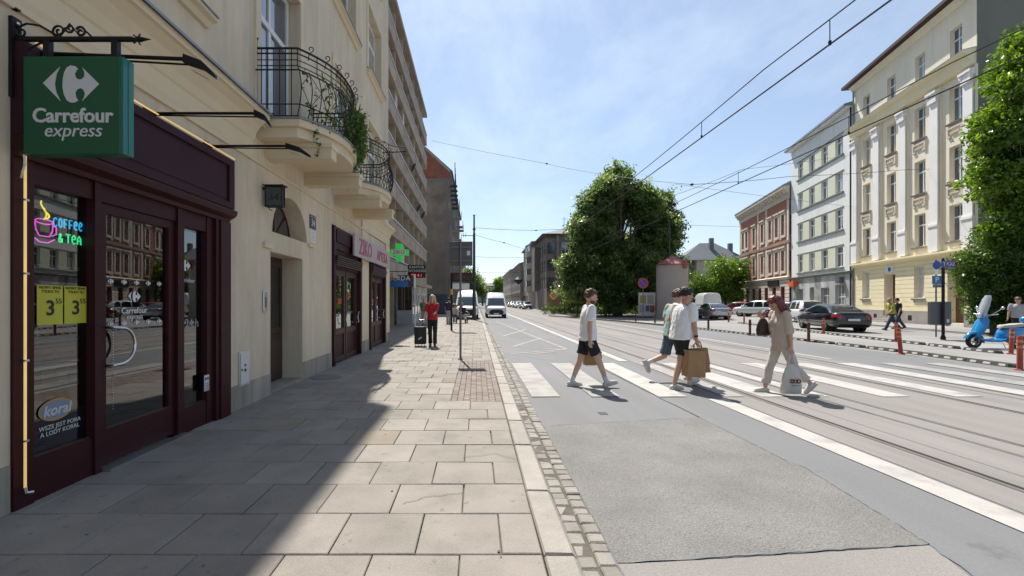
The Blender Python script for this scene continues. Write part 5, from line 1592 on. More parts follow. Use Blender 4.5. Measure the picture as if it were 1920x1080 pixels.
# ================================================================== VEHICLES
def carpaint(name, c, rough=.25): return mat(name, c, rough, .0, var=.03, vs=1, coat=.8, spec=.5)
carpaint('paint_black', (.006, .007, .012), .18); carpaint('paint_silver', (.42, .44, .46)); carpaint('paint_white', (.74, .75, .75)); carpaint('paint_red', (.30, .012, .018)); carpaint('paint_darkred', (.12, .012, .02)); carpaint('paint_navy', (.012, .016, .03))
MT['paint_silver'].node_tree.nodes['Principled BSDF'].inputs['Metallic'].default_value = .6
mat('car_glass', (.012, .018, .024), .03, var=0, spec=1.0, coat=.5)
mat('tyre', (.014, .014, .015), .9, var=.15)
mat('rim', (.50, .51, .53), .3, .9, var=.05)
mat('tail_red', (.45, .012, .012), .15, var=.1, vs=20, coat=.6)
mat('lamp_clear', (.65, .68, .70), .1, .2, var=.1, vs=15, coat=.8)
mat('trim_black', (.02, .02, .022), .6, var=.1)
mat('plate_white', (.70, .70, .68), .5, var=.05)


def dense(st_, n_):
    a = np.array(st_, float); x = np.linspace(a[0, 0], a[-1, 0], n_)
    # keep the ends dense
    t = np.linspace(0, 1, n_); x = a[0, 0] + (a[-1, 0] - a[0, 0]) * (t - .10 * np.sin(2 * np.pi * t))
    out = [x] + [np.interp(x, a[:, 0], a[:, i]) for i in range(1, a.shape[1])]
    out = np.stack(out, 1)
    for _ in range(2):
        out[1:-1, 1:] = (out[:-2, 1:] + 2 * out[1:-1, 1:] + out[2:, 1:]) / 4
    return out


def interp_poly(pts, n_):
    p = np.array(pts, float); d = np.r_[0, np.cumsum(np.linalg.norm(np.diff(p, axis=0), axis=1))]
    t = np.linspace(0, d[-1], n_)
    q = np.stack([np.interp(t, d, p[:, i]) for i in range(p.shape[1])], 1)
    for _ in range(1): q[1:-1] = (q[:-2] + 2 * q[1:-1] + q[2:]) / 4
    return q


def patch(me, pred, off, name, m, parent):
    v, f, idx = [], [], {}
    for p in me.polygons:
        if pred(p.center, p.normal):
            fl = []
            for i in p.vertices:
                if i not in idx:
                    idx[i] = len(v); v.append(me.vertices[i].co + me.vertices[i].normal * off)
                fl.append(idx[i])
            f.append(fl)
    if not f: return None
    q = bpy.data.meshes.new(name); q.from_pydata([tuple(p) for p in v], [], f); q.materials.append(m); q.shade_smooth()
    return link(name, q, parent)


def wheel_meshes(r, w_):
    t = MB(); t.lathe([(r * .66, -w_ / 2), (r * .9, -w_ / 2), (r, -w_ * .38), (r, w_ * .38), (r * .9, w_ / 2), (r * .66, w_ / 2), (r * .66, -w_ / 2)], (0, 0, 0), 22, 'Y', cap=False)
    d = MB(); d.lathe([(r * .66, -w_ * .42), (r * .60, -w_ * .46), (r * .58, -w_ * .30), (r * .05, -w_ * .26)], (0, 0, 0), 22, 'Y', cap=False)
    for k in range(7):
        a = 2 * math.pi * k / 7; c, s = math.cos(a), math.sin(a); b = .035
        d.add([(r * .08 * c - b * s, -w_ * .40, r * .08 * s + b * c), (r * .08 * c + b * s, -w_ * .40, r * .08 * s - b * c), (r * .62 * c + b * .7 * s, -w_ * .47, r * .62 * s - b * .7 * c), (r * .62 * c - b * .7 * s, -w_ * .47, r * .62 * s + b * .7 * c)], [(0, 1, 2, 3)])
    d.lathe([(.045, -w_ * .46), (.04, -w_ * .49), (.0, -w_ * .49)], (0, 0, 0), 10, 'Y', cap=False)
    h = MB(); h.lathe([(r * .58, -w_ * .22), (.0, -w_ * .22)], (0, 0, 0), 16, 'Y', cap=False)
    return t.mesh('wheel', MT['tyre'], 50), d.mesh('rim', MT['rim'], 40), h.mesh('brake_disc', MT['trim_black'])


def car(name, label, cat, loc, head, paint, lower, house, wb, wr, belt, wheels, wr_=.33, glass=(), group=None, side=None, detail=True, ws=(.5, 1.3), rw=(-2, -1.2), hz=0, wtop=None):
    """lower: (x, half width, z bottom, z shoulder, z deck); house: (x, z roof)"""
    t = thing(name, label, cat, loc, R(head), group)
    LO = dense(lower, 64)
    rings = []
    for x, w_, zb, zs, zt in LO:
        half = interp_poly([(0, zb), (w_ * .84, zb), (w_ * .97, zb + .06), (w_, zb + .30 * (zs - zb)), (w_, zb + .7 * (zs - zb)), (w_ * .975, zs), (w_ * .86, zt - .01), (w_ * .5, zt + .006), (0, zt + .012)], 17)
        rings.append([(x, p[0], p[1]) for p in half] + [(x, -p[0], p[1]) for p in half[-2:0:-1]])
    q = MB(); q.loft(rings[::-1])
    me = q.mesh('body', MT[paint], 38)
    o = link('body', me, t)
    cut = MB()
    for x in wheels:
        for s in (-1, 1): cut.lathe([(wr_ + .055, s * 1.3), (wr_ + .055, s * .55)] if s < 0 else [(wr_ + .055, .55), (wr_ + .055, 1.3)], (x, 0, wr_ + .01), 24, 'Y')
    co = cut.build('cutter', None)
    bmq = bmesh.new(); bmq.from_mesh(co.data); bmesh.ops.recalc_face_normals(bmq, faces=bmq.faces); bmq.to_mesh(co.data); bmq.free()
    bmq = bmesh.new(); bmq.from_mesh(me); bmesh.ops.recalc_face_normals(bmq, faces=bmq.faces); bmq.to_mesh(me); bmq.free()
    md = o.modifiers.new('b', 'BOOLEAN'); md.operation = 'DIFFERENCE'; md.object = co; md.solver = 'EXACT'
    src = me.copy()
    apply_mods(o)
    o.data.shade_smooth(); o.data.set_sharp_from_angle(angle=R(38))
    bpy.data.objects.remove(co)
    # dark wheel housings
    for x in wheels:
        for s in (-1, 1):
            q = MB(); q.lathe([(wr_ + .05, s * .56), (.02, s * .56)], (x, 0, wr_ + .01), 20, 'Y', cap=False); q.build('wheel_housing', MT['trim_black'], t)
    HO = dense(house, 48)
    rings = []
    for x, zr in HO:
        hgt = max(zr - belt, .004); k = hgt / (max(h[1] for h in house) - belt)
        wt = wb + (wr - wb) * k
        half = interp_poly([(wb, belt), (wb + (wt - wb) * .5, belt + hgt * .5), (wt, belt + hgt * .90), (wt * .86, belt + hgt * .985), (wt * .4, zr), (0, zr)], 12)
        rings.append([(x, p[0], p[1]) for p in half] + [(x, -p[0], p[1]) for p in half[-2::-1]])
    q = MB()
    n_ = len(rings[0]); vs = [p for r in rings for p in r]; fs = []
    for i in range(len(rings) - 1):
        for k in range(n_ - 1): fs.append((i * n_ + k, (i + 1) * n_ + k, (i + 1) * n_ + k + 1, i * n_ + k + 1))
    q.add(vs, fs); hm = q.mesh('cabin', MT[paint])
    bmq = bmesh.new(); bmq.from_mesh(hm); bmesh.ops.recalc_face_normals(bmq, faces=bmq.faces)
    if max(bmq.faces, key=lambda f: f.calc_center_median().z).normal.z < 0: bmesh.ops.reverse_faces(bmq, faces=bmq.faces)
    bmq.to_mesh(hm); bmq.free()
    hm.shade_smooth(); hm.set_sharp_from_angle(angle=R(45))
    cb = link('cabin', hm, t)
    top = max(h[1] for h in house)
    zlo, zhi = belt + .05, (wtop or top - .10)
    G_ = MT['car_glass']
    for s in (-1, 1):
        for a, b, slo, shi in side:
            patch(hm, lambda c, n: n.y * s > .55 and a + max(0, slo * (c.z - belt)) < c.x < b - max(0, shi * (c.z - belt)) and zlo < c.z < zhi, .004, 'side_window', G_, t)
    if ws: patch(hm, lambda c, n: n.x > .25 and c.x > ws[0] and abs(c.y) < wb - .14 - .1 * (c.z - belt) and belt + .03 < c.z < (wtop or top - .05), .004, 'windscreen', G_, t)
    if rw: patch(hm, lambda c, n: n.x < -.25 and c.x < rw[1] and abs(c.y) < wb - .16 - .1 * (c.z - belt) and belt + .04 < c.z < top - .06, .004, 'rear_window', G_, t)
    xr, xf = lower[0][0], lower[-1][0]
    zsr = lower[2][3]
    for s in (-1, 1):
        patch(src, lambda c, n: c.x < xr + .36 and c.y * s > lower[2][1] * .58 and zsr - .19 < c.z < zsr - .015, .006, 'tail_light', MT['tail_red'], t)
        patch(src, lambda c, n: c.x > xf - .42 and c.y * s > lower[-3][1] * .55 and hz + lower[-3][3] - .20 < c.z < hz + lower[-3][3] - .02 and n.x > -.2, .006, 'headlight', MT['lamp_clear'], t)
        q = MB(); q.ball((ws[0] + (ws[1] - ws[0]) * .62 if ws else .6, s * (wb + .17), belt + .09), .10, (.7, 1.0, .62), 10, 7); q.build('mirror', MT[paint], t, smooth=180)
    patch(src, lambda c, n: c.x < xr + .30 and c.z < .36 and n.x < -.1, .004, 'rear_bumper', MT['trim_black'], t)
    patch(src, lambda c, n: c.x > xf - .30 and lower[-3][2] + .02 < c.z < hz + lower[-3][3] - .20 and abs(c.y) < .55 and n.x > .3, .004, 'grille', MT['trim_black'], t)
    for s in (-1, 1): patch(src, lambda c, n: wheels[0] + .45 < c.x < wheels[1] - .45 and c.z < lower[4][2] + .12 and n.y * s > .4, .004, 'sill', MT['trim_black'], t)
    q = MB(); q.box(xr - .012, xr + .05, -.26, .26, .60 + hz * .3, .71 + hz * .3); q.build('number_plate', MT['plate_white'], t)
    q = MB(); q.box(xf - .05, xf + .012, -.26, .26, .38, .49); q.build('number_plate', MT['plate_white'], t)
    if detail:
        for s in (-1, 1):
            for x in [(a + b) / 2 + .1 for a, b, _, _ in side[:2]]:
                q = MB(); q.box(x - .1, x + .1, s * (lower[4][1] + .001) - .012, s * (lower[4][1] + .001) + .012, lower[4][3] - .10, lower[4][3] - .075)
                q.build('door_handle', MT['rim'], t)
    bpy.data.meshes.remove(src)
    tm, rm, bm_ = wheel_meshes(wr_, .21)
    for x in wheels:
        for s in (-1, 1):
            wo_ = link('wheel', tm, t); wo_.location = (x, s * (lower[4][1] - .125), wr_); wo_.rotation_euler = (0, rnd.uniform(0, 6), 0 if s < 0 else math.pi)
            link('rim', rm, wo_); link('brake_disc', bm_, wo_)
    return t


SED = dict(lower=[(-2.46, .62, .46, .74, .84), (-2.42, .78, .34, .86, .98), (-2.25, .87, .24, .93, 1.04), (-1.6, .92, .2, .95, 1.03), (-.4, .93, .2, .94, .99), (.8, .93, .2, .91, .97), (1.5, .92, .2, .86, .93), (2.1, .87, .22, .76, .84), (2.36, .78, .26, .66, .74), (2.44, .6, .36, .56, .62)],
           house=[(-1.95, 1.0), (-1.62, 1.18), (-1.15, 1.38), (-.5, 1.47), (.0, 1.49), (.45, 1.46), (.9, 1.25), (1.35, .99)], wb=.84, wr=.60, belt=.985, wheels=(-1.42, 1.43), side=((-1.02, -.12, .5, .0), (-.02, 1.1, 0, .95), (-1.42, -1.12, .9, 0)), ws=(.45, 1.35), rw=(-1.95, -.8))
HAT = dict(lower=[(-2.12, .66, .40, .80, .92), (-2.08, .80, .30, .90, .99), (-1.9, .87, .22, .95, 1.02), (-1.2, .90, .2, .95, 1.02), (-.2, .90, .2, .93, .99), (.8, .90, .2, .90, .97), (1.4, .88, .2, .85, .93), (1.85, .83, .22, .76, .86), (2.05, .74, .26, .66, .74), (2.12, .58, .36, .56, .62)],
           house=[(-2.06, 1.0), (-1.9, 1.28), (-1.55, 1.48), (-.7, 1.55), (.0, 1.55), (.5, 1.47), (.95, 1.22), (1.3, .99)], wb=.82, wr=.60, belt=.985, wheels=(-1.28, 1.28), side=((-.95, -.05, .2, .0), (.05, 1.05, 0, .8), (-1.6, -1.05, .5, 0)), ws=(.5, 1.3), rw=(-2.1, -1.4))
SUV = dict(lower=[(-2.28, .68, .46, .88, 1.02), (-2.24, .84, .36, 1.0, 1.10), (-2.05, .92, .28, 1.04, 1.12), (-1.2, .94, .26, 1.04, 1.10), (-.2, .94, .26, 1.02, 1.08), (.8, .94, .26, 1.0, 1.06), (1.5, .93, .26, .95, 1.03), (2.0, .88, .28, .86, .97), (2.2, .80, .32, .76, .86), (2.28, .62, .42, .62, .70)],
           house=[(-2.22, 1.09), (-2.05, 1.40), (-1.75, 1.62), (-.8, 1.70), (.0, 1.69), (.5, 1.6), (.95, 1.32), (1.3, 1.08)], wb=.86, wr=.66, belt=1.07, wheels=(-1.35, 1.36), wr_=.36, side=((-1.0, -.1, .2, .0), (.0, 1.05, 0, .8), (-1.7, -1.1, .5, 0)), ws=(.5, 1.3), rw=(-2.25, -1.5))
VAN = dict(lower=[(-2.95, .88, .40, 1.0, 1.2), (-2.93, .97, .34, 1.1, 1.24), (-2.6, 1.0, .3, 1.12, 1.25), (-1.2, 1.0, .3, 1.12, 1.25), (.5, 1.0, .3, 1.12, 1.25), (1.6, 1.0, .3, 1.12, 1.25), (2.1, .98, .3, 1.10, 1.22), (2.6, .94, .32, 1.0, 1.10), (2.85, .86, .36, .86, .95), (2.93, .72, .42, .66, .74)],
           house=[(-2.94, 1.22), (-2.93, 2.35), (-2.8, 2.56), (-1.5, 2.62), (.3, 2.60), (.75, 2.50), (1.15, 2.25), (1.5, 1.98), (2.25, 1.24)], wb=.985, wr=.84, belt=1.22, wheels=(-1.75, 1.85), wr_=.36, side=((.62, 2.0, 0, .85),), ws=(1.22, 2.2), rw=None, detail=False, hz=0, wtop=1.93)
hb = math.degrees(math.atan2(.967, .255))
car('parked_car', 'glossy black sedan parked behind the red bollards', 'car', (20.0, 25.7, RZ), hb, 'paint_black', **SED)
car('parked_car', 'silver sedan parked to the right of the advertising column', 'car', (21.55, 41.5, RZ), 80, 'paint_silver', **SED)
car('parked_car', 'black tall car parked behind the silver sedan', 'car', (20.5, 47.0, RZ), 78, 'paint_navy', **SUV)
car('parked_car', 'bright red small car in the row before the brick house', 'car', (31.9, 55.5, RZ), 130, 'paint_red', **HAT)
car('parked_car', 'white small car in the row before the brick house', 'car', (29.4, 47.6, RZ), 118, 'paint_white', **SUV)
car('parked_car', 'dark red small car right of the white one before the brick house', 'car', (29.8, 43.4, RZ), 118, 'paint_darkred', **HAT)
car('parked_car', 'white tall car half hidden by the black sedan', 'car', (25.4, 35.5, RZ), hb, 'paint_white', **SUV)
car('parked_car', 'grey car at the far left end of the parked row', 'car', (31.0, 61.5, RZ), 120, 'paint_silver', **HAT)
car('parked_van', 'white van parked among the trees right of the advertising column', 'van', (27.4, 54.5, RZ), 78, 'paint_white', **VAN)
car('parked_van', 'white van parked on the footway behind the green pole', 'van', (-.80, 41.4, 0), -90, 'paint_white', **VAN)
ov = car('oncoming_van', 'white delivery van with dark grille driving towards the crossing', 'van', (1.92, 46.2, RZ), -90, 'paint_white', **VAN)
q = MB(); q.box(-.9, .6, -.7, .7, 2.63, 2.72); q.build('roof_rack', MT['trim_black'], ov)
far_cols = ['paint_silver', 'paint_navy', 'paint_white', 'paint_darkred', 'paint_silver', 'paint_black']
fp = None
for i, c in enumerate(far_cols):
    lab = ['nearest car of the tiny row parked far down on the right', 'second tiny parked car far down on the right', 'third tiny parked car far down on the right', 'fourth tiny parked car far down on the right', 'fifth tiny parked car far down on the right', 'last tiny parked car far down on the right'][i]
    car('parked_car', lab, 'car', (10.3 - .1 * i, 92 + i * 7.5, RZ), -90, c, group='tiny cars parked far down the street', **(HAT if i % 2 else SUV))

# ------------------------------------------------------------------ blue scooter
carpaint('scooter_blue', (.012, .22, .52), .2)
sc = thing('motor_scooter', 'bright blue motor scooter with a tall clear windscreen parked by the separator', 'scooter', (17.80, 15.6, RZ), R(178))
sc.scale = (1.07, 1.07, 1.07)
fx, rx, wr0 = .68, -.64, .225
for x, nm in ((fx, 'f'), (rx, 'r')):
    q = MB(); q.lathe([(wr0 * .62, -.05), (wr0 * .9, -.06), (wr0, -.03), (wr0, .03), (wr0 * .9, .06), (wr0 * .62, .05), (wr0 * .62, -.05)], (0, 0, 0), 24, 'Y', cap=False)
    w1 = q.build('wheel', MT['tyre'], sc, smooth=60); w1.location = (x, 0, wr0)
    q = MB(); q.lathe([(wr0 * .66, .035), (wr0 * .6, .05), (wr0 * .56, .04)], (0, 0, 0), 24, 'Y', cap=False); q.lathe([(wr0 * .56, -.04), (wr0 * .6, -.05), (wr0 * .66, -.035)], (0, 0, 0), 24, 'Y', cap=False)
    for k in range(5):
        a = k * 2 * math.pi / 5
        q.tube([(.03 * math.cos(a), 0, .03 * math.sin(a)), (wr0 * .62 * math.cos(a + .25), 0, wr0 * .62 * math.sin(a + .25))], [.022, .016], 5)
    q.ball((0, 0, 0), .045, (1, .9, 1), 8, 6); q.build('rim', MT['rim'], w1, smooth=50)
q = MB()
arc_ = [(fx + .27 * math.cos(a), .235 * 1.0 + .28 * math.sin(a)) for a in [R(d_) for d_ in range(20, 191, 17)]]
q.loft([[(x, -.075, z - .03), (x, -.05, z + .02), (x, 0, z + .035), (x, .05, z + .02), (x, .075, z - .03), (x, 0, z - .0)] for x, z in arc_]); q.build('front_fender', MT['scooter_blue'], sc, smooth=70)
q = MB()
sh = [(.62, .34, .10), (.55, .50, .20), (.46, .70, .235), (.39, .88, .22), (.35, 1.0, .13)]
q.loft([[(x + .02, -w_, z - .02), (x + .05 + .03, -w_ * .6, z), (x + .11, 0, z + .01), (x + .08, w_ * .6, z), (x + .02, w_, z - .02), (x - .02, w_ * .8, z - .02), (x - .03, 0, z - .02), (x - .02, -w_ * .8, z - .02)] for x, z, w_ in sh]); q.build('leg_shield', MT['scooter_blue'], sc, smooth=60)
q = MB(); q.loft([[(x, -w_, z), (x, -w_ * .9, z - .05), (x, w_ * .9, z - .05), (x, w_, z), (x, w_ * .9, z + .025), (x, -w_ * .9, z + .025)] for x, z, w_ in ((.60, .36, .08), (.50, .29, .17), (.30, .26, .20), (.05, .26, .20), (-.12, .30, .20), (-.2, .36, .18))]); q.build('floorboard', MT['scooter_blue'], sc, smooth=60)
q = MB()
bod = [(-.10, .30, .50, .12), (-.17, .28, .62, .17), (-.3, .27, .70, .22), (-.5, .30, .72, .245), (-.7, .36, .71, .23), (-.9, .44, .68, .17), (-1.02, .52, .62, .09)]
q.loft([[(x, 0, z0_), (x, -w_ * .8, z0_ + .05), (x, -w_, (z0_ + z1_) / 2), (x, -w_ * .8, z1_ - .06), (x, 0, z1_), (x, w_ * .8, z1_ - .06), (x, w_, (z0_ + z1_) / 2), (x, w_ * .8, z0_ + .05)] for x, z0_, z1_, w_ in bod]); q.build('rear_cowl', MT['scooter_blue'], sc, smooth=70)
q = MB(); st_ = [(-.13, .70, .05, .09), (-.18, .74, .08, .12), (-.4, .76, .09, .15), (-.6, .79, .09, .16), (-.85, .80, .08, .13), (-.95, .79, .04, .08)]
q.loft([[(x, -w_, z - h_), (x, -w_ * .9, z), (x, 0, z + .015), (x, w_ * .9, z), (x, w_, z - h_)] for x, z, h_, w_ in st_]); q.build('seat', mat('seat_beige', (.42, .39, .33), .7, var=.05), sc, smooth=60)
q = MB(); q.tube([(fx, .0, wr0), (fx - .07, .06, .36), (.40, 0, 1.0)], .028, 7); q.tube([(fx, .09, wr0), (fx - .05, .09, .42)], .025, 7); q.build('fork', MT['trim_black'], sc)
q = MB(); q.ball((.40, 0, 1.04), .12, (1.1, 1.0, .8), 12, 8); q.build('handlebar_cowl', MT['scooter_blue'], sc, smooth=180)
q = MB(); q.tube([(.36, -.12, 1.06), (.30, -.36, 1.10)], .018, 7); q.tube([(.36, .12, 1.06), (.30, .36, 1.10)], .018, 7); q.build('handlebar', MT['rim'], sc)
q = MB(); q.lathe([(.075, 0), (.08, .02), (.05, .05)], (.50, 0, 1.05), 14, 'X'); q.build('headlight', MT['lamp_clear'], sc, smooth=40)
q = MB()
wsx = [(.50, .98, .10), (.47, 1.12, .15), (.40, 1.35, .16), (.32, 1.58, .14), (.27, 1.70, .08)]
q.loft([[(x - .05, -w_, z), (x + .0, -w_ * .5, z), (x + .015, 0, z), (x + .0, w_ * .5, z), (x - .05, w_, z), (x - .056, w_, z), (x - .008, w_ * .5, z), (x + .008, 0, z), (x - .008, -w_ * .5, z), (x - .056, -w_, z)] for x, z, w_ in wsx])
mt_ = mat('screen_plastic', (.55, .60, .64), .15, var=.1, spec=.8); mt_.node_tree.nodes['Principled BSDF'].inputs['Alpha'].default_value = .55
q.build('windscreen', mt_, sc, smooth=60)
for s in (-1, 1):
    q = MB(); q.tube([(.33, s * .2, 1.08), (.24, s * .33, 1.22), (.20, s * .36, 1.27)], .009, 5); q.ball((.19, s * .38, 1.29), .06, (.4, 1, .8), 10, 6); q.build('mirror', MT['rim'], sc, smooth=60)
q = MB(); q.tube([(-.3, -.14, .25), (-.55, -.16, .24), (-.95, -.17, .30)], [.04, .055, .045], 8); q.tube([(-.25, .1, .26), (-.64, .12, .24)], .07, 8); q.build('exhaust', MT['grey_metal'], sc, smooth=60)
q = MB(); q.tube([(-.05, .12, .26), (-.10, .2, .02)], .012, 5); q.build('stand', MT['rim'], sc)
q = MB(); q.ball((-.92, .0, .90), .14, (1, 1, .95), 12, 8); q.build('top_case', MT['scooter_blue'], sc, smooth=180)
# ================================================================== STREET FURNITURE
# advertising column
cx, cy = (1260 - 893) / 853 * 42.5, 42.5
ac = thing('advertising_column', 'round pale column with a low red conical roof', 'column', (cx, cy, RZ))
r_ = 1.38
q = MB(); q.lathe([(r_ + .05, 0), (r_ + .05, .35), (r_, .37), (r_, 4.85), (r_ + .04, 4.86), (r_ + .04, 4.95)], (0, 0, 0), 40); q.build('drum', mat('column_render', (.42, .37, .335), .85, var=.08, vs=.6, bump=.1, bs=20), ac, smooth=40)
q = MB(); q.lathe([(r_ + .12, 4.951), (r_ + .14, 5.02), (.25, 5.78), (.06, 5.9)], (0, 0, 0), 12); q.build('roof', mat('roof_red', (.33, .10, .085), .6, var=.08), ac)
q = MB(); q.lathe([(r_ + .15, 4.952), (r_ + .16, 5.01), (r_ + .10, 5.0)], (0, 0, 0), 40, cap=False); q.build('rim', mat('rim_red', (.22, .03, .04), .6, var=.08), ac)
q = MB(); q.box(.45, .75, -r_ - .12, -r_ + .3, 4.6, 5.3); q.build('vent', MT['roof_red'], ac)
# poster wall and no parking sign
pw = thing('poster_wall', 'white notice wall with faded posters left of the advertising column', 'notice board', (P(1213, 560, 46).x, 46, RZ))
MB().box(-.85, .85, 0, .12, .1, 2.5).build('board', MT['white_paint'], pw)
for i, (x, z, w_, h_, c) in enumerate(((-.75, .5, .5, .8, 'goods3'), (-.15, .6, .4, .6, 'goods4'), (.3, .5, .45, .7, 'goods0'), (-.7, 1.4, .6, .8, 'goods1'), (.05, 1.35, .6, .9, 'goods3'))):
    MB().box(x, x + w_, -.006 - .001 * i, -.001, z, z + h_).build('poster', MT[c], pw)
bx_, by_ = G(1206, 600, RZ); by_ = 38.5; bx_ = (1206 - 893) / 853 * by_
ns_ = thing('no_parking_sign', 'round blue and red no parking sign on a pole before the tree', 'road sign', (bx_, by_, RZ))
q = MB(); q.tube([(0, .04, 0), (0, .04, 3.6)], .035, 8); q.build('pole', MT['grey_metal'], ns_, smooth=60)
mat('sign_red', (.50, .015, .02), .4, var=.02); mat('sign_blue', (.015, .07, .32), .4, var=.02)
zc_ = 1.61 + (565 - 531) / 853 * by_
q = MB(); q.lathe([(.45, .0), (.45, .012)], (0, 0, zc_), 32, 'Y'); q.build('rim', MT['sign_red'], ns_)
q = MB(); q.lathe([(.345, -.004), (.345, -.001)], (0, 0, zc_), 32, 'Y'); q.build('disc', MT['sign_blue'], ns_)
q = MB(M=Matrix.Translation((0, -.009, zc_)) @ Matrix.Rotation(R(45), 4, 'Y')); q.box(-.36, .36, 0, .004, -.045, .045); q.build('bar', MT['sign_red'], ns_)
ds = thing('priority_sign', 'small yellow diamond priority sign before the sooty corner house', 'road sign', (P(1038, 555, 62).x, 62, RZ))
zc_ = 1.61 + (565 - 554) / 853 * 62
q = MB(); q.tube([(0, .05, 0), (0, .05, zc_)], .04, 6); q.build('pole', MT['grey_metal'], ds)
q = MB(); q.prism([(.62 * math.cos(a), 0, zc_ + .62 * math.sin(a)) for a in (0, math.pi / 2, math.pi, -math.pi / 2)], (0, .02, 0)); q.build('border', MT['white_paint'], ds)
q = MB(); q.prism([(.47 * math.cos(a), -.01, zc_ + .47 * math.sin(a)) for a in (0, math.pi / 2, math.pi, -math.pi / 2)], (0, .008, 0)); q.build('field', mat('sign_yellow', (.75, .38, .03), .5, var=.02), ds)

# taxi / parking signs by the yellow house
tp = G(1768, 637, RZ)
ts = thing('taxi_sign', 'thick black pole with a grey box and a struck out blue taxi sign', 'road sign', (tp[0], tp[1], RZ))
q = MB(); q.lathe([(.09, 0), (.09, .1), (.055, .2), (.055, 3.35), (.03, 3.42)], (0, 0, 0), 12); q.build('pole', MT['black_metal'], ts, smooth=40)
q = MB(); q.box(-.42, .44, .07, .25, .62, 1.60); bevelled(q, 'cabinet', mat('cabinet_grey', (.10, .105, .115), .55, .1, var=.06), .03, 2, ts)
MB().box(.22, .33, .064, .069, .72, .86).build('sticker', MT['white_print'], ts)
q = MB().box(-.12, .42, -.08, -.06, 3.02, 3.3); bp2 = q.build('sign_plate', MT['sign_blue'], ts)
text('TAXI', .22, basis((.15, -.082, 3.16), (1, 0, 0), (0, 0, 1)), MT['white_print'], bp2, 'lettering', .001)
q = MB(M=Matrix.Translation((.15, -.088, 3.16)) @ Matrix.Rotation(R(-25), 4, 'Y')); q.box(-.3, .3, 0, .004, -.018, .018); q.build('strike_bar', MT['sign_red'], bp2)
pp_ = (P(1756, 560, 20.6).x, 20.6)
ps = thing('parking_sign', 'blue parking sign with a round sign above on a thin pole', 'road sign', (pp_[0], pp_[1], RZ))
q = MB(); q.tube([(0, .03, 0), (0, .03, 3.5)], .03, 8); q.build('pole', MT['grey_metal'], ps)
z1 = 1.61 + (565 - 525) / 853 * 20.6; z2 = 1.61 + (565 - 497) / 853 * 20.6; z3 = 1.61 + (565 - 510) / 853 * 20.6
MB().box(-.21, .21, -.012, 0, z1 - .19, z1 + .19).build('parking_plate', mat('sign_blue2', (.02, .14, .34), .4, var=.02), ps)
text('P', .34, basis((0, -.014, z1), (1, 0, 0), (0, 0, 1)), MT['white_print'], ps, 'lettering', .001, bold=.006)
q = MB(); q.lathe([(.19, -.012), (.19, 0)], (0, 0, z2), 24, 'Y'); q.build('round_plate', MT['sign_blue'], ps)
MB().box(-.08, .08, -.012, 0, z3 - .12, z3 + .11).build('small_plate', MT['white_paint'], ps)
MB().box(-.18, .2, -.010, 0, z1 - .33, z1 - .2).build('sub_plate', MT['grey_metal'], ps)

# lane separators and bollards
mat('rubber', (.045, .038, .032), .85, var=.2, vs=6); mat('reflector', (.42, .40, .35), .4, var=.15, vs=9)
mat('bollard_red', (.36, .06, .03), .6, var=.15, vs=5); mat('bollard_brown', (.13, .055, .035), .7, var=.2, vs=5); mat('bollard_band', (.55, .24, .12), .5, var=.1)


def sep_mesh(L):
    q = MB(); a = L / 2
    sec = lambda x, k: [(x, -.13 * k, 0), (x, .13 * k, 0), (x, .085 * k, .09 * k), (x, -.085 * k, .09 * k)]
    q.loft([sec(-a, .55), sec(-a + .07, 1), sec(a - .07, 1), sec(a, .55)][::-1])
    return q.mesh('lane_separator', MT['rubber'])
SM = sep_mesh(1.18)
def refl(x0, x1, s):
    q = MB(); q.add([(x0, s * .122, .022), (x1, s * .122, .022), (x1, s * .096, .072), (x0, s * .096, .072)], [(0, 1, 2, 3)] if s < 0 else [(3, 2, 1, 0)])
    return q.mesh('reflector', MT['reflector'])
RM = [refl(a_, b_, s_) for a_, b_ in ((-.46, -.30), (-.10, .08), (.26, .42)) for s_ in (-1, 1)]
def sep_row(pts, word, group):
    tot = 0; out = []
    for a, b in zip(pts[:-1], pts[1:]):
        a, b = Vector((*a, 0)), Vector((*b, 0)); L = (b - a).length; n_ = max(1, round(L / 1.25)); ang = math.atan2(b.y - a.y, b.x - a.x)
        for k in range(n_):
            p = a.lerp(b, (k + .5) / n_)
            o = link('lane_separator', SM, None, None, 'separator', group)
            o.location = (p.x + rnd.uniform(-.02, .02), p.y, RZ); o.rotation_euler = (0, 0, ang + rnd.gauss(0, .012)); out.append(o)
            for m_ in RM: link('reflector', m_, o)
    for i, o in enumerate(out):
        o['label'] = word % (['nearest', 'second', 'third', 'fourth', 'fifth', 'sixth', 'seventh', 'eighth', 'ninth', 'tenth', 'eleventh', 'twelfth', 'thirteenth', 'fourteenth', 'fifteenth', 'sixteenth', 'seventeenth', 'eighteenth', 'nineteenth', 'twentieth', 'twenty first', 'twenty second', 'twenty third', 'twenty fourth', 'twenty fifth', 'twenty sixth', 'twenty seventh', 'twenty eighth', 'twenty ninth', 'thirtieth', 'thirty first', 'thirty second'][i] if i < 32 else 'farthest')
row1 = [G(1900, 689, RZ), G(1693, 661, RZ), G(1516, 640, RZ), G(1406, 628, RZ), G(1290, 615, RZ)]
row2 = [G(1885, 664, RZ), G(1680, 641, RZ), G(1547, 626, RZ), G(1460, 615, RZ), G(1385, 606, RZ)]
sep_row(row1, '%s black rubber separator of the row next to the tram road', 'separators along the tram road')
sep_row(row2, '%s black rubber separator of the row next to the parked cars', 'separators along the parked cars')


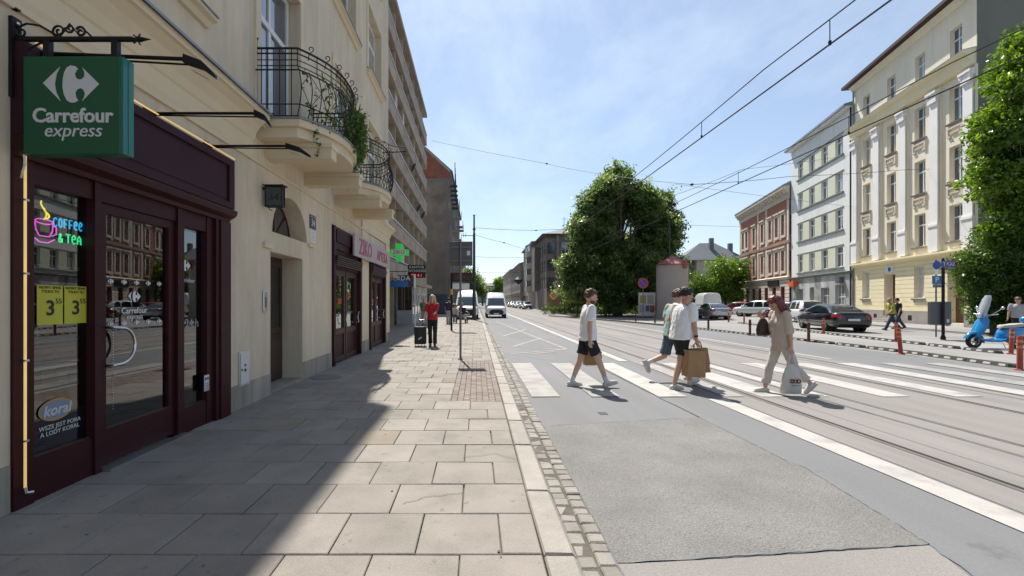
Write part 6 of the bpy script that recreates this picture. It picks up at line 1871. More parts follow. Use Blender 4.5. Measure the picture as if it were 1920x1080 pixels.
def bollard(px, py, label, red=True, h=.78, lean=0.0, z=RZ):
    x, y = G(px, py, z)
    t = thing('bollard', label, 'bollard', (x, y, z), 0, 'flexible bollards')
    t.rotation_euler = (0, lean, 0)
    m_ = 'bollard_red' if red else 'bollard_brown'
    q = MB(); q.lathe([(.10, 0), (.10, .02), (.055, .03), (.052, h - .03), (.045, h), (.0, h + .004)], (0, 0, 0), 14, cap=False); q.build('post', MT[m_], t, smooth=40)
    for zz_ in (.50, .63):
        q = MB(); q.lathe([(.056, zz_ * h / .78), (.056, (zz_ + .06) * h / .78)], (0, 0, 0), 14, cap=False); q.build('band', MT['bollard_band' if red else 'rubber'], t, smooth=40)
bollard(1912, 694, 'orange bollard cut by the right edge of the picture', True, .80)
bollard(1689, 664, 'leaning orange bollard in the near separator row', True, .80, -.10)
bollard(1895, 664, 'orange bollard in front of the scooter seat', True, .78, .06)
bollard(1680, 641, 'orange bollard standing behind the leaning one', True, .78)
bollard(1544, 626, 'bright red bollard before the rear wheel of the black sedan', True, .78)
bollard(1516, 641, 'brown bollard right of the woman in beige', False, .78)
bollard(1406, 629, 'brown bollard left of the woman with the handbag', False, .75)
bollard(1328, 619, 'slim dark bollard right of the man with paper bags', False, .78)
bollard(1366, 604, 'red bollard before the red small car', True, .75)
bollard(1395, 606, 'red bollard left of the dark red small car', True, .75)
bollard(1432, 611, 'red bollard just behind the shoulder bag', True, .75)
bollard(1228, 608, 'dark bollard at the foot of the advertising column', False, .75)
bollard(1192, 604, 'dark bollard left of the no parking sign', False, .75)
# low island kerb by the tree
isl = [G(1030, 593, RZ), G(1110, 599, RZ), G(1190, 606, RZ), G(1290, 615, RZ)]
mb = MB(); 
for a, b in zip(isl[:-1], isl[1:]):
    d_ = Vector((b[0] - a[0], b[1] - a[1], 0)).normalized(); n_ = Vector((-d_.y, d_.x, 0)) * .09
    mb.prism([(a[0] - n_.x, a[1] - n_.y, RZ), (b[0] - n_.x, b[1] - n_.y, RZ), (b[0] + n_.x, b[1] + n_.y, RZ), (a[0] + n_.x, a[1] + n_.y, RZ)], (0, 0, .12))
mb.build('island_kerb', MT['kerb'], road)

# ================================================================== POLES AND OVERHEAD LINES
gp = thing('traction_pole', 'tall dark green tram line pole beside the parked white van', 'pole', (P(889, 600, 38).x, 38, 0))
q = MB(); q.tube([(0, 0, 0), (0, 0, 2.2), (0, 0, 2.25), (0, 0, 7.2), (0, 0, 7.25), (0, 0, 8.7)], [.15, .14, .12, .10, .075, .065], 12); q.build('shaft', MT['pole_green'], gp, smooth=50)
q = MB(); q.lathe([(.2, 0), (.2, .3), (.15, .4)], (0, 0, 0), 12); q.lathe([(.09, 8.7), (.09, 8.78), (0, 8.85)], (0, 0, 0), 10); q.build('base', MT['pole_green'], gp, smooth=40)
q = MB(); q.tube([(-1.0, 0, 7.05), (.1, 0, 7.02)], .03, 6); q.tube([(-.9, 0, 6.9), (-.9, 0, 7.25)], .02, 5); q.tube([(-.7, 0, 6.9), (-.7, 0, 7.25)], .02, 5); q.box(-.12, .12, -.12, .12, 7.5, 7.62); q.build('clamp', MT['iron'], gp)
rp = thing('traction_pole', 'slim tram line pole rising behind the advertising column', 'pole', (P(1255, 560, 45).x, 45, RZ))
q = MB(); q.tube([(0, 0, 0), (0, 0, 9.4)], [.13, .07], 10); q.build('shaft', MT['pole_green'], rp, smooth=50)
q = MB(); q.lathe([(.1, 9.4), (.0, 9.5)], (0, 0, 0), 8); q.build('cap', MT['pole_green'], rp)


def wire(name, label, pts, r_=.011, sag=0.0, n_=12, cat='wire', group='overhead tram lines'):
    out = []
    for a, b in zip(pts[:-1], pts[1:]):
        a, b = Vector(a), Vector(b)
        for k in range(n_):
            f = k / n_; p = a.lerp(b, f); p.z -= sag * 4 * f * (1 - f); out.append(p)
    out.append(Vector(pts[-1]))
    q = MB(); q.tube(out, r_, 5)
    return q.build(name, MT['iron'], None, label, cat, group)
for x, zc, zm_, w1 in ((5.05, 5.22, 5.62, 'left'), (8.35, 5.30, 5.74, 'right')):
    wire('contact_wire', 'lower wire of the %s pair of tram wires above the rails' % w1, [(x, -4, zc), (x, 150, zc)], .013)
    c = wire('carrier_wire', 'upper wire of the %s pair of tram wires above the rails' % w1, [(x, y_, zm_) for y_ in (-4, 8, 22, 44, 70, 110, 150)], .010, .10, 8)
    for k, y_ in enumerate((6.5, 10.2, 14.5, 19, 26, 34, 42)):
        q = MB(); q.tube([(x, y_, zc), (x, y_, zm_ - .06)], .008, 4); q.build('dropper', MT['iron'], c)
        q = MB(); q.lathe([(.022, zc - .01), (.022, zc + .05)], (x, y_, 0), 6); q.build('clamp', MT['iron'], c)
iron = MT['iron']
def span(label, pts, r_=.011, knots=()):
    o = wire('span_wire', label, pts, r_, .05, 6)
    for k in knots:
        q = MB(); p = Vector(k); q.ball(p, .06, (1.6, 1.6, 1), 8, 6); q.build('insulator', iron, o, smooth=180)
span('long span wire from the apartment block across both tracks', [P(810, 264, 47), P(1025, 307, 34), P(1125, 326, 28.5), P(1297, 346, 23), P(1480, 331, 25), P(1700, 318, 29), P(1840, 312, 31)], .013, [P(1025, 307, 34), P(1297, 346, 23)])
span('span wire from the green pole to the pole behind the column', [P(890, 427, 38), P(1000, 432, 40), P(1255, 420, 45)], .016, [P(1005, 432, 40)])
span('drooping span wire under the top of the green pole', [P(890, 440, 38), P(945, 455, 42), P(990, 468, 50)], .014, [P(945, 455, 42)])
span('faint level span wire lower on the green pole', [P(890, 481, 38), P(975, 483, 44), P(1100, 485, 60)], .012)
span('far span wire with a hanging lantern over the street', [P(868, 510, 95), P(972, 511, 95), P(1000, 506, 95)], .02)
span('span wire from the pole behind the column to the brick house', [P(1255, 420, 45), P(1390, 425, 62)], .016)
span('slanting span wire from the crossing point to the grey house', [P(1258, 368, 24), P(1390, 318, 26), P(1600, 290, 38)], .010)
span('slanting wire over the yellow house front towards the tree', [P(1265, 345, 30), P(1600, 388, 38)], .010)
hl = thing('hanging_lantern', 'small dark street lantern hanging over the far roadway', 'lantern', P(972, 527, 95))
q = MB(); q.lathe([(.05, 1.0), (.12, .9), (.9, .3), (.95, 0), (.35, -.5), (.1, -.7)], (0, 0, 0), 10); q.build('shade', MT['iron'], hl)
q = MB(); q.tube([(0, 0, 1), (0, 0, 1.9)], .04, 5); q.build('hook', MT['iron'], hl)
# bench at the stop
bn = thing('bench', 'dark bench at the tram stop under the waiting people', 'bench', (P(858, 604, 32.5).x, 32.5, 0))
q = MB()
for k in range(4): MB().box(-.9, .9, -.2 + .11 * k, -.11 + .11 * k, .42, .45).build('slat', MT['wood_brown'], bn)
for x in (-.7, .7):
    q = MB(); q.box(x - .03, x + .03, -.18, .2, 0, .419); q.build('leg', MT['iron'], bn)
# ================================================================== PEOPLE
mat('skin', (.50, .30, .21), .55, var=.06, vs=8); mat('skin_pale', (.56, .36, .27), .55, var=.06, vs=8)
mat('cloth_white', (.80, .80, .82), .85, var=.05, vs=6, bump=.1, bs=120); mat('cloth_black', (.014, .014, .017), .85, var=.2, vs=8)
mat('cloth_beige', (.50, .42, .35), .85, var=.07, vs=8, bump=.15, bs=150); mat('cloth_cream', (.54, .49, .44), .85, var=.07, vs=8, bump=.15, bs=150)
mat('cloth_denim', (.07, .10, .15), .85, var=.15, vs=14); mat('cloth_red', (.42, .012, .022), .8, var=.08, vs=8)
mat('cloth_print', (.36, .52, .47), .8, var=.12, vs=9, col2=(.50, .16, .03), c2s=6.0, c2lo=.55, c2hi=.60)
mat('cloth_yellow', (.42, .42, .06), .8, var=.1, vs=8); mat('cloth_grey', (.36, .36, .38), .8, var=.1, vs=8); mat('cloth_green', (.14, .22, .13), .8, var=.1, vs=8); mat('cloth_navy', (.03, .045, .09), .85, var=.15, vs=8); mat('cloth_purple', (.06, .03, .07), .85, var=.15, vs=8)
mat('hair_brown', (.10, .050, .026), .6, var=.3, vs=30); mat('hair_dark', (.016, .012, .010), .55, var=.3, vs=30); mat('hair_red', (.13, .020, .020), .4, var=.35, vs=30); mat('hair_blond', (.50, .36, .19), .5, var=.25, vs=30); mat('hair_grey', (.40, .38, .36), .6, var=.2, vs=30)
mat('shoe_white', (.52, .50, .47), .6, var=.12, vs=12); mat('shoe_black', (.015, .015, .016), .6, var=.1); mat('shoe_sole', (.45, .43, .40), .8, var=.1); mat('sock', (.60, .60, .60), .85, var=.05)
mat('lip', (.36, .12, .10), .5, var=0); mat('eye', (.02, .015, .012), .2, var=0)
mat('kraft', (.36, .21, .10), .8, var=.08, vs=6, bump=.15, bs=30); mat('tote', (.56, .54, .50), .85, var=.06, vs=8, bump=.15, bs=120); mat('leather', (.028, .012, .012), .45, var=.2, vs=10)
RAW = {}


def remesh(mb, name, m, vox, parent, sm=5, folds=0.0, fsc=9.0, label=None):
    o = link(name, mb.mesh(name, None), parent)
    md = o.modifiers.new('r', 'REMESH'); md.mode = 'VOXEL'; md.voxel_size = vox; md.adaptivity = 0
    if sm:
        ms = o.modifiers.new('s', 'SMOOTH'); ms.factor = .5; ms.iterations = sm
    apply_mods(o)
    me = o.data
    if folds:
        co = np.empty(len(me.vertices) * 3, np.float32); me.vertices.foreach_get('co', co)
        no = np.empty(len(me.vertices) * 3, np.float32); me.vertices.foreach_get('normal', no) if False else me.vertex_normals.foreach_get('vector', no)
        co = co.reshape(-1, 3); no = no.reshape(-1, 3)
        for i in range(len(co)):
            v = Vector((co[i][0] * fsc, co[i][1] * fsc, co[i][2] * fsc * .55))
            d = noise.noise(v) * folds + (1 - abs(noise.noise(v * 1.7 + Vector((7, 3, 1))))) ** 4 * folds * .5 - folds * .15
            co[i] += no[i] * d
        me.vertices.foreach_set('co', co.ravel()); me.update()
    me.materials.clear(); me.materials.append(MT[m]); me.shade_smooth()
    return o


def person(label, loc, head, H, legs, arms, top, bottom, hair, shoes, skin='skin', lean=4, hpitch=0, hyaw=0, vox=.008, group=None, sleeve=.55, shorts=None, female=False, hair_style='short', socks=False, top_len=.0, seated=False, beard=None, tw=0.0):
    """legs: ((hip, knee, foot pitch), ...) left, right; arms: ((forward, out, elbow), ...) left, right; angles in degrees, x is forward"""
    t = thing('person', label, 'person', loc, R(head), group)
    k = H / 1.75
    hip = Vector((0, 0, .93)); J = {}
    ax = Vector((math.sin(R(lean)), 0, math.cos(R(lean))))
    sm_ = hip + ax * .52
    for i, s in enumerate((1, -1)):
        a, kn, fp = legs[i]
        J['h', i] = hip + Vector((tw * s * .04, s * .088, -.02))
        J['k', i] = J['h', i] + Vector((math.sin(R(a)), s * .012, -math.cos(R(a)))) * .445
        b = a - kn
        J['a', i] = J['k', i] + Vector((math.sin(R(b)), -s * .012, -math.cos(R(b)))) * .405
        J['f', i] = fp
        fa, ou, el = arms[i]
        J['s', i] = sm_ + Vector((-tw * s * .05, s * (.175 if female else .195), -.015))
        d = Vector((math.sin(R(fa)) * math.cos(R(ou)), s * math.sin(R(ou)), -math.cos(R(fa)) * math.cos(R(ou))))
        J['e', i] = J['s', i] + d * .30
        g_ = fa + el
        d2 = Vector((math.sin(R(g_)) * math.cos(R(ou * .5)), s * math.sin(R(ou * .5)), -math.cos(R(g_)) * math.cos(R(ou * .5))))
        J['w', i] = J['e', i] + d2 * .255; J['d', i] = d2
    def foot_pts(i):
        p = R(J['f', i]); fx_ = Vector((math.cos(p), 0, math.sin(p))); up = Vector((-math.sin(p), 0, math.cos(p)))
        a = J['a', i]
        return a - fx_ * .045 - up * .045, a + fx_ * .165 - up * .055, fx_, up
    zmin = min(min((foot_pts(i)[0] - foot_pts(i)[3] * .04).z, (foot_pts(i)[1] - foot_pts(i)[3] * .032).z) for i in (0, 1))
    dz = Vector((0, 0, -zmin))
    for key in list(J):
        if key[0] not in 'fd': J[key] = (J[key] + dz) * k
    hip = (hip + dz) * k; sm_ = (sm_ + dz) * k
    nb_ = sm_ + ax * .05 * k
    hc = nb_ + (ax * .135 + Vector((.02 + .0012 * abs(hpitch), 0, -.0006 * abs(hpitch)))) * k
    MH = Matrix.Translation(hc) @ Matrix.Rotation(R(hyaw), 4, 'Z') @ Matrix.Rotation(R(hpitch), 4, 'Y') @ Matrix.Scale(k * 1.06, 4)
    # ---- body
    q = MB()
    q.M = MH
    q.ball((0, 0, .022), 1, (.098, .077, .103), 16, 12); q.ball((.024, 0, -.062), 1, (.070, .057, .058), 14, 10); q.ball((.055, 0, -.098), 1, (.026, .030, .022), 10, 8)
    q.rcone((.094, 0, .012), .009, (.113, 0, -.022), .014, 8); q.ball((.088, 0, .030), 1, (.018, .058, .012), 10, 6); q.ball((.088, 0, -.06), 1, (.016, .028, .014), 10, 6)
    for s in (-1, 1): q.ball((-.008, s * .079, -.008), 1, (.020, .010, .033), 8, 8); q.ball((.075, s * .042, -.022), 1, (.022, .022, .02), 8, 6)
    q.M = None
    q.rcone(nb_ - ax * .04 * k, .062 * k, hc + Vector((-.018, 0, -.055)) * k, .050 * k)
    fat = .92 if female else 1.0
    for i, s in enumerate((1, -1)):
        q.rcone(J['s', i], .050 * k * fat, J['e', i], .040 * k * fat); q.rcone(J['e', i], .039 * k * fat, J['e', i].lerp(J['w', i], .3), .041 * k * fat); q.rcone(J['e', i].lerp(J['w', i], .3), .041 * k * fat, J['w', i], .026 * k * fat)
        q.rcone(J['h', i], .080 * k, J['k', i], .056 * k); q.rcone(J['k', i], .054 * k, J['k', i].lerp(J['a', i], .32), .056 * k); q.rcone(J['k', i].lerp(J['a', i], .32), .056 * k, J['a', i], .034 * k)
        a, b, fx_, up = foot_pts(i)
        q.rcone(J['a', i], .034 * k, J['a', i] - up * .03 * k, .036 * k)
        # hand
        d = J['d', i]; side = Vector((1, 0, 0)) - d * d.x
        side.normalize(); nrm = d.cross(side).normalized() * (-s)
        w_ = J['w', i]
        q.rcone(w_, .026 * k, w_ + d * .05 * k, .026 * k)
        for f_ in range(4):
            base_ = w_ + d * .075 * k + side * (.027 - .018 * f_) * k
            q.rcone(w_ + d * .025 * k + side * (.012 - .008 * f_) * k, .017 * k, base_, .0125 * k, 7)
            ln = (.072, .082, .077, .060)[f_] * k
            m1 = base_ + (d * .9 + nrm * .35).normalized() * ln * .5; m2 = m1 + (d * .55 + nrm * .85).normalized() * ln * .55
            q.rcone(base_, .0105 * k, m1, .0095 * k, 7); q.rcone(m1, .0095 * k, m2, .008 * k, 7)
        tb = w_ + d * .03 * k + side * .025 * k
        t1 = tb + (d * .7 + side * .75 + nrm * .3).normalized() * .038 * k; t2 = t1 + (d * .9 + side * .2 + nrm * .4).normalized() * .032 * k
        q.rcone(tb, .014 * k, t1, .012 * k, 7); q.rcone(t1, .011 * k, t2, .009 * k, 7)
    q.rcone(hip, .11 * k, sm_ - ax * .1 * k, .11 * k)
    q.rcone(J['s', 0], .05 * k, J['s', 1], .05 * k)
    remesh(q, 'body', skin, vox, t, 3)
    # ---- face details
    for s in (-1, 1):
        q = MB(); q.M = MH; q.ball((.086, s * .031, .008), 1, (.010, .014, .008), 8, 6); q.build('eye', MT['eye'], t, smooth=180)
        q = MB(); q.M = MH; q.tube([(.094, s * .016, .030), (.096, s * .032, .036), (.084, s * .050, .030)], .005, 5); q.build('eyebrow', MT[hair], t)
    q = MB(); q.M = MH; q.ball((.096, 0, -.058), 1, (.010, .024, .006), 8, 6); q.build('mouth', MT['lip'], t, smooth=180)
    if beard:
        q = MB(); q.M = MH; q.ball((.022, 0, -.070), 1, (.073, .061, .055), 14, 10); q.ball((.045, 0, -.10), 1, (.035, .037, .026), 10, 8); remesh(q, 'beard', hair, vox, t, 2)
    # ---- hair
    q = MB(); q.M = MH; hr = random.Random(int(H * 1000) + len(label))
    for _ in range(150 if hair_style != 'bald' else 40):
        th = hr.uniform(0, 2 * math.pi); ph = hr.uniform(-.35, 1.0)
        ph = math.asin(max(-1, min(1, ph)))
        d = Vector((math.cos(th) * math.cos(ph), math.sin(th) * math.cos(ph), math.sin(ph)))
        lim = .52 if d.x > .45 else (-.1 if d.x > .0 else -.5)
        if d.z < lim: continue
        c = Vector((d.x * .094 - .006, d.y * .075, d.z * .103 + .028))
        rr = hr.uniform(.018, .030) * (1.25 if d.z > .5 and hair_style != 'bald' else 1) * (.7 if hair_style == 'bald' else 1)
        q.ball(c, rr, (1, 1, .8), 6, 5)
    if hair_style == 'bob':
        for _ in range(150):
            th = hr.uniform(R(62), R(298)); z = hr.uniform(-.19, .06)
            q.ball((math.cos(th) * .090 - .016, math.sin(th) * (.090 + .07 * max(0, -z)), z), hr.uniform(.02, .03), (1, 1, 1.5), 6, 5)
        for _ in range(40): q.ball((.062 + hr.uniform(-.02, .015), hr.uniform(-.06, .06), .075 + hr.uniform(-.02, .02)), .02, (1, 1, 1), 6, 5)
    if hair_style == 'long':
        for _ in range(230):
            th = hr.uniform(R(52), R(308)); z = hr.uniform(-.36, .06)
            q.ball((math.cos(th) * .09 - .015 - .05 * max(0, -z - .1), math.sin(th) * (.09 + .16 * max(0, -z)), z), hr.uniform(.02, .032), (1, 1, 1.7), 6, 5)
    remesh(q, 'hair', hair, vox * .8, t, 1 if hair_style == 'short' else 4, .011 if hair_style == 'short' else .004, 45)
    # ---- top
    q = MB(); wd = .88 if female else 1.0
    rg = []
    prof = ((-.02 - top_len, .162, .214), (.10, .150, .204), (.25, .134, .190), (.36, .134, .198), (.44, .122, .195), (.50, .095, .165), (.54, .066, .085), (.56, .058, .066))
    base_ = hip
    for f_, rx_, ry_ in prof:
        c = base_ + ax * f_ * k
        rg.append([(c.x + rx_ * k * math.cos(a_) * (.95 if female else 1), c.y + ry_ * wd * k * math.sin(a_), c.z) for a_ in [2 * math.pi * j / 20 for j in range(20)]])
    q.loft(rg)
    if female: 
        for s in (-1, 1): q.ball(base_ + ax * .36 * k + Vector((.085 * k, s * .075 * k, 0)), .07 * k, (1, 1, 1), 10, 8)
    for i in (0, 1):
        e = J['s', i].lerp(J['e', i], min(1, sleeve * 1.25)) if sleeve <= .8 else J['e', i]
        q.rcone(J['s', i] + Vector((0, 0, .005)), .066 * k, J['s', i].lerp(e, .3), .070 * k)
        pts = [J['s', i], J['s', i].lerp(e, .5), e]
        q.tube(pts, [.07 * k, .078 * k, .080 * k] if sleeve <= .8 else [.066 * k, .062 * k, .06 * k], 12)
        if sleeve > .8:
            e2 = J['e', i].lerp(J['w', i], min(1, sleeve - .8)); q.rcone(J['e', i], .058 * k, e2, .056 * k)
    remesh(q, 'top', top, vox * 1.4, t, 5, .016 if vox < .01 else .01, 8)
    # ---- bottoms
    q = MB()
    q.ball(hip + Vector((-.005, 0, -.0)), 1, (.128 * k, .172 * k * (1.02 if female else .98), .10 * k), 16, 10)
    q.loft([[(hip.x + rx_ * k * math.cos(a_), hip.y + ry_ * k * math.sin(a_), hip.z + z_ * k) for a_ in [2 * math.pi * j / 18 for j in range(18)]] for z_, rx_, ry_ in ((-.08, .128, .172), (.04, .116, .162))])
    for i in (0, 1):
        if shorts:
            e = J['h', i].lerp(J['k', i], shorts)
            q.rcone(J['h', i], .100 * k, J['h', i].lerp(e, .5), .098 * k); q.tube([J['h', i], J['h', i].lerp(e, .5), e], [.1 * k, .10 * k, .098 * k], 14)
        else:
            cuff = J['k', i].lerp(J['a', i], .78 if female and 'cream' in bottom else .98)
            q.rcone(J['h', i], .098 * k, J['k', i], .074 * k); q.rcone(J['k', i], .073 * k, J['k', i].lerp(J['a', i], .3), .074 * k); q.tube([J['k', i], J['k', i].lerp(cuff, .5), cuff], [.073 * k, .072 * k, .076 * k], 12)
    remesh(q, 'trousers' if not shorts else 'shorts', bottom, vox * 1.4, t, 4, .014 if vox < .01 else .008, 9)
    # ---- shoes
    for i in (0, 1):
        a, b, fx_, up = foot_pts(i); off = (J['a', i] - (Vector(J['a', i])))
        A = J['a', i]
        heel = A - (fx_ * .045 + up * .042) * k; toe = A + (fx_ * .165 - up * .052) * k; ball_ = A + (fx_ * .10 - up * .046) * k
        q = MB(); q.rcone(heel, .040 * k, ball_, .043 * k); q.rcone(ball_, .043 * k, toe, .030 * k); q.rcone(A - up * .02 * k, .043 * k, A + (fx_ * .06 - up * .035) * k, .044 * k)
        for f_ in (-.05, .04, .12, .17): q.ball(A + (fx_ * f_ - up * .072) * k, .043 * k, (1, 1, .3), 10, 6)
        remesh(q, 'shoe', shoes, vox, t, 3)
        q = MB(); pr = [(-.088, .022), (-.07, .038), (0, .040), (.09, .046), (.15, .040), (.195, .018)]
        lo = [A + (fx_ * x - up * .088) * k + Vector((0, y * k, 0)) for x, y in pr] + [A + (fx_ * x - up * .088) * k - Vector((0, y * k, 0)) for x, y in pr[::-1]]
        q.prism(lo, up * .022 * k); q.build('sole', MT['shoe_sole' if shoes != 'shoe_black' else 'shoe_black'], t)
        if socks:
            q = MB(); s0 = A + (J['k', i] - A).normalized() * .10 * k; q.tube([A - up * .01 * k, A + (J['k', i] - A).normalized() * .05 * k, s0], [.044 * k, .042 * k, .046 * k], 12); q.build('sock', MT['sock'], t, smooth=60)
    t['_'] = 0; del t['_']
    return t, J


def to_world(t, v):
    return Matrix.LocRotScale(t.location, t.rotation_euler, None) @ Vector(v)


def paper_bag(label, pos, rz, w_, d_, h_, group='kraft paper bags', tilt=0.0):
    """hangs by its handles from pos"""
    o = thing('paper_bag', label, 'bag', pos, rz, group); o.rotation_euler = (0, tilt, rz)
    q = MB(); z1 = -.12; z0 = z1 - h_
    n_ = 5; rg = []
    r_ = random.Random(len(label))
    for j in range(n_ + 1):
        f = j / n_; z = z0 + h_ * f; ww = w_ / 2 * (1 - .03 * f); dd = d_ / 2 * (1 - .22 * f)
        e = lambda: r_.uniform(-.012, .012) if 0 < j else 0
        rg.append([(-ww + e(), -dd, z), (0, -dd - .015 + e(), z), (ww + e(), -dd, z), (ww - .018 + e(), 0, z), (ww + e(), dd, z), (0, dd + .015 + e(), z), (-ww + e(), dd, z), (-ww + .018 + e(), 0, z)])
    vs = [p for r in rg for p in r]; fs = [tuple(range(7, -1, -1))]
    for j in range(n_):
        for k in range(8): fs.append((j * 8 + k, j * 8 + (k + 1) % 8, (j + 1) * 8 + (k + 1) % 8, (j + 1) * 8 + k))
    q.add(vs, fs); q.build('bag', MT['kraft'], o)
    for s in (-1, 1):
        q = MB(); q.tube([(-.07, s * d_ * .38, z1 - .03), (-.06, s * .015, -.05), (-.02, s * .006, 0), (.02, s * .006, 0), (.06, s * .015, -.05), (.07, s * d_ * .38, z1 - .03)], .006, 5); q.build('handle', MT['kraft'], o)
    return o


# man with sunlit white shirt, black shorts
px_, Y_ = 1101, 8.55
X_ = (px_ - 893) / 853 * Y_
m1, J1 = person('man in a white t-shirt and black shorts crossing ahead of the others', (X_, Y_, RZ), 2, 1.82, ((-14, 8, -2), (24, 4, 16)), ((10, 7, 8), (-8, 5, 8)), 'cloth_white', 'cloth_black', 'hair_brown', 'shoe_white', 'skin_pale', 3, 8, 0, shorts=.72, sleeve=.62, socks=True, beard=True, top_len=.05)
paper_bag('kraft paper bag between the legs of the man walking in front', to_world(m1, J1['w', 0] + J1['d', 0] * .10) + Vector((-.02, 0, -.07)), R(5), .34, .15, .26, tilt=.0)
# two men side by side
Y_ = 9.25; X_ = (1262 - 893) / 853 * Y_
m2, J2 = person('man in a green printed t-shirt with one foot kicked up behind', (X_, Y_, RZ), 18, 1.84, ((-16, 58, -62), (20, 6, 8)), ((-10, 6, 12), (12, 6, 14)), 'cloth_print', 'cloth_denim', 'hair_brown', 'shoe_white', 'skin_pale', 8, 6, -10, shorts=.92, sleeve=.62, socks=True, top_len=.04)
Y_ = 8.45; X_ = (1276 - 893) / 853 * Y_
m3, J3 = person('dark haired man in a loose white t-shirt seen from behind with paper bags', (X_, Y_, RZ), 20, 1.86, ((24, 6, 18), (-13, 6, 0)), ((6, 6, 10), (2, 5, 6)), 'cloth_white', 'cloth_black', 'hair_dark', 'shoe_white', 'skin', 8, 6, -20, shorts=.74, sleeve=.70, top_len=.05)
hw_ = to_world(m3, J3['w', 1] + J3['d', 1] * .085)
paper_bag('nearer large kraft paper bag held by the dark haired man', hw_ + Vector((-.05, -.05, 0)), R(12), .36, .18, .47, tilt=.08)
paper_bag('farther large kraft paper bag held by the dark haired man', hw_ + Vector((.06, .12, .02)), R(-14), .32, .15, .44, tilt=-.10)
q = MB(); wv = to_world(m3, J3['w', 1].lerp(J3['e', 1], .12)); ev = to_world(m3, J3['w', 1].lerp(J3['e', 1], .26)); q.tube([wv, ev], .036, 12); q.build('wrist_watch', MT['black_print'], None, 'black watch on the wrist holding the large paper bags', 'watch', smooth=50)
# woman in beige
Y_ = 7.95; X_ = (1466 - 893) / 853 * Y_
w1, JW = person('woman with dark red hair in a beige blouse walking left with head bowed', (X_, Y_, RZ), 180, 1.71, ((-20, 26, -42), (20, 6, 3)), ((-6, 8, 6), (12, 6, 138)), 'cloth_beige', 'cloth_cream', 'hair_red', 'shoe_white', 'skin', 4, 34, 0, sleeve=.86, female=True, hair_style='bob', top_len=.11)
hw_ = to_world(w1, JW['w', 0] + JW['d', 0] * .085)
tb = thing('tote_bag', 'white cloth tote bag with a round printed mark hanging from the woman\'s hand', 'bag', hw_)
q = MB(); rg = []
for f, ww, dd in ((0, .165, .05), (.03, .18, .065), (.15, .175, .07), (.30, .145, .06), (.42, .10, .04), (.50, .055, .02)):
    z = -.72 + f; rg.append([(ww * math.cos(a) * (1 + .06 * math.sin(5 * a + f * 9)), dd * math.sin(a) * (1 + .15 * math.sin(4 * a + f * 7)), z) for a in [2 * math.pi * j / 24 for j in range(24)]])
q.loft(rg); q.build('bag', MT['tote'], tb, smooth=60)
for s in (-1, 1):
    q = MB(); q.tube([(-.06, s * .015, -.24), (-.02, s * .008, -.06), (0, s * .008, 0), (.02, s * .008, -.06), (.06, s * .015, -.24)], .009, 5); q.build('strap', MT['tote'], tb)
for dx, m_ in ((-.055, 'black_print'), (.0, 'sign_red'), (.055, 'black_print')):
    q = MB(); q.lathe([(.036, -.086), (.036, -.082), (.020, -.082), (.020, -.086)], (dx + .02, 0, -.50), 16, 'Y', cap=False); q.build('print', MT[m_], tb)
q = MB(); q.box(-.05, .09, -.088, -.084, -.575, -.568); q.build('print', MT['black_print'], tb)
hw2 = to_world(w1, JW['w', 1] + JW['d', 1] * .06) + Vector((.06, 0, 0))
sb = thing('shoulder_bag', 'dark leather shoulder bag held up in front of the woman in beige', 'bag', hw2)
q = MB(); rg = []
for z, ww, dd in ((-.38, .09, .03), (-.365, .125, .06), (-.28, .13, .07), (-.18, .105, .06), (-.09, .06, .04), (-.06, .03, .02)):
    rg.append([(ww * math.cos(a) + .05 * (-.2 - z), dd * math.sin(a), z) for a in [2 * math.pi * j / 18 for j in range(18)]])
q.loft(rg); q.build('bag', MT['leather'], sb, smooth=60)
q = MB(); q.tube([(-.03, 0, -.09), (-.01, .01, .0), (.05, .02, .02), (.12, .05, .06), (.20, .10, .03)], .012, 5); q.build('strap', MT['leather'], sb)
# woman with suitcase
Y_ = 15.7; X_ = (811 - 893) / 853 * Y_
w2, JS = person('blonde woman in a red shirt and black trousers pulling a suitcase', (X_, Y_, 0), -90, 1.72, ((8, 8, 0), (-6, 8, -4)), ((22, -12, 62), (10, 14, 18)), 'cloth_red', 'cloth_black', 'hair_blond', 'shoe_black', 'skin_pale', 2, 6, 0, sleeve=.66, female=True, hair_style='long', vox=.010)
sx_ = (788 - 893) / 853 * 15.7
su = thing('suitcase', 'black wheeled suitcase with a white sticker beside the blonde woman', 'suitcase', (sx_, 15.75, 0))
q = MB().box(-.20, .20, -.12, .14, .07, .68); bevelled(q, 'shell', mat('case_black', (.018, .018, .02), .6, var=.15, vs=12), .035, 3, su, smooth=50)
q = MB(); q.tube([(-.10, .10, .66), (-.02, .02, .92), (.14, -.0, .92), (.10, .10, .66)], .012, 6); q.build('pull_handle', MT['alu'], su)
for x in (-.16, -.06, .06, .16):
    q = MB(); q.lathe([(.03, -.012), (.03, .012)], (x, -.08, .03), 10, 'X'); q.build('wheel', MT['shoe_sole'], su)
q = MB(M=Matrix.Translation((.0, -.126, .28)) @ Matrix.Rotation(R(-35), 4, 'Y')); q.box(-.07, .07, -.002, 0, -.025, .025); q.build('sticker', MT['white_print'], su)
q = MB(); q.box(-.14, -.08, -.123, -.119, .1, .65); q.box(.08, .14, -.123, -.119, .1, .65); q.build('rib', MT['black_print'], su)
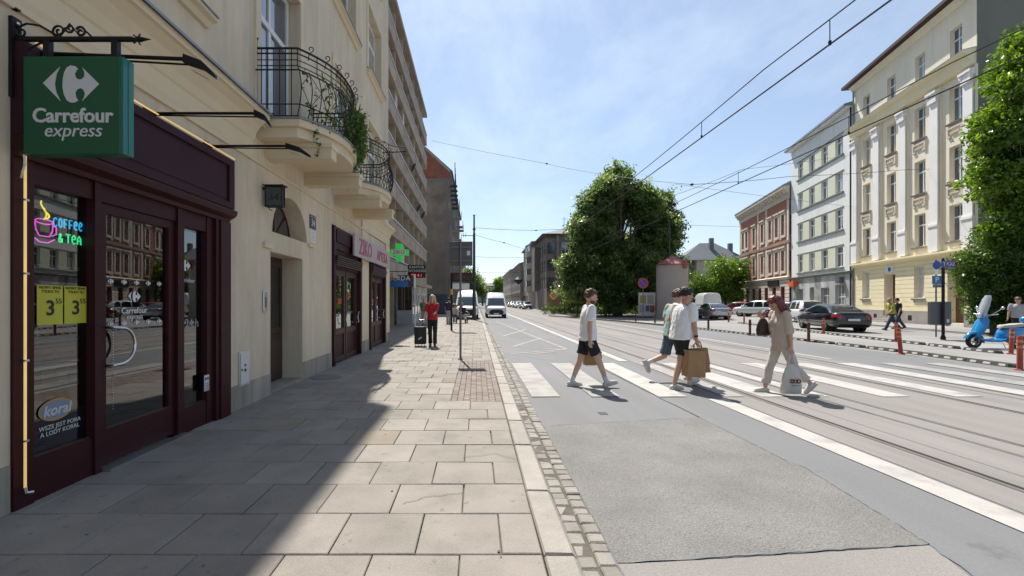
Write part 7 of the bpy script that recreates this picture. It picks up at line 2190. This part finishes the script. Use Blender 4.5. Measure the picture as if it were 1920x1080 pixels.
# people further away
V = .014
Y_ = 25.2
person('man in a yellow shirt striding along before the yellow house', ((1672 - 893) / 853 * Y_, Y_, RZ), 176, 1.84, ((28, 4, 12), (-24, 18, -30)), ((18, 8, 30), (-14, 8, 20)), 'cloth_yellow', 'cloth_navy', 'hair_grey', 'shoe_black', lean=8, sleeve=.6, vox=V, hair_style='bald')
Y_ = 26.3
person('person in dark clothes half hidden behind the man in yellow', ((1684 - 893) / 853 * Y_, Y_, RZ), 178, 1.78, ((20, 4, 10), (-22, 14, -25)), ((8, 6, 15), (-12, 6, 15)), 'cloth_black', 'cloth_navy', 'hair_dark', 'shoe_black', lean=5, sleeve=.6, vox=V)
Y_ = 18.6
person('man in a grey t-shirt standing behind the scooter at the right edge', ((1909 - 893) / 853 * Y_, Y_, RZ), 215, 1.74, ((2, 4, 0), (-4, 4, 0)), ((6, 10, 12), (4, 10, 12)), 'cloth_grey', 'cloth_black', 'hair_brown', 'shoe_black', lean=3, hpitch=20, sleeve=.6, vox=V)
Y_ = 29
person('elderly man in a green shirt walking behind the blonde woman', ((795 - 893) / 853 * Y_, Y_, 0), -90, 1.72, ((10, 6, 0), (-8, 8, -5)), ((6, 8, 15), (-6, 8, 15)), 'cloth_green', 'cloth_grey', 'hair_grey', 'shoe_black', sleeve=.6, vox=V)
Y_ = 31
person('person in a dark purple top standing behind the stop display post', ((841 - 893) / 853 * Y_, Y_, 0), 80, 1.72, ((4, 4, 0), (-4, 4, 0)), ((6, 8, 15), (4, 8, 15)), 'cloth_purple', 'cloth_grey', 'hair_dark', 'shoe_black', sleeve=.6, vox=V)
Y_ = 32.6
person('seated person in dark shirt with crossed legs on the stop bench', ((866 - 893) / 853 * Y_, Y_ - .05, -.0), -62, 1.74, ((80, 82, 0), (84, 30, 10)), ((35, 6, 40), (35, 6, 40)), 'cloth_black', 'cloth_grey', 'hair_brown', 'shoe_black', lean=6, sleeve=.6, vox=V)
person('seated person in a pale top bent forward on the stop bench', ((853 - 893) / 853 * Y_, Y_ - .05, -.0), -85, 1.68, ((82, 84, 0), (84, 84, 0)), ((45, 6, 40), (45, 6, 40)), 'cloth_beige', 'cloth_denim', 'hair_dark', 'shoe_black', lean=14, hpitch=20, sleeve=.6, vox=V)
